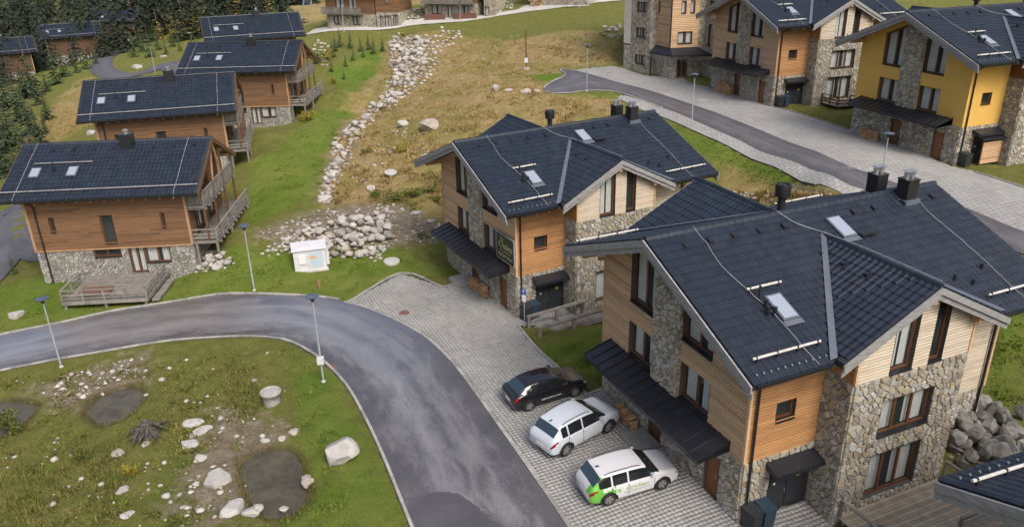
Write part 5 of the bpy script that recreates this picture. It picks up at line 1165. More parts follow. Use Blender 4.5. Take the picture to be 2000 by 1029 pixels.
# ------------------------------------------------------------------ parked cars
def car(name, label, px_r, px_f, wb, Lc, Wc, prof, paint, extra):
    """prof: (t from rear 0 to nose 1, z low, z belt, z roof, half width factor, roof half width factor); px_r, px_f: ground spots of the near wheels"""
    a, b = G1p(*px_r), G1p(*px_f); hd = math.atan2(b[1]-a[1], b[0]-a[0]); mid = (a+b)/2; lf = np.array((-math.sin(hd), math.cos(hd))); c = mid[:2]+lf*(Wc/2-.1)
    z0 = float(terr(c[0], c[1])); pit = math.atan2(b[2]-a[2], wb)
    root = thing(name, label, 'car', (c[0], c[1], z0+.01), hd, 'cars parked on the paving'); root.rotation_euler.y = -pit
    pr = np.array(prof); n = 110; T = np.linspace(0, 1, n); f = lambda k: np.interp(T, pr[:, 0], pr[:, k]); zl, zb, zr_, wf, rf = (f(k) for k in range(1, 6)); X = (T-.5)*Lc
    for arr in (zb, zr_, wf, rf):
        for _ in range(3): arr[1:-1] = (arr[:-2]+2*arr[1:-1]+arr[2:])/4
    hw = Wc/2; S = []
    for i in range(n):
        w_ = hw*wf[i]; r_ = hw*rf[i]; lo, be, ro_ = zl[i], zb[i], zr_[i]; be = max(be, lo+.12); ro_ = max(ro_, be+.005)
        S.append([(w_*.86, lo), (w_*.965, lo+.05), (w_*.99, lo+(be-lo)*.3), (w_, lo+(be-lo)*.55), (w_*.995, lo+(be-lo)*.75), (w_*.975, lo+(be-lo)*.92), (w_*.945, be), (w_*.6+r_*.37, be+(ro_-be)*.35), (w_*.3+r_*.69, be+(ro_-be)*.68), (r_*1.0, be+(ro_-be)*.93), (r_*.9, be+(ro_-be)*.985), (r_*.55, ro_+.0), (0, ro_+.012)])
    S = np.array(S); K_ = 3; jj_ = np.linspace(0, 12, 12*K_+1); S = np.stack([np.stack([np.interp(jj_, np.arange(13), S[i, :, k]) for k in range(2)], 1) for i in range(n)]); m_ = S.shape[1]; V = {}
    vid = lambda i, j, s: (i, j, s if j < m_-1 else 1); L_ = []; idx = {}
    for i in range(n):
        for j in range(m_):
            for s in (1, -1):
                k = vid(i, j, s)
                if k not in idx: idx[k] = len(L_); L_.append((X[i], s*S[i, j, 0], S[i, j, 1]))
    L_ = np.array(L_); ax = (-wb/2+extra.get('shift', 0), wb/2+extra.get('shift', 0)); wr = extra.get('wr', .315)
    quads = []
    for s in (1, -1):
        for i in range(n-1):
            for j in range(m_-1):
                q = [idx[vid(i, j, s)], idx[vid(i+1, j, s)], idx[vid(i+1, j+1, s)], idx[vid(i, j+1, s)]]
                if s < 0: pass
                else: q = q[::-1]
                cen = L_[q].mean(0); quads.append((q, i, j, s, cen))
    def arch(c_): return c_[2] < .95 and any((c_[0]-x)**2+(c_[2]-wr)**2 < (wr+.075)**2 for x in ax)
    body = MB(); body.v = [tuple(p) for p in L_]
    sel = {}
    t_of = lambda i: (T[i]+T[i+1])/2
    g0, g1 = extra['glass']; ws0, ws1 = extra['windshield']; rg0, rg1 = extra['rear']
    for q, i, j, s, cen in quads:
        j = (j+.5)/K_-.5
        if j < 6 and arch(cen): continue
        t = t_of(i); k = 0
        if 'patch' in extra and extra['patch'](t, cen, s): k = 1
        body.f.append(tuple(q)); body.m.append(k)
        def pick(nm): sel.setdefault(nm, []).append(q)
        zrel = 5.6 <= j <= 8.2
        if zrel and g0 < t < g1 and not any(abs(t-p) < .009 for p in extra['pillars']): pick('side_window_'+('l' if s > 0 else 'r')+str(sum(t > p for p in extra['pillars'])))
        elif j >= 6.8 and ws0 < t < ws1: pick('windshield')
        elif j >= 8.3 and rg0 < t < rg1: pick('rear_window')
        if t < .045 and 3.6 <= j <= 5.3 and abs(cen[1]) > hw*.62: pick('tail_light_'+('l' if s > 0 else 'r'))
        if .045 <= t < .085 and 4.2 <= j <= 5.3: pick('tail_light_'+('l' if s > 0 else 'r'))
        if .93 < t < .985 and 4 <= j <= 5.4: pick('headlight_'+('l' if s > 0 else 'r'))
    # ends and floor
    for i in (0, n-1):
        r = [idx[vid(i, j, 1)] for j in range(m_)]+[idx[vid(i, j, -1)] for j in range(m_-2, -1, -1)]; body.f.append(tuple(r if i else r[::-1])); body.m.append(0)
    me = body.mesh('body', [paint, extra.get('paint2', paint)], smooth=True); bo = ob('body', me, root)
    nrm = np.zeros((len(L_), 3)); 
    for q, *_ in quads:
        p = L_[q]; nn_ = np.cross(p[1]-p[0], p[3]-p[0]); nn_ /= np.linalg.norm(nn_)+1e-9
        for v in q: nrm[v] += nn_
    nrm /= np.linalg.norm(nrm, axis=1)[:, None]+1e-9
    for nm, qs in sel.items():
        base = nm.rsplit('_', 1)[0] if nm[-1].isdigit() or nm.endswith('_l') or nm.endswith('_r') else nm
        mb = MB(); mp = {}
        for q in qs:
            for v in q:
                if v not in mp: mp[v] = len(mb.v); mb.v.append(tuple(L_[v]+nrm[v]*.007))
            mb.f.append(tuple(mp[v] for v in q)); mb.m.append(0)
        mat = 'car_glass' if base in ('side_window', 'windshield') else 'rear_glass' if base == 'rear_window' else 'tail_light' if base == 'tail_light' else 'head_light'
        mb.build(base, mat, bo, smooth=True)
    for x in ax:
        for s in (1, -1):
            ar = MB(); kk = 18; aa = [R(-12)+R(204)*q/kk for q in range(kk+1)]; wy = s*(hw*np.interp(x/Lc+.5, pr[:, 0], pr[:, 4])+.004)
            ar.v = [(x+rr*math.cos(t), wy-s*dy, wr+rr*math.sin(t)) for rr, dy in ((wr-.02, .1), (wr+.05, .006), (wr+.1, .004)) for t in aa]
            for g in range(2):
                for q in range(kk): o_ = g*(kk+1)+q; ar.f.append((o_, o_+1, o_+kk+2, o_+kk+1)); ar.m.append(0)
            ar.build('wheel_arch', extra.get('arch', 'tyre'), root)
            wl = ob('wheel', None, root); wl.location = (x, s*(hw-.115), wr); y = MB(); P_ = [(wr*.62, -.1), (wr*.9, -.1), (wr, -.07), (wr, .07), (wr*.9, .1), (wr*.62, .1)]; k = 20
            for r_, yy in P_:
                for q in range(k): t = 2*math.pi*q/k; y.v.append((r_*math.cos(t), yy, r_*math.sin(t)))
            for i in range(len(P_)-1):
                for q in range(k): y.f.append((i*k+q, i*k+(q+1) % k, (i+1)*k+(q+1) % k, (i+1)*k+q)); y.m.append(0)
            y.build('tyre', 'tyre', wl); r = MB()
            for q in range(5):
                t = 2*math.pi*q/5; d, e = np.array((math.cos(t), 0, math.sin(t))), np.array((-math.sin(t), 0, math.cos(t))); r.obox(d*.02-e*.05+(0, s*.07, 0), d*(wr*.6), e*.1, (0, s*.025, 0))
            tt = [2*math.pi*q/20 for q in range(20)]; o_ = len(r.v)
            for rr in (wr*.56, wr*.66): r.v += [(rr*math.cos(t), s*.1, rr*math.sin(t)) for t in tt]
            for q in range(20): r.f.append((o_+q, o_+(q+1) % 20, o_+20+(q+1) % 20, o_+20+q)); r.m.append(0)
            r.build('rim', 'rim', wl)
            dk = MB(); dk.add([(wr*.6*math.cos(t), s*.02, wr*.6*math.sin(t)) for t in tt], [tuple(range(20))]); dk.build('brake_disc', 'tyre', wl)
    under = MB(); under.box((-Lc/2+.25, -hw*.8, .17), (Lc/2-.3, hw*.8, .5)); under.build('underbody', 'tyre', root)
    for s in (1, -1):
        tm = extra['mirror']; x = (tm-.5)*Lc; zz = np.interp(tm, pr[:, 0], pr[:, 2]); mb = MB(); mb.prism([(x-.06, s*hw*.93, zz+.02), (x+.08, s*hw*.93, zz+.02), (x+.06, s*(hw+.16), zz+.06), (x-.06, s*(hw+.16), zz+.06)], (0, 0, .12)); mb.build('mirror', paint, root)
    if extra.get('rails'):
        for s in (1, -1):
            P_ = []
            for t in np.linspace(*extra['rails'], 9): e = 1 if extra['rails'][0]+.01 < t < extra['rails'][1]-.01 else 0; P_.append(((t-.5)*Lc, s*hw*np.interp(t, pr[:, 0], pr[:, 5])*.93, np.interp(t, pr[:, 0], pr[:, 3])+.0+.045*e))
            mb = MB(); mb.tube(P_, .018, 6); mb.build('roof_rail', 'metal_black', root)
    for s in (1, -1):
        for t in extra['pillars']+(extra['mirror']+.03,):
            x = (t-.5)*Lc; w_ = hw*np.interp(t, pr[:, 0], pr[:, 4]); zt = np.interp(t, pr[:, 0], pr[:, 2]); mb = MB(); mb.box((x-.008, min(s*w_*.985, s*(w_+.006)), .36), (x+.008, max(s*w_*.985, s*(w_+.006)), zt-.04)); mb.build('door_gap', 'tyre', root)
        for t in (extra['pillars'][-1]+.03, extra['pillars'][0]+.035)[:len(extra['pillars'])]:
            x = (t-.5)*Lc; w_ = hw*np.interp(t, pr[:, 0], pr[:, 4]); zt = np.interp(t, pr[:, 0], pr[:, 2])-.13; mb = MB(); mb.box((x-.09, min(s*w_*.97, s*(w_+.03)), zt-.02), (x+.09, max(s*w_*.97, s*(w_+.03)), zt+.02)); mb.build('door_handle', paint, root)
    pl = MB(); zx = np.interp(.03, pr[:, 0], pr[:, 2])*.62; pl.box((-Lc/2-.02, -.24, zx-.06), (-Lc/2+.06, .24, zx+.06)); pl.build('number_plate', 'plate', root)
    an = MB(); xa = (extra.get('antenna', .12)-.5)*Lc; za = np.interp(extra.get('antenna', .12), pr[:, 0], pr[:, 3]); an.prism([(xa, -.03, za), (xa+.14, -.03, za), (xa+.14, .03, za), (xa, .03, za)], (-.06, 0, .07)); an.build('antenna', 'plastic_dark', root)
    for txt, x, z, sz, mat, sh in extra.get('text', ()):
        o = ob('lettering', text_mesh(txt, sz, mat, sh), root); y = -hw*1.003-.004; o.matrix_local = Matrix(((1, 0, 0, x), (0, 0, -1, y), (0, 1, 0, z), (0, 0, 0, 1)))
    return root
WAGON = [(0,.36,.74,.76,.80,.68),(.012,.30,.84,.88,.90,.72),(.035,.27,.93,1.02,.95,.74),(.075,.24,.95,1.20,.97,.75),(.12,.22,.955,1.38,.985,.75),(.15,.2,.955,1.45,.99,.75),(.3,.2,.95,1.485,1,.77),(.45,.2,.945,1.485,1,.78),(.56,.2,.94,1.455,1,.77),(.62,.2,.935,1.39,1,.76),(.70,.2,.93,1.17,1,.80),(.76,.2,.925,1.005,1,.84),(.8,.2,.915,.965,.99,.85),(.9,.21,.85,.90,.96,.82),(.96,.23,.74,.80,.90,.74),(.985,.26,.62,.68,.82,.64),(1,.32,.5,.54,.68,.5)]
SUV = [(0,.42,.80,.83,.82,.62),(.012,.36,.93,.97,.91,.68),(.04,.33,1.03,1.10,.96,.70),(.085,.3,1.06,1.32,.98,.71),(.13,.28,1.07,1.50,.99,.71),(.165,.26,1.07,1.575,.995,.71),(.3,.26,1.06,1.63,1,.74),(.42,.26,1.045,1.64,1,.75),(.54,.26,1.035,1.60,1,.75),(.60,.26,1.03,1.53,1,.75),(.69,.26,1.025,1.28,1,.80),(.755,.26,1.02,1.10,1,.86),(.79,.26,1.01,1.06,.99,.88),(.9,.28,.95,1.0,.965,.85),(.96,.31,.83,.90,.91,.78),(.985,.34,.68,.75,.84,.68),(1,.4,.56,.6,.7,.55)]
COUPE = [(0,.38,.76,.79,.80,.6),(.012,.32,.88,.92,.90,.66),(.04,.28,.96,1.02,.95,.68),(.09,.25,.985,1.14,.98,.66),(.16,.22,.98,1.30,.99,.66),(.22,.2,.97,1.375,1,.67),(.34,.2,.955,1.42,1,.70),(.46,.2,.94,1.42,1,.71),(.56,.2,.93,1.37,1,.71),(.61,.2,.925,1.31,1,.71),(.70,.2,.92,1.10,1,.77),(.76,.2,.91,.985,.99,.83),(.8,.2,.90,.945,.98,.84),(.9,.21,.83,.88,.95,.8),(.96,.23,.73,.78,.88,.72),(.985,.26,.61,.66,.8,.62),(1,.32,.5,.54,.66,.5)]
car('estate_car', 'white estate car with green rear corner and green side lettering', (1192,985), (1291,955), 2.5, 4.27, 1.74, WAGON, 'car_pearl',
    dict(glass=(.10, .70), windshield=(.615, .755), rear=(.045, .125), pillars=(.235, .41), mirror=.665, rails=(.17, .56), shift=-.03, antenna=.16, paint2='car_green',
         patch=lambda t, c, s: s < 0 and t < .275 and c[2] < 1.4 and (c[1] < -.42) and not (t > .21 and c[2] > .97) and not (.135 < t < .26 and .74+(t-.135)*.9 < c[2] < .93+(t-.135)*.25),
         text=(('slevclean', .02, .69, .30, 'print_green', 0.), ('CISTIACE SLUZBY PRE VAS DOM', .0, .50, .085, 'print_grey', 0.), ('\u25a0', -.82, .66, .2, 'print_green', 0.))))
car('crossover_car', 'white crossover car parked between the black car and the estate', (1107,888), (1188,843), 2.67, 4.46, 1.85, SUV, 'car_white',
    dict(glass=(.15, .71), windshield=(.595, .75), rear=(.055, .125), pillars=(.225, .42), mirror=.67, rails=(.19, .56), shift=-.05, wr=.35, antenna=.15))
car('hatchback', 'black hatchback car beside the grass patch with white lettering', (1035,801), (1123,773), 2.64, 4.3, 1.8, COUPE, 'car_black',
    dict(glass=(.17, .71), windshield=(.605, .755), rear=(.06, .17), pillars=(.40,), mirror=.67, shift=-.02, antenna=.24, text=(('www.acmio.com', -.1, .52, .17, 'print_white', 0.),)))
# ------------------------------------------------------------------ street lamps
def lamp(px_b, px_t, label, box=False, head=True):
    b = G1p(*px_b); r_ = rays(*px_t); t = math.hypot(b[0], b[1])/math.hypot(r_[0], r_[1]); h = float(np.clip(r_[2]*t+CZ-b[2], 3.2, 6.)); root = thing('street_lamp', label, 'lamp', tuple(b), 0, 'street lamps with saucer heads')
    mb = MB(); mb.lathe([(.055, -.2), (.055, h*.45), (.045, h*.45), (.036, h-.3)], 8); mb.build('pole', 'galv', root); mb = MB(); mb.lathe([(.12, -.05), (.12, .06), (.06, .1)], 8); mb.build('base_plate', 'concrete', root)
    if head:
        mb = MB(); mb.lathe([(.06, h-.32), (.1, h-.3), (.09, h-.05)], 10); mb.build('lantern', 'plastic_dark', root); mb = MB(); mb.lathe([(.1, h-.06), (.36, h-.04), (.38, h), (.2, h+.06), (.02, h+.1)], 16); mb.build('saucer', 'lamp_cap', root)
    if box: mb = MB(); mb.box((-.18, -.14, h*.22), (.18, .1, h*.22+.42)); mb.build('switch_box', 'white_panel', root)
    return root
for a, b, l, bx in (((120, 716), (80, 583), 'street lamp at the inner verge on the left, before the deck', 0), ((497, 567), (479, 440), 'street lamp on the lawn left of the white cabinet', 0), ((632, 745), (609, 578), 'street lamp with a white box on its pole at the bend', 1),
                    ((1146, 178), (1148, 88), 'street lamp at the dead end of the upper road', 0), ((1350, 252), (1355, 145), 'street lamp beside the upper road before the wood clad house', 0), ((1718, 368), (1733, 260), 'street lamp behind the chimneys of the nearest house', 0),
                    ((672, 62), (668, 5), 'street lamp before the balcony house by the lane', 0), ((899, 41), (897, 8), 'street lamp before the low brick walls', 0), ((1131, 14), (1131, -30), 'lamp pole before the low stone house at top', 0), ((192, 107), (185, 73), 'distant street lamp beside the bend of the lane', 0), ((303, 142), (302, 85), 'street lamp by white boulders behind the chalet row', 0)):
    lamp(a, b, l, bx)
b = G1p(1028, 138); r = thing('cable_post', 'lone post with white meter box on the grassy slope', 'post', tuple(b)); mb = MB(); mb.lathe([(.09, -.2), (.07, 5.0)], 8); mb.build('pole', 'wood_dark', r)
mb = MB(); mb.box((-.22, -.25, 1.0), (.22, -.08, 1.6)); mb.build('meter_box', 'white_panel', r); mb = MB(); mb.lathe([(.5, -.1), (.42, .35), (.2, .4)], 9); mb.build('footing', 'rock', r)
# ------------------------------------------------------------------ lawn furniture, signs, covers
p0, p1 = G1p(577, 531), G1p(640, 528); rz = math.atan2(p1[1]-p0[1], p1[0]-p0[0]); wd = np.linalg.norm(p1[:2]-p0[:2]); ub = thing('utility_cabinet', 'white box cabinet with photo panel standing on the lawn', 'cabinet', tuple(p0), rz); hh = 1.55
mb = MB(); mb.box((0, 0, 0), (wd, 1.15, hh)); mb.build('cabinet_body', 'white_panel', ub); mb = MB(); mb.box((-.1, -.12, -.15), (wd+.1, 1.25, 0)); mb.build('plinth', 'concrete', ub)
mb = MB(); mb.prism([(-.1, -.12, hh+.04), (wd+.1, -.12, hh+.04), (wd+.1, 1.3, hh+.22), (-.1, 1.3, hh+.22)], (0, 0, .07)); mb.build('cabinet_roof', 'white_panel', ub)
mb = MB(); mb.box((.35, -.09, .55), (.85, -.002, 1.2)); mb.build('meter_door', 'white_paint', ub); mb = MB(); mb.box((1.15, -.03, .2), (wd-.25, -.002, 1.4)); pp = mb.build('photo_panel', 'photo_blue', ub)
mb = MB(); mb.add([(1.4+.22*math.cos(k*.7854)*1.2, -.034, .98+.14*math.sin(k*.7854)) for k in range(8)], [tuple(range(8))]); mb.build('picture', 'photo_orange', pp); mb = MB(); mb.box((wd+.02, .1, .25), (wd+.22, .85, 1.25)); mb.build('side_box', 'white_panel', ub)
mb = MB(); mb.box((1.0, -.03, .05), (1.04, -.002, .55)); mb.build('lock_bar', 'galv', ub)
def disc(name, px, r_, mat, label, cat, h=.05, dz=0):
    c = G1p(*px); mb = MB(); mb.lathe([(r_, -.1), (r_, h*.7), (r_*.93, h)], 20); o = ob(name, mb.mesh(name, mat), None, (c[0], c[1], c[2]+dz)); return tag(o, label, cat)
disc('manhole_cover', (765, 511), .62, 'concrete', 'round concrete manhole lid lying in the lawn', 'manhole', .14); disc('manhole_cover', (790, 611), .36, 'rust', 'round rusty manhole cover in the grey paving', 'manhole', .012); disc('manhole_cover', (649, 716), .28, 'rust', 'rusty drain cover at the inner edge of the bend', 'manhole', .012)
disc('manhole_cover', (1190, 141), .5, 'kerb', 'dark manhole cover in the upper paving near the tall building', 'manhole', .015); disc('manhole_cover', (1372, 196), .5, 'kerb', 'pale manhole cover in the upper paving before the wood clad house', 'manhole', .015)
c = G1p(625, 563); mb = MB(); mb.obox((-.06, -.06, -.1), (.12, 0, 0), (0, .12, 0), (-.05, 0, .75)); tag(ob('marker_post', mb.mesh('marker_post', 'red_marker'), None, tuple(c)), 'short tilted reddish post in the lawn above the bend', 'post')
c = G1p(532, 787); pt = thing('concrete_pot', 'pale round concrete pot standing by the big pond', 'pot', tuple(c)); mb = MB(); mb.lathe([(.42, -.15), (.45, .3), (.50, .62), (.55, .64), (.56, .76), (.5, .78), (.47, .7)], 18); mb.build('pot_body', 'kerb', pt, smooth=True); mb = MB(); mb.lathe([(.0, .70), (.46, .71), (.3, .74)], 12); mb.build('soil', 'kerb', pt)
# tree stump with bare roots
c = G1p(290, 850); stp = thing('tree_stump', 'weathered grey tree stump with splayed roots on the grass', 'stump', tuple(c)); rg = random.Random(5); mb = MB(); mb.lathe([(.5, -.2), (.4, .15), (.31, .5), (.33, .78), (.2, .86), (.1, .7)], 11); mb.build('trunk', 'stump_wood', stp)
for k in range(26):
    t = k*2*math.pi/26+rg.uniform(-.25, .25); l_ = rg.uniform(.55, 1.25); z_ = rg.uniform(.35, .8); q = rg.uniform(-.25, .25); P_ = [(.22*math.cos(t), .22*math.sin(t), z_), (.45*l_*math.cos(t+q), .45*l_*math.sin(t+q), z_*.75+rg.uniform(-.1, .12)), (.75*l_*math.cos(t+q*.4), .75*l_*math.sin(t+q*.4), z_*.35+rg.uniform(-.08, .16)), (l_*math.cos(t+q*1.4), l_*math.sin(t+q*1.4), rg.uniform(-.1, .3))]
    mb = MB(); r0 = rg.uniform(.05, .12); mb.tube(P_, [r0, r0*.8, r0*.55, .012], 5); mb.build('root', 'stump_wood', stp)
# reception sign and parking sign
sg = thing('reception_sign', 'dark sign board with gold lettering on the wood wall by the canopy', 'sign', LODGE['B'][:3], LODGE['B'][3]); mb = MB(); mb.box((-.22, 3.3, 3.62), (-.14, 5.6, 5.32)); mb.build('board', 'sign_board', sg, True)
fm = MB()
for a_, b_ in (((-.24, 3.25, 3.57), (-.13, 5.65, 3.62)), ((-.24, 3.25, 5.32), (-.13, 5.65, 5.37)), ((-.24, 3.25, 3.62), (-.13, 3.3, 5.32)), ((-.24, 5.6, 3.62), (-.13, 5.65, 5.32))): fm.box(a_, b_)
fm.build('frame', 'wood_fascia', sg, True)
for txt, y, z, sz, sh in (('The', 4.0, 5.02, .26, .35), ('Chalets', 4.45, 4.62, .62, .35), ('RECEPTION', 4.45, 3.9, .37, 0)):
    o = ob('lettering', text_mesh(txt, sz, 'sign_gold', sh), sg); o.matrix_local = Matrix(((0, 0, -1, -.226), (-1, 0, 0, -y), (0, 1, 0, z), (0, 0, 0, 1)))
mb = MB(); mb.box((-.23, 3.7, 4.22), (-.222, 5.2, 4.25)); mb.build('rule_line', 'sign_gold', sg, True)
c = G1p(1024.5, 628); ps = thing('parking_sign', 'blue and white parking sign on a thin pole by the bins', 'sign', tuple(c), R(-25)); mb = MB(); mb.tube([(0, 0, -.2), (0, 0, 2.35)], .03, 6); mb.build('pole', 'galv', ps)
mb = MB(); mb.box((-.15, -.05, 1.95), (.15, -.03, 2.35)); bb = mb.build('blue_plate', 'sign_blue', ps); o = ob('lettering', text_mesh('P', .28, 'print_white'), bb); o.matrix_local = Matrix(((1, 0, 0, 0), (0, 0, -1, -.056), (0, 1, 0, 2.15), (0, 0, 0, 1)))
mb = MB(); mb.box((-.14, -.05, 1.45), (.14, -.03, 1.88)); mb.build('white_plate', 'white_paint', ps)
# wheelie bins
def wbin(px, rz, label, mat='plastic_dark', loc=None):
    c = loc if loc is not None else G1p(*px); r_ = thing('wheelie_bin', label, 'bin', tuple(c), rz, 'wheelie bins by house entrances'); mb = MB(); P0 = [(-.24, -.27), (.24, -.27), (.24, .27), (-.24, .27)]; P1 = [(-.29, -.34), (.29, -.34), (.29, .36), (-.29, .36)]
    mb.add([(*p, .04) for p in P0]+[(*p, .95) for p in P1], [(3, 2, 1, 0), (4, 5, 6, 7), (0, 1, 5, 4), (1, 2, 6, 5), (2, 3, 7, 6), (3, 0, 4, 7)]); mb.build('bin_body', mat, r_)
    mb = MB(); mb.prism([(-.31, -.37, .99), (.31, -.37, .99), (.31, .38, 1.05), (-.31, .38, 1.05)], (0, 0, -.05)); mb.build('lid', mat, r_); mb = MB(); mb.tube([(-.27, .42, .97), (.27, .42, .97)], .03, 6); mb.build('handle', mat, r_)
    for s in (-.22, .22): mb = MB(); mb.beam((s-.03, .3, .1), (s+.03, .3, .1), .2, .2); mb.build('wheel', 'tyre', r_)
yA = LODGE['A'][3]; yB = LODGE['B'][3]; cA, sA = LODGE['A'], LODGE['B']
wbin(0, yA+R(10), 'dark wheelie bin at the corner downpipe of the nearest house', loc=world_of(LODGE['A'], (.35, 5.95, -.15))); wbin(0, yA, 'blue grey bin right of the dark one by the nearest house', 'plastic_blue', world_of(LODGE['A'], (1.0, 5.95, -.15)))
wbin(0, yB+R(8), 'dark wheelie bin behind the parking sign', loc=world_of(LODGE['B'], (.35, 6.15, 0))); wbin(0, yB, 'blue bin between parking sign and black entrance door', 'plastic_blue', world_of(LODGE['B'], (1.0, 5.95, 0)))
wbin(0, LODGE['C'][3], 'left dark bin beside the wood clad upper house', loc=world_of(LODGE['C'], (.55, 6.0, 0))); wbin(0, LODGE['C'][3], 'right dark bin beside the wood clad upper house', 'plastic_blue', world_of(LODGE['C'], (1.2, 6.0, 0))); wbin(0, LODGE['D'][3], 'dark bin at the corner of the yellow house', loc=world_of(LODGE['D'], (.45, 6.0, 0)))
# firewood stacked against the house fronts
def firewood(key, y0, y1, h, label, x=-.35):
    lo = LODGE[key]; r_ = thing('firewood_stack', label, 'firewood', tuple(world_of(lo, (x, (y0+y1)/2, 0))), lo[3], 'split firewood against house walls'); rg = random.Random(int(y0*10)+ord(key)); n = 0
    z = .06
    while z < h:
        y = -(y1-y0)/2+rg.uniform(0, .1)+z*.25
        while y < (y1-y0)/2-z*.25:
            rr = rg.uniform(.06, .11); mb = MB(); l_ = rg.uniform(.3, .45); mb.tube([(-l_/2+rg.uniform(-.05, .05), -y, z), (l_/2, -y+rg.uniform(-.04, .04), z+rg.uniform(-.03, .03))], rr, 5); mb.build('log', 'firewood', r_); y += rr*1.9; n += 1
        z += .15
firewood('A', -3.4, -1.7, .55, 'split firewood heap against the nearest house behind the cars', -.4); firewood('B', -.6, 1.9, .75, 'split firewood heap under the reception canopy', -.4)
firewood('C', -3.8, -.9, 1.1, 'split firewood heap at the wood clad upper house', -.4); firewood('D', -3.9, -1.9, .9, 'split firewood heap at the yellow house', -.45)
fw = thing('firewood_stack', 'rusty brown woodpile at the low stone house on top', 'firewood', tuple(G1p(1050, 12)), 0, 'split firewood against house walls'); rg = random.Random(3)
for i in range(40): mb = MB(); x, z = rg.uniform(-1.6, 1.6), rg.uniform(.1, 1.2); mb.tube([(x, -.6, z), (x+.05, -.15, z)], .13, 5); mb.build('log', 'firewood', fw)
for key, lab, y in (('A', 'grey stone doorstep slab before the nearest house', -.75), ('B', 'grey doorstep slab under the reception canopy', -1.6)):
    lo = LODGE[key]; mb = MB(); mb.box((-1.35, y-.75, -.1), (-.06, y+.75, .17)); tag(ob('doorstep', mb.mesh('doorstep', 'kerb', True), None, tuple(lo[:3]), lo[3]), lab, 'step')
# board walk with handrails between the two houses
bw = thing('boardwalk', 'grey plank boardwalk with two handrails between the two houses', 'boardwalk', LODGE['B'][:3], LODGE['B'][3]); planks(bw, -.4, 5.6, 7.25, 8.85, .06, 'y', .16); 
for y, x0, x1 in ((7.25, -.15, 4.0), (8.95, -.35, 4.6)):
    mb = MB(); mb.beam((x0-.1, y, .86), (x1+.1, y, .92), .2, .13); mb.build('handrail', 'wood_grey', bw, True)
    for k in range(3): x = x0+(x1-x0)*k/2; mb = MB(); mb.box((x-.09, y-.09, -.4), (x+.09, y+.09, .81)); mb.build('post', 'wood_grey', bw, True)
# terrace deck of the nearest house, bottom right
td = thing('terrace_deck', 'plank terrace deck with timber rails under the tall window', 'deck', LODGE['A'][:3], LODGE['A'][3]); planks(td, 3.75, 9.75, 7.02, 10.6, .1, 'x', .16, mat='wood_deck')
for y in (7.3, 8.8, 10.3): mb = MB(); mb.box((3.8, y-.06, -.15), (9.7, y+.06, .058)); mb.build('joist', 'wood_grey', td, True)
for P_ in ([(3.85, 7.1), (3.85, 10.5)], [(9.65, 7.1), (9.65, 8.6)], [(7.2, 9.8), (9.65, 9.8)]): railing(td, P_, .1, .85, mat='wood_grey', infill=None, step=1.7)
c = world_of(LODGE['A'], (4.6, 8.4, .11)); mt = MB(); mt.lathe([(.42, 0), (.42, .03), (.4, .035)], 18); tag(ob('round_mat', mt.mesh('round_mat', 'lamp_cap'), None, tuple(c)), 'round grey mat lying on the terrace deck', 'mat')
td2 = thing('terrace_deck', 'small railed terrace between the wood clad and yellow houses', 'deck', LODGE['C'][:3], LODGE['C'][3]); planks(td2, 4.6, 9.0, 7.02, 9.4, .25, 'x', .2, individual=False)
railing(td2, [(4.65, 7.1), (4.65, 9.3), (8.95, 9.3)], .25, .9, mat='wood_dark', infill='rails', step=1.4)
# slatted bin store beside the yellow house
bs = thing('bin_store', 'slatted timber bin store with dark roof by the yellow house', 'shed', tuple(world_of(LODGE['D'], (1.6, 5.6, 0))), LODGE['D'][3])
for k in range(11): mb = MB(); mb.box((.05, .62, .1+k*.15), (1.9, .66, .21+k*.15)); mb.build('slat', 'wood_front', bs, True)
for x in (0, .95, 1.9): mb = MB(); mb.box((x, .55, 0), (x+.08, .615, 1.85)); mb.build('post', 'wood_dark', bs, True)
mb = MB(); mb.prism([(-.2, .0, 2.15), (2.2, .0, 2.15), (2.2, .85, 1.88), (-.2, .85, 1.88)], (0, 0, .09)); mb.build('shed_roof', 'canopy_metal', bs, True)
# ------------------------------------------------------------------ rocks
import bmesh
def rock_mesh(name, seed, mat, sub=2, flat=.75, cuts=11, smooth=False):
    rg = np.random.default_rng(seed); bm = bmesh.new(); bmesh.ops.create_icosphere(bm, subdivisions=sub, radius=1)
    V = np.array([v.co[:] for v in bm.verts])
    for _ in range(cuts if sub > 1 else 6):
        n = rg.normal(size=3); n /= np.linalg.norm(n); d = rg.uniform(.55, .85); ex = np.maximum(0, V@n-d); V = V-ex[:, None]*n
    V += rg.normal(0, .018 if sub < 3 else .009, V.shape); V *= np.array((1, rg.uniform(.72, .95), flat*rg.uniform(.85, 1.1)))
    for v, p in zip(bm.verts, V): v.co = p
    me = bpy.data.meshes.new(name); bm.to_mesh(me); bm.free(); me.materials.append(MATS[mat])
    if smooth: me.polygons.foreach_set('use_smooth', [True]*len(me.polygons))
    return me
ROCKS = {m_: [rock_mesh('boulder', 100*k+i, m_, 3 if k else 2, .8 if k == 1 else .75, 13 if k == 1 else 11, False) for i in range(7)] for k, m_ in enumerate(('rock', 'rock_dark', 'rock_white'))}
def boulder(px, r_, label, group=None, mat='rock', rg=random, dz=-.12, pos=None, flat=1., name='boulder'):
    c = pos if pos is not None else G1p(*px); o = ob(name, rg.choice(ROCKS[mat]), None, (c[0], c[1], c[2]+r_*(.35*flat)+dz*r_)); tl = .35 if group else .12; o.rotation_euler = (rg.uniform(-tl, tl), rg.uniform(-tl, tl), rg.uniform(0, 6.28)); s = r_*rg.uniform(.92, 1.08); o.scale = (s, s, s*flat); return tag(o, label, 'boulder', group)
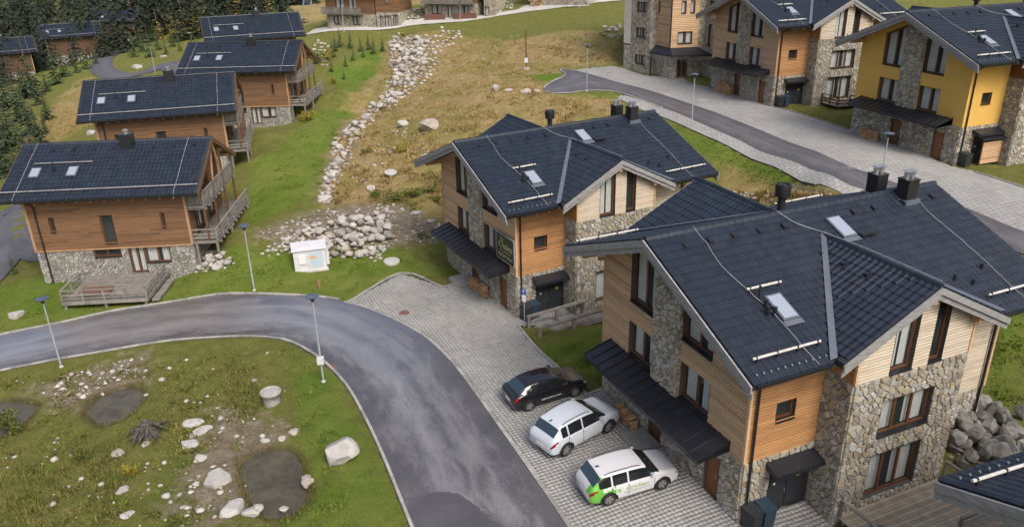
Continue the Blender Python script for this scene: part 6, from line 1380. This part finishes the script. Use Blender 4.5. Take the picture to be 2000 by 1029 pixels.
def scatter(poly, sp, rg, jit=.38):
    """spots in a photo polygon on a jittered grid, spacing in photo pixels"""
    xs_ = [p[0] for p in poly]; ys_ = [p[1] for p in poly]; o = []
    y = min(ys_)
    k = 0
    while y < max(ys_):
        x = min(xs_)+(k % 2)*sp/2
        while x < max(xs_):
            a, b = x+rg.uniform(-jit, jit)*sp, y+rg.uniform(-jit, jit)*sp*.7
            if inpoly([a], [b], poly)[0]: o.append((a, b))
            x += sp
        y += sp*.72; k += 1
    return o
rg = random.Random(21)
def ppm(p): return FPX/np.linalg.norm(np.array(p)-(0, 0, CZ))       # photo pixels per metre there
def field(poly, sp, k, label, group, mat='rock', flat=1., most=999, dz=-.1):
    S = scatter(poly, sp, rg); rg.shuffle(S); S = S[:most]; P = G([s[0] for s in S], [s[1] for s in S]) if S else []
    for s, p in zip(S, P): boulder(s, sp*k*rg.uniform(.75, 1.3)/ppm(p), label, group, mat, rg, pos=p, flat=flat, dz=dz)
LOOSE = []
def heap(poly, sp, k, mat='rock', most=999):
    S = scatter(poly, sp, rg); rg.shuffle(S); S = S[:most]; P = G([s[0] for s in S], [s[1] for s in S]) if S else []
    for p in P: LOOSE.append((p, sp*k*rg.uniform(.7, 1.3)/ppm(p)))
def bank(poly, sp, k, label, group, lift, mat='rock', most=999, round_=False, ragged=0.):
    """boulders piled in layers: the upper layer sits on the lower one"""
    heap(poly, sp*.75, .45, mat)
    S = scatter(poly, sp, rg); rg.shuffle(S)
    if ragged: S = [q for q in S if math.sin(q[0]*.11+q[1]*.07)+math.sin(q[0]*.05-q[1]*.13+1)+rg.uniform(-.6, .6) > -ragged]
    S = S[:most]; P = G([s[0] for s in S], [s[1] for s in S])
    for s, p in zip(S, P): boulder(s, sp*k*(rg.uniform(.45, 1.5) if ragged else rg.uniform(.72, 1.32))/ppm(p), label, group, mat, rg, pos=p+(0, 0, rg.uniform(0, lift)), dz=.05)
bank([(606,478),(630,446),(700,425),(735,422),(764,438),(762,480),(735,503),(650,506),(600,503)], 15.5, .62, 'grey boulder in the heart of the rubble bank above the cabinet', 'boulders of the rubble bank', .3)
bank([(545,470),(585,450),(640,434),(612,470),(590,498),(560,498)], 12.5, .58, 'smaller stone in the left tail of the rubble bank', 'stones at the left tail of the rubble bank', .15, most=40)
heap([(505,500),(530,475),(560,470),(560,500)], 10, .5); heap([(715,425),(742,405),(765,402),(766,432),(740,430)], 8, .52); heap([(718,488),(755,480),(748,505),(728,516)], 9, .6)
bank([(768,72),(845,76),(838,110),(822,150),(800,175),(775,200),(748,212),(762,180),(772,140),(760,100)], 11, .6, 'pale stone on the upper rock slope beside the lawn', 'stones of the upper rock slope', .1, most=70, ragged=.75)
bank([(745,195),(790,185),(770,205),(735,222),(712,245),(705,258),(678,300),(660,345),(636,398),(622,392),(640,330),(660,270),(690,238)], 11.5, .62, 'pale stone on the lower rock slope along the lawn edge', 'stones of the lower rock slope', .1, most=52, ragged=.75)
heap([(760,66),(860,70),(845,120),(815,170),(770,210),(735,215),(760,150)], 9, .5); heap([(745,195),(800,180),(740,228),(712,258),(668,345),(640,400),(620,394),(636,330),(655,270),(690,235)], 9, .5)
heap([(860,55),(905,60),(900,75),(868,100),(850,135),(818,180),(808,180),(840,125),(855,85)], 9, .5); heap([(775,240),(800,250),(790,290),(770,300),(745,330),(715,370),(700,365),(730,320),(755,280)], 13, .36)
heap([(1175,50),(1216,48),(1216,75),(1195,82),(1178,70)], 10, .6); heap([(785,20),(830,15),(828,38),(795,42),(785,48)], 6, .62); heap([(972,0),(1010,0),(1000,18),(970,26)], 6, .62); heap([(618,75),(640,85),(645,110),(635,135),(620,120),(612,95)], 8, .5)
bank([(345,522),(365,500),(400,487),(440,492),(462,518),(445,523),(390,533),(352,538)], 13.5, .58, 'stone in the rockery right of the nearest chalet', 'rockery stones by the nearest chalet', .15, most=22)
bank([(1856,815),(1900,796),(1945,798),(1998,815),(1998,900),(1940,912),(1880,922),(1848,885)], 25, .74, 'dark grey boulder in the retaining wall beside the terrace', 'boulders of the dark retaining wall', .5, 'rock_dark', round_=True)
for px, r_, lab, mat, fl in (((665, 893), .95, 'largest white boulder on the grass inside the bend', 'rock_white', 1.25), ((33, 618), .62, 'white boulder alone on the lawn before the nearest chalet', 'rock_white', .85), ((425, 940), .72, 'pinkish white boulder left of the big pond', 'rock_white', .75), ((455, 995), .65, 'jagged white rock at the lower left of the pond', 'rock_white', .7), ((378, 826), .55, 'flat white rock right of the stump', 'rock_white', .5), ((395, 845), .6, 'second flat white rock right of the stump', 'rock_white', .35),
                         ((370, 868), .55, 'low white rock below the flat pair', 'rock_white', .5), ((395, 895), .38, 'bluish white stone above the pinkish boulder', 'rock_white', .7), ((230, 882), .5, 'long pale slab left of the stump', 'rock', .3), ((285, 870), .45, 'grey slab just below the stump', 'rock', .3), ((238, 960), .35, 'grey angular stone in the lower left grass', 'rock', .7), ((250, 1006), .38, 'oval pale stone near the bottom left', 'rock_white', .6), ((490, 1000), .45, 'white stone touching the jagged rock by the pond', 'rock_white', .6), ((600, 945), .38, 'oval stone on the right bank of the pond', 'rock', .9), ((598, 933), .25, 'small stone on the right bank of the pond', 'rock', .8), ((555, 993), .22, 'white stone at the lower tip of the pond', 'rock_white', .6), ((504, 992), .3, 'white stone at the lower left bank of the pond', 'rock_white', .7),
                         ((575, 845), .34, 'pale stone above the pond, largest of three', 'rock', .7), ((552, 857), .26, 'stone at the top bank of the pond', 'rock', .8), ((518, 862), .24, 'small white stone above the pond on the left', 'rock_white', .8), ((840, 250), 1.45, 'big rounded pale boulder on the dry hill', 'rock', .72), ((787, 247), .8, 'upright boulder left of the big rounded one', 'rock', 1.2), ((968, 175), .6, 'oval pale stone on the plateau near the road end', 'rock', 1.2), ((1027, 182), .8, 'pale boulder beside the upper road end', 'rock', .9), ((995, 178), .6, 'pale flat stone left of the road end boulder', 'rock', .6), ((1050, 180), .5, 'small boulder touching the upper road end', 'rock', .8),
                         ((268, 134), 1.3, 'big white boulder behind the chalet row', 'rock_white', .9), ((320, 112), 1.0, 'white boulder by the lane behind the third chalet', 'rock_white', .6), ((365, 66), 1.2, 'white boulder beside the farthest chalet', 'rock_white', .6), ((178, 262), 1.0, 'pale boulder in the grass behind the nearest chalet', 'rock', .6), ((405, 515), .5, 'white block in the rockery front', 'rock_white', .7), ((428, 520), .6, 'broad white block at the rockery edge', 'rock_white', .6), ((765, 340), .75, 'white block on the slope left of the reception house', 'rock_white', .8), ((725, 370), .6, 'pale block low on the rock slope', 'rock', .8), ((635, 390), .75, 'lowest boulder of the rock slope at the lawn', 'rock', .8), ((840, 432), .5, 'flat stone on the gravel beside the reception house', 'rock_white', .5), ((812, 415), .5, 'flat white slab on the gravel', 'rock_white', .35)):
    boulder(px, r_, lab, None, mat, rg, flat=fl)
# loose stones nobody could count
def small_rocks(n, polys, smin, smax, name, mat, seed):
    rg = np.random.default_rng(seed); base = [np.array([v.co[:] for v in rock_mesh('r', 900+i, mat, 1).vertices]) for i in range(5)]; me0 = rock_mesh('r', 900, mat, 1); F = np.array([p.vertices[:] for p in me0.polygons]); Vs, Fs, o = [], [], 0
    jobs = [(p, s_) for p, s_ in LOOSE]
    for poly, share in polys:
        xs_ = [p[0] for p in poly]; ys_ = [p[1] for p in poly]; k = int(n*share); a = rg.uniform(min(xs_), max(xs_), k*6); b = rg.uniform(min(ys_), max(ys_), k*6); i = inpoly(a, b, poly); a, b = a[i][:k], b[i][:k]; P = G(a, b); jobs += [(p, smin*(smax/smin)**(rg.random()**3.)) for p in P]
    if 1:
        for p, s in jobs:
            if any(inpoly([p[0]], [p[1]], Q)[0] for Q in PONDS): continue
            if min(edge_dist(np.array([p[0]]), np.array([p[1]]), Q)[0] for Q in PONDS) < .7: p = p-np.array((0, 0, .16))
            t = rg.uniform(0, 6.28); c, sn = math.cos(t), math.sin(t); v = base[rg.integers(5)]*s*np.array((1, 1, rg.uniform(.5, .9))); Vs.append(np.stack([v[:, 0]*c-v[:, 1]*sn, v[:, 0]*sn+v[:, 1]*c, v[:, 2]], 1)+p+(0, 0, s*.2)); Fs.append(F+o); o += len(v)
    return tag(ob(name, raw_mesh(name, np.concatenate(Vs), np.concatenate(Fs), mat)), kind='stuff')
o = small_rocks(1900, [([(620,410),(760,395),(865,440),(855,470),(760,480),(700,420),(520,470),(505,455)], .32), ([(120,790),(60,760),(180,715),(290,690),(300,740),(210,770)], .10), ([(430,800),(570,830),(500,870),(470,1000),(380,1029),(330,960),(400,860)], .07), ([(0,740),(560,680),(560,790),(470,860),(300,760),(160,830),(100,1000),(0,900)], .06), ([(690,245),(800,170),(1000,150),(1200,100),(1210,60),(900,70),(880,330),(780,390),(640,390)], .24), ([(1400,375),(1630,380),(1560,400),(1420,390)], .06), ([(60,1029),(100,870),(420,900),(420,1029)], .03)], .05, .26, 'loose_stones', 'rock', 3)
tag(o, 'pale loose stones strewn over gravel and grass', 'stones')
# ------------------------------------------------------------------ grass tufts
def tufts(name, n, polys, mat, h0, h1, seed, blades=6, label=None, wid=.05, clump=0.):
    rg = np.random.default_rng(seed); A_, B_ = [], []
    tot = sum(s for _, s in polys)
    for poly, share in polys:
        xs_ = [p[0] for p in poly]; ys_ = [p[1] for p in poly]; k = int(n*share/tot); a = rg.uniform(min(xs_), max(xs_), k*6); b = rg.uniform(min(ys_), max(ys_), k*6); i = inpoly(a, b, poly); A_.append(a[i][:k]); B_.append(b[i][:k])
    P = G(np.concatenate(A_), np.concatenate(B_)); ok = np.ones(len(P), bool)
    for Q, _ in SHEETS: ok &= ~inpoly(P[:, 0], P[:, 1], Q)
    for Q in PONDS: ok &= (~inpoly(P[:, 0], P[:, 1], Q)) & (edge_dist(P[:, 0], P[:, 1], Q) > .8)
    for lo in LODGE.values():
        Q = [lpt(lo, x, y) for x, y in ((-.3, -5.7), (13.5, -5.7), (13.5, 5.7), (9.6, 7.2), (3.5, 7.2), (-.3, 5.7))]; ok &= ~inpoly(P[:, 0], P[:, 1], Q)
    cl = np.sin(P[:, 0]*.55+1)*np.sin(P[:, 1]*.42+2)+.7*np.sin(P[:, 0]*1.3+P[:, 1]*.9)+.5*np.sin(P[:, 0]*2.7-P[:, 1]*2.1)
    if clump: ok &= cl+rg.normal(0, .5, len(P)) > clump-.6
    P = P[ok]; cl = cl[ok]; m_ = len(P)*blades; C = np.repeat(P, blades, 0); t = rg.uniform(0, 6.28, m_); H = rg.uniform(h0, h1, m_)*np.repeat(rg.uniform(.6, 1.3, len(P)), blades); r_ = rg.uniform(0, .22, m_)*(1+H); lean = rg.uniform(.1, .7, m_)*H
    d = np.stack([np.cos(t), np.sin(t), 0*t], 1); s = np.stack([-np.sin(t), np.cos(t), 0*t], 1); base = C+d*r_[:, None]; base[:, 2] -= .05; w_ = wid*rg.uniform(.6, 1.4, m_)
    V = np.stack([base-s*w_[:, None], base+s*w_[:, None], base+d*lean[:, None]+np.stack([0*t, 0*t, H], 1)], 1).reshape(-1, 3); q = np.arange(len(V)).reshape(-1, 3)
    return tag(ob(name, raw_mesh(name, V, q, mat)), label, 'grass', kind='stuff')
HILL = [([(768,72),(845,76),(822,150),(775,200),(700,260),(650,350),(625,395),(660,270),(690,238),(762,170)], .22), ([(755,80),(840,60),(1000,80),(1210,60),(1215,115),(1040,150),(1090,185),(1210,195),(1200,240),(880,330),(865,400),(760,400),(640,390),(650,300),(690,245),(735,195)], 1.), ([(1400,372),(1640,382),(1560,402),(1420,390)], .08), ([(60,260),(130,180),(170,150),(190,240),(60,300),(20,330)], .15)]
tufts('dry_grass', 15000, HILL, 'dry_blade', .1, .42, 1, 8, 'straw coloured dry grass on the hillside', .035, .5)
tufts('olive_grass', 9000, HILL+[([(700,330),(860,330),(860,400),(760,420)], .3), ([(0,740),(560,680),(470,860),(300,900),(420,1029),(0,1029)], 1.2)], 'olive_blade', .06, .26, 2, 7, 'olive green rough grass in clumps', .045, .55)
tufts('lawn_grass', 16000, [([(0,735),(520,665),(640,720),(800,1029),(0,1029)], 1.), ([(470,480),(600,515),(760,490),(900,545),(780,535),(680,588),(480,573),(200,608),(0,650),(0,560)], .7), ([(480,440),(540,300),(600,230),(760,80),(760,120),(640,300),(625,400)], .6), ([(1050,690),(1178,650),(1178,755)], .12), ([(1230,205),(1640,378),(1500,380),(1300,260)], .2), ([(1000,150),(1090,125),(1210,125),(1215,135),(1090,140),(1040,175)], .1), ([(1930,560),(2000,560),(2000,800),(1940,780)], .12)], 'grass_blade', .04, .13, 3, 6, 'short green lawn grass', .035)
def bank_grass():
    rg = np.random.default_rng(8); V = []
    for Q, z in zip(PONDS, PONDZ):
        Q = np.array(Q); c = Q.mean(0)
        for k in range(len(Q)*14):
            i = rg.integers(len(Q)); t = rg.random(); p = Q[i]*(1-t)+Q[(i+1) % len(Q)]*t; p = c+(p-c)*(1+rg.uniform(-.02, .22)); zz = z+.02+max(0, np.linalg.norm(p-c)/np.linalg.norm(Q[i]-c)-1.05)*.6
            for b in range(4):
                a = rg.uniform(0, 6.28); d = np.array((math.cos(a), math.sin(a))); h = rg.uniform(.08, .3); q = p+d*rg.uniform(0, .1); V += [(*(q-d[::-1]*.02), zz-.05), (*(q+d[::-1]*.02), zz-.05), (*(q+d*h*.5), zz+h)]
    V = np.array(V); return tag(ob('bank_grass', raw_mesh('bank_grass', V, np.arange(len(V)).reshape(-1, 3), 'olive_blade')), 'olive grass fringe along the pond banks', 'grass', kind='stuff')
bank_grass()
# ------------------------------------------------------------------ trees and shrubs
def spruce_arrays(seed, h=1., rr=.24, whorls=15, nb=9, droop=.35, dens=1., wq=.24):
    rg = np.random.default_rng(seed); V = []
    for i in range(whorls):
        f_ = (i+.3)/whorls; z = h*(.06+.93*f_); rad = rr*h*(1-f_)**.85*rg.uniform(.8, 1.12)+.012*h
        for b_ in range(max(4, int(nb*(1-f_*.5)))):
            t = rg.uniform(0, 6.28); d = np.array((math.cos(t), math.sin(t), 0)); s = np.array((-d[1], d[0], 0)); L_ = rad*rg.uniform(.7, 1.15)
            if rg.random() > dens: continue
            for k in range(4):
                a0, a1 = (.1+.22*k)*L_, (.42+.22*k)*L_; w_ = L_*wq*(1-k*.17)*rg.uniform(.8, 1.2); o = rg.uniform(-.12, .12)*L_; z0_, z1_ = z-droop*a0*rg.uniform(.7, 1.3), z-droop*a1*1.2*rg.uniform(.8, 1.2); tw = rg.uniform(-.5, .5)*w_
                p0_, p1_ = d*a0+s*o+(0, 0, z0_), d*a1+s*o*1.5+(0, 0, z1_); m2 = (p0_+p1_)/2; V += [p0_, m2+s*w_+(0, 0, -tw-.12*w_), p1_, m2-s*w_+(0, 0, tw-.12*w_)]
    return np.array(V)
def leaf_arrays(seed, n, clumps=9, size=.07, flat=.9):
    rg = np.random.default_rng(seed); c = rg.normal(size=(clumps, 3)); c /= np.linalg.norm(c, axis=1)[:, None]; c *= rg.uniform(.2, .62, (clumps, 1)); c[:, 2] = np.abs(c[:, 2])*1.1+.25; rad = rg.uniform(.22, .45, clumps); V = []
    for i in range(n):
        k = rg.integers(clumps); d = rg.normal(size=3); d /= np.linalg.norm(d); p = c[k]+d*rad[k]*rg.uniform(.55, 1.05)*np.array((1, 1, flat)); a = rg.normal(size=3); a /= np.linalg.norm(a); b_ = np.cross(a, d+rg.normal(0, .4, 3)); b_ /= np.linalg.norm(b_)+1e-9; s = size*rg.uniform(.6, 1.4); V += [p-a*s, p+b_*s*.6, p+a*s, p-b_*s*.6]
    V = np.array(V); V[:, 2] = np.maximum(V[:, 2], .0); return V
def quads_mesh(name, V, mat): return raw_mesh(name, V, np.arange(len(V)).reshape(-1, 4), mat)
SPR = [quads_mesh('crown', spruce_arrays(s, 1, rr_, 17, 11), 'spruce') for s, rr_ in ((1, .21), (2, .25), (3, .19))]; SPY = [quads_mesh('crown', spruce_arrays(s, 1, rr_, 13, 10), 'spruce_young') for s, rr_ in ((4, .27), (5, .23))]
LAR = [quads_mesh('crown', spruce_arrays(s, 1, rr_, 14, 9, .15, .8), 'larch') for s, rr_ in ((6, .2), (7, .24))]; DRT = [quads_mesh('crown', spruce_arrays(8, 1, .22, 12, 8, -.4, .6), 'dry_tree')]
BSH = {m_: [quads_mesh('foliage', leaf_arrays(s+k*10, 420), m_) for s in (1, 2)] for k, m_ in enumerate(('shrub', 'shrub_yellow', 'spruce_young'))}
tk = MB(); tk.lathe([(.022, -.06), (.016, .35), (.008, .75), (.002, .98)], 7); TRUNK = tk.mesh('trunk', 'bark')
stm = MB()
for k in range(5): t = k*1.257; stm.tube([(0, 0, -.1), (.15*math.cos(t), .15*math.sin(t), .3), (.35*math.cos(t+.3), .35*math.sin(t+.3), .7)], [.035, .025, .01], 5)
STEM = stm.mesh('stem', 'bark')
rg = random.Random(33)
def tree(px, h, kinds, name, label, group, pos=None):
    c = pos if pos is not None else G1p(*px); r_ = thing(name, label, 'tree', (c[0], c[1], c[2]-.1), rg.uniform(0, 6.28), group); s = h*rg.uniform(.92, 1.08); r_.scale = (s, s, s); ob('trunk', TRUNK, r_); ob('crown', rg.choice(kinds), r_); return r_
def bush(px, r_, kind, label, group=None, hs=1.):
    c = G1p(*px); t = thing('shrub', label, 'shrub', (c[0], c[1], c[2]-.05), rg.uniform(0, 6.28), group); t.scale = (r_, r_, r_*hs); ob('stem', STEM, t); ob('foliage', rg.choice(BSH[kind]), t)
GL = 'dark spruces at the left edge'
for px, h in (((12, 345), 10), ((45, 318), 11), ((-15, 320), 12), ((80, 285), 9), ((25, 285), 12), ((60, 262), 12), ((95, 235), 8), ((-5, 262), 14), ((40, 235), 13), ((75, 205), 11), ((15, 215), 14), ((92, 180), 8), ((50, 190), 12), ((-25, 400), 8), ((5, 300), 13), ((35, 345), 7), ((65, 305), 8), ((90, 262), 6)):
    tree(px, h*.62, SPR, 'spruce_tree', 'dark green spruce in the grove at the left edge', GL)
tree((66, 190), 12, SPR, 'spruce_tree', 'tallest slim spruce rising above the left grove', None)
for px, h in (((168, 135), 5), ((150, 142), 4.5), ((200, 112), 5), ((188, 125), 4), ((215, 98), 5), ((262, 112), 7), ((280, 102), 6), ((295, 112), 7), ((245, 88), 6), ((310, 98), 6), ((270, 92), 6), ((325, 108), 4), ((338, 92), 5), ((352, 100), 3.5), ((232, 98), 4), ((180, 112), 5), ((128, 150), 7), ((110, 165), 8), ((95, 130), 9), ((258, 78), 7), ((300, 80), 7), ((30, 128), 6), ((75, 122), 7), ((140, 128), 5), ((160, 118), 5), ((190, 92), 6), ((222, 88), 5), ((10, 138), 5), ((85, 112), 8)):
    tree(px, h, SPY, 'young_spruce', 'young green spruce around the bend of the lane', 'young spruces by the lane')
for px, h in (((312, 78), 7), ((340, 74), 7), ((362, 72), 8), ((383, 60), 6), ((330, 66), 6), ((428, 34), 6), ((450, 32), 7), ((470, 30), 9), ((492, 30), 7), ((512, 28), 8), ((530, 30), 7), ((440, 22), 7), ((485, 18), 8), ((25, 100), 8), ((12, 92), 7)):
    tree(px, h*1.35, LAR, 'larch_tree', 'yellow autumn larch before the dark forest', 'yellow larches before the forest')
for px, h in (((205, 55), 11), ((225, 48), 12), ((262, 52), 12), ((190, 60), 10), ((240, 40), 14), ((280, 55), 9), ((150, 60), 12), ((120, 70), 9), ((300, 60), 8), ((60, 75), 9), ((30, 72), 8)): tree(px, h, DRT, 'bare_tree', 'brownish tree before the dark forest', 'brownish trees before the forest')
# the forest behind: one mass
def forest():
    rg = np.random.default_rng(77); base = [spruce_arrays(s, 1, rr_, 17, 11, wq=.17) for s, rr_ in ((11, .17), (12, .2), (13, .15), (14, .22))]; V = []
    S = []
    for k in range(330):
        x = rg.uniform(-210, -10); y = rg.uniform(205, 330)
        S.append((x, y))
    for k in range(90): S.append((rg.uniform(-175, -95), rg.uniform(165, 215)))
    S = np.array(S); Z = terr(S[:, 0], S[:, 1])
    for (x, y), z in zip(S, Z):
        px = x/y*1530+1000
        if px > 590 and y < 300: continue
        h = rg.uniform(15, 25)*(.7 if y < 215 else 1); t = rg.uniform(0, 6.28); c, s = math.cos(t), math.sin(t); v = base[rg.integers(4)]*h; V.append(np.stack([v[:, 0]*c-v[:, 1]*s+x, v[:, 0]*s+v[:, 1]*c+y, v[:, 2]+z], 1))
    return tag(ob('forest', quads_mesh('forest', np.concatenate(V), 'forest')), 'dark spruce forest closing the valley at top left', 'forest', kind='stuff')
forest()
for px, r_, kd, lab, hs in (((600, 236), 1.5, 'shrub_yellow', 'round yellow green bush before the third chalet', 1.), ((582, 226), 1.2, 'shrub', 'dark green bush at the corner of the third chalet', 1.2), ((560, 232), 1.1, 'shrub', 'low bush by the stone base of the third chalet', 1.1), ((655, 165), 1.0, 'shrub_yellow', 'yellowish bush on the lawn right of the third chalet deck', 1.2), ((640, 120), 1.6, 'shrub_yellow', 'golden bush behind the third chalet', 1.2), ((622, 125), 1.6, 'shrub', 'green bush touching the third chalet roof', 1.2), ((25, 838), 1.1, 'shrub', 'green bush growing in the left pond', 1.3), ((782, 300), 1.3, 'shrub_yellow', 'yellow bush on the dry hill', .9), ((745, 215), .7, 'spruce_young', 'dark clump at the foot of the upper rocks', .8), ((800, 385), 1.6, 'shrub', 'olive bush in the green row left of the reception house', .55), ((770, 395), 1.5, 'shrub', 'dark olive bush low in the green row', .55), ((835, 378), 1.3, 'shrub', 'green bush at the row end near the house wall', .55), ((735, 385), 1.2, 'shrub', 'small olive bush at the left end of the row', .55), ((160, 892), .8, 'shrub', 'leafy weed in the lower left grass', .8), ((300, 1010), .6, 'shrub', 'green weed at the bottom edge', .7), ((260, 930), .55, 'shrub_yellow', 'thin yellowish sapling below the stump', 1.8), ((345, 1022), .7, 'shrub', 'bright green weed bottom centre left', .6), ((660, 400), .5, 'shrub', 'small green tuft on the gravel above the rubble', .8)):
    bush(px, r_, kd, lab, None, hs)
for px, r_, kd, lab in (((700, 268), .9, 'shrub_yellow', 'straw yellow bush at the top of the lower rock slope'), ((790, 72), 1.3, 'shrub_yellow', 'rusty yellow bush crowning the upper rocks'), ((715, 300), .9, 'shrub', 'olive bush in the dry grass right of the rock slope'), ((738, 262), .8, 'shrub_yellow', 'small golden bush above the yellow one'), ((812, 88), .9, 'shrub', 'green bush among the upper rocks'), ((850, 395), .8, 'shrub', 'small green bush touching the reception house corner'), ((825, 462), .7, 'shrub', 'dark weed on the gravel before the canopy')): bush(px, r_, kd, lab, None, .7)
for px, h in (((665, 92), 4), ((685, 95), 3.2), ((655, 100), 3.5), ((705, 100), 2.6), ((730, 105), 3), ((720, 98), 3.2), ((690, 118), 2.2), ((675, 130), 2.), ((710, 112), 2.2), ((748, 100), 3), ((650, 112), 3)): tree(px, h, SPY, 'young_spruce', 'small spruce sapling on the lawn below the lane', 'spruce saplings on the upper lawn')
for px, h, lab in (((648, 140), 2.2, 'lone dark sapling beside the third chalet deck'), ((28, 535), 1.8, 'small conifer beside the side road at left'), ((672, 155), 1.8, 'lone sapling mid lawn')): tree(px, h, SPY, 'young_spruce', lab, None)
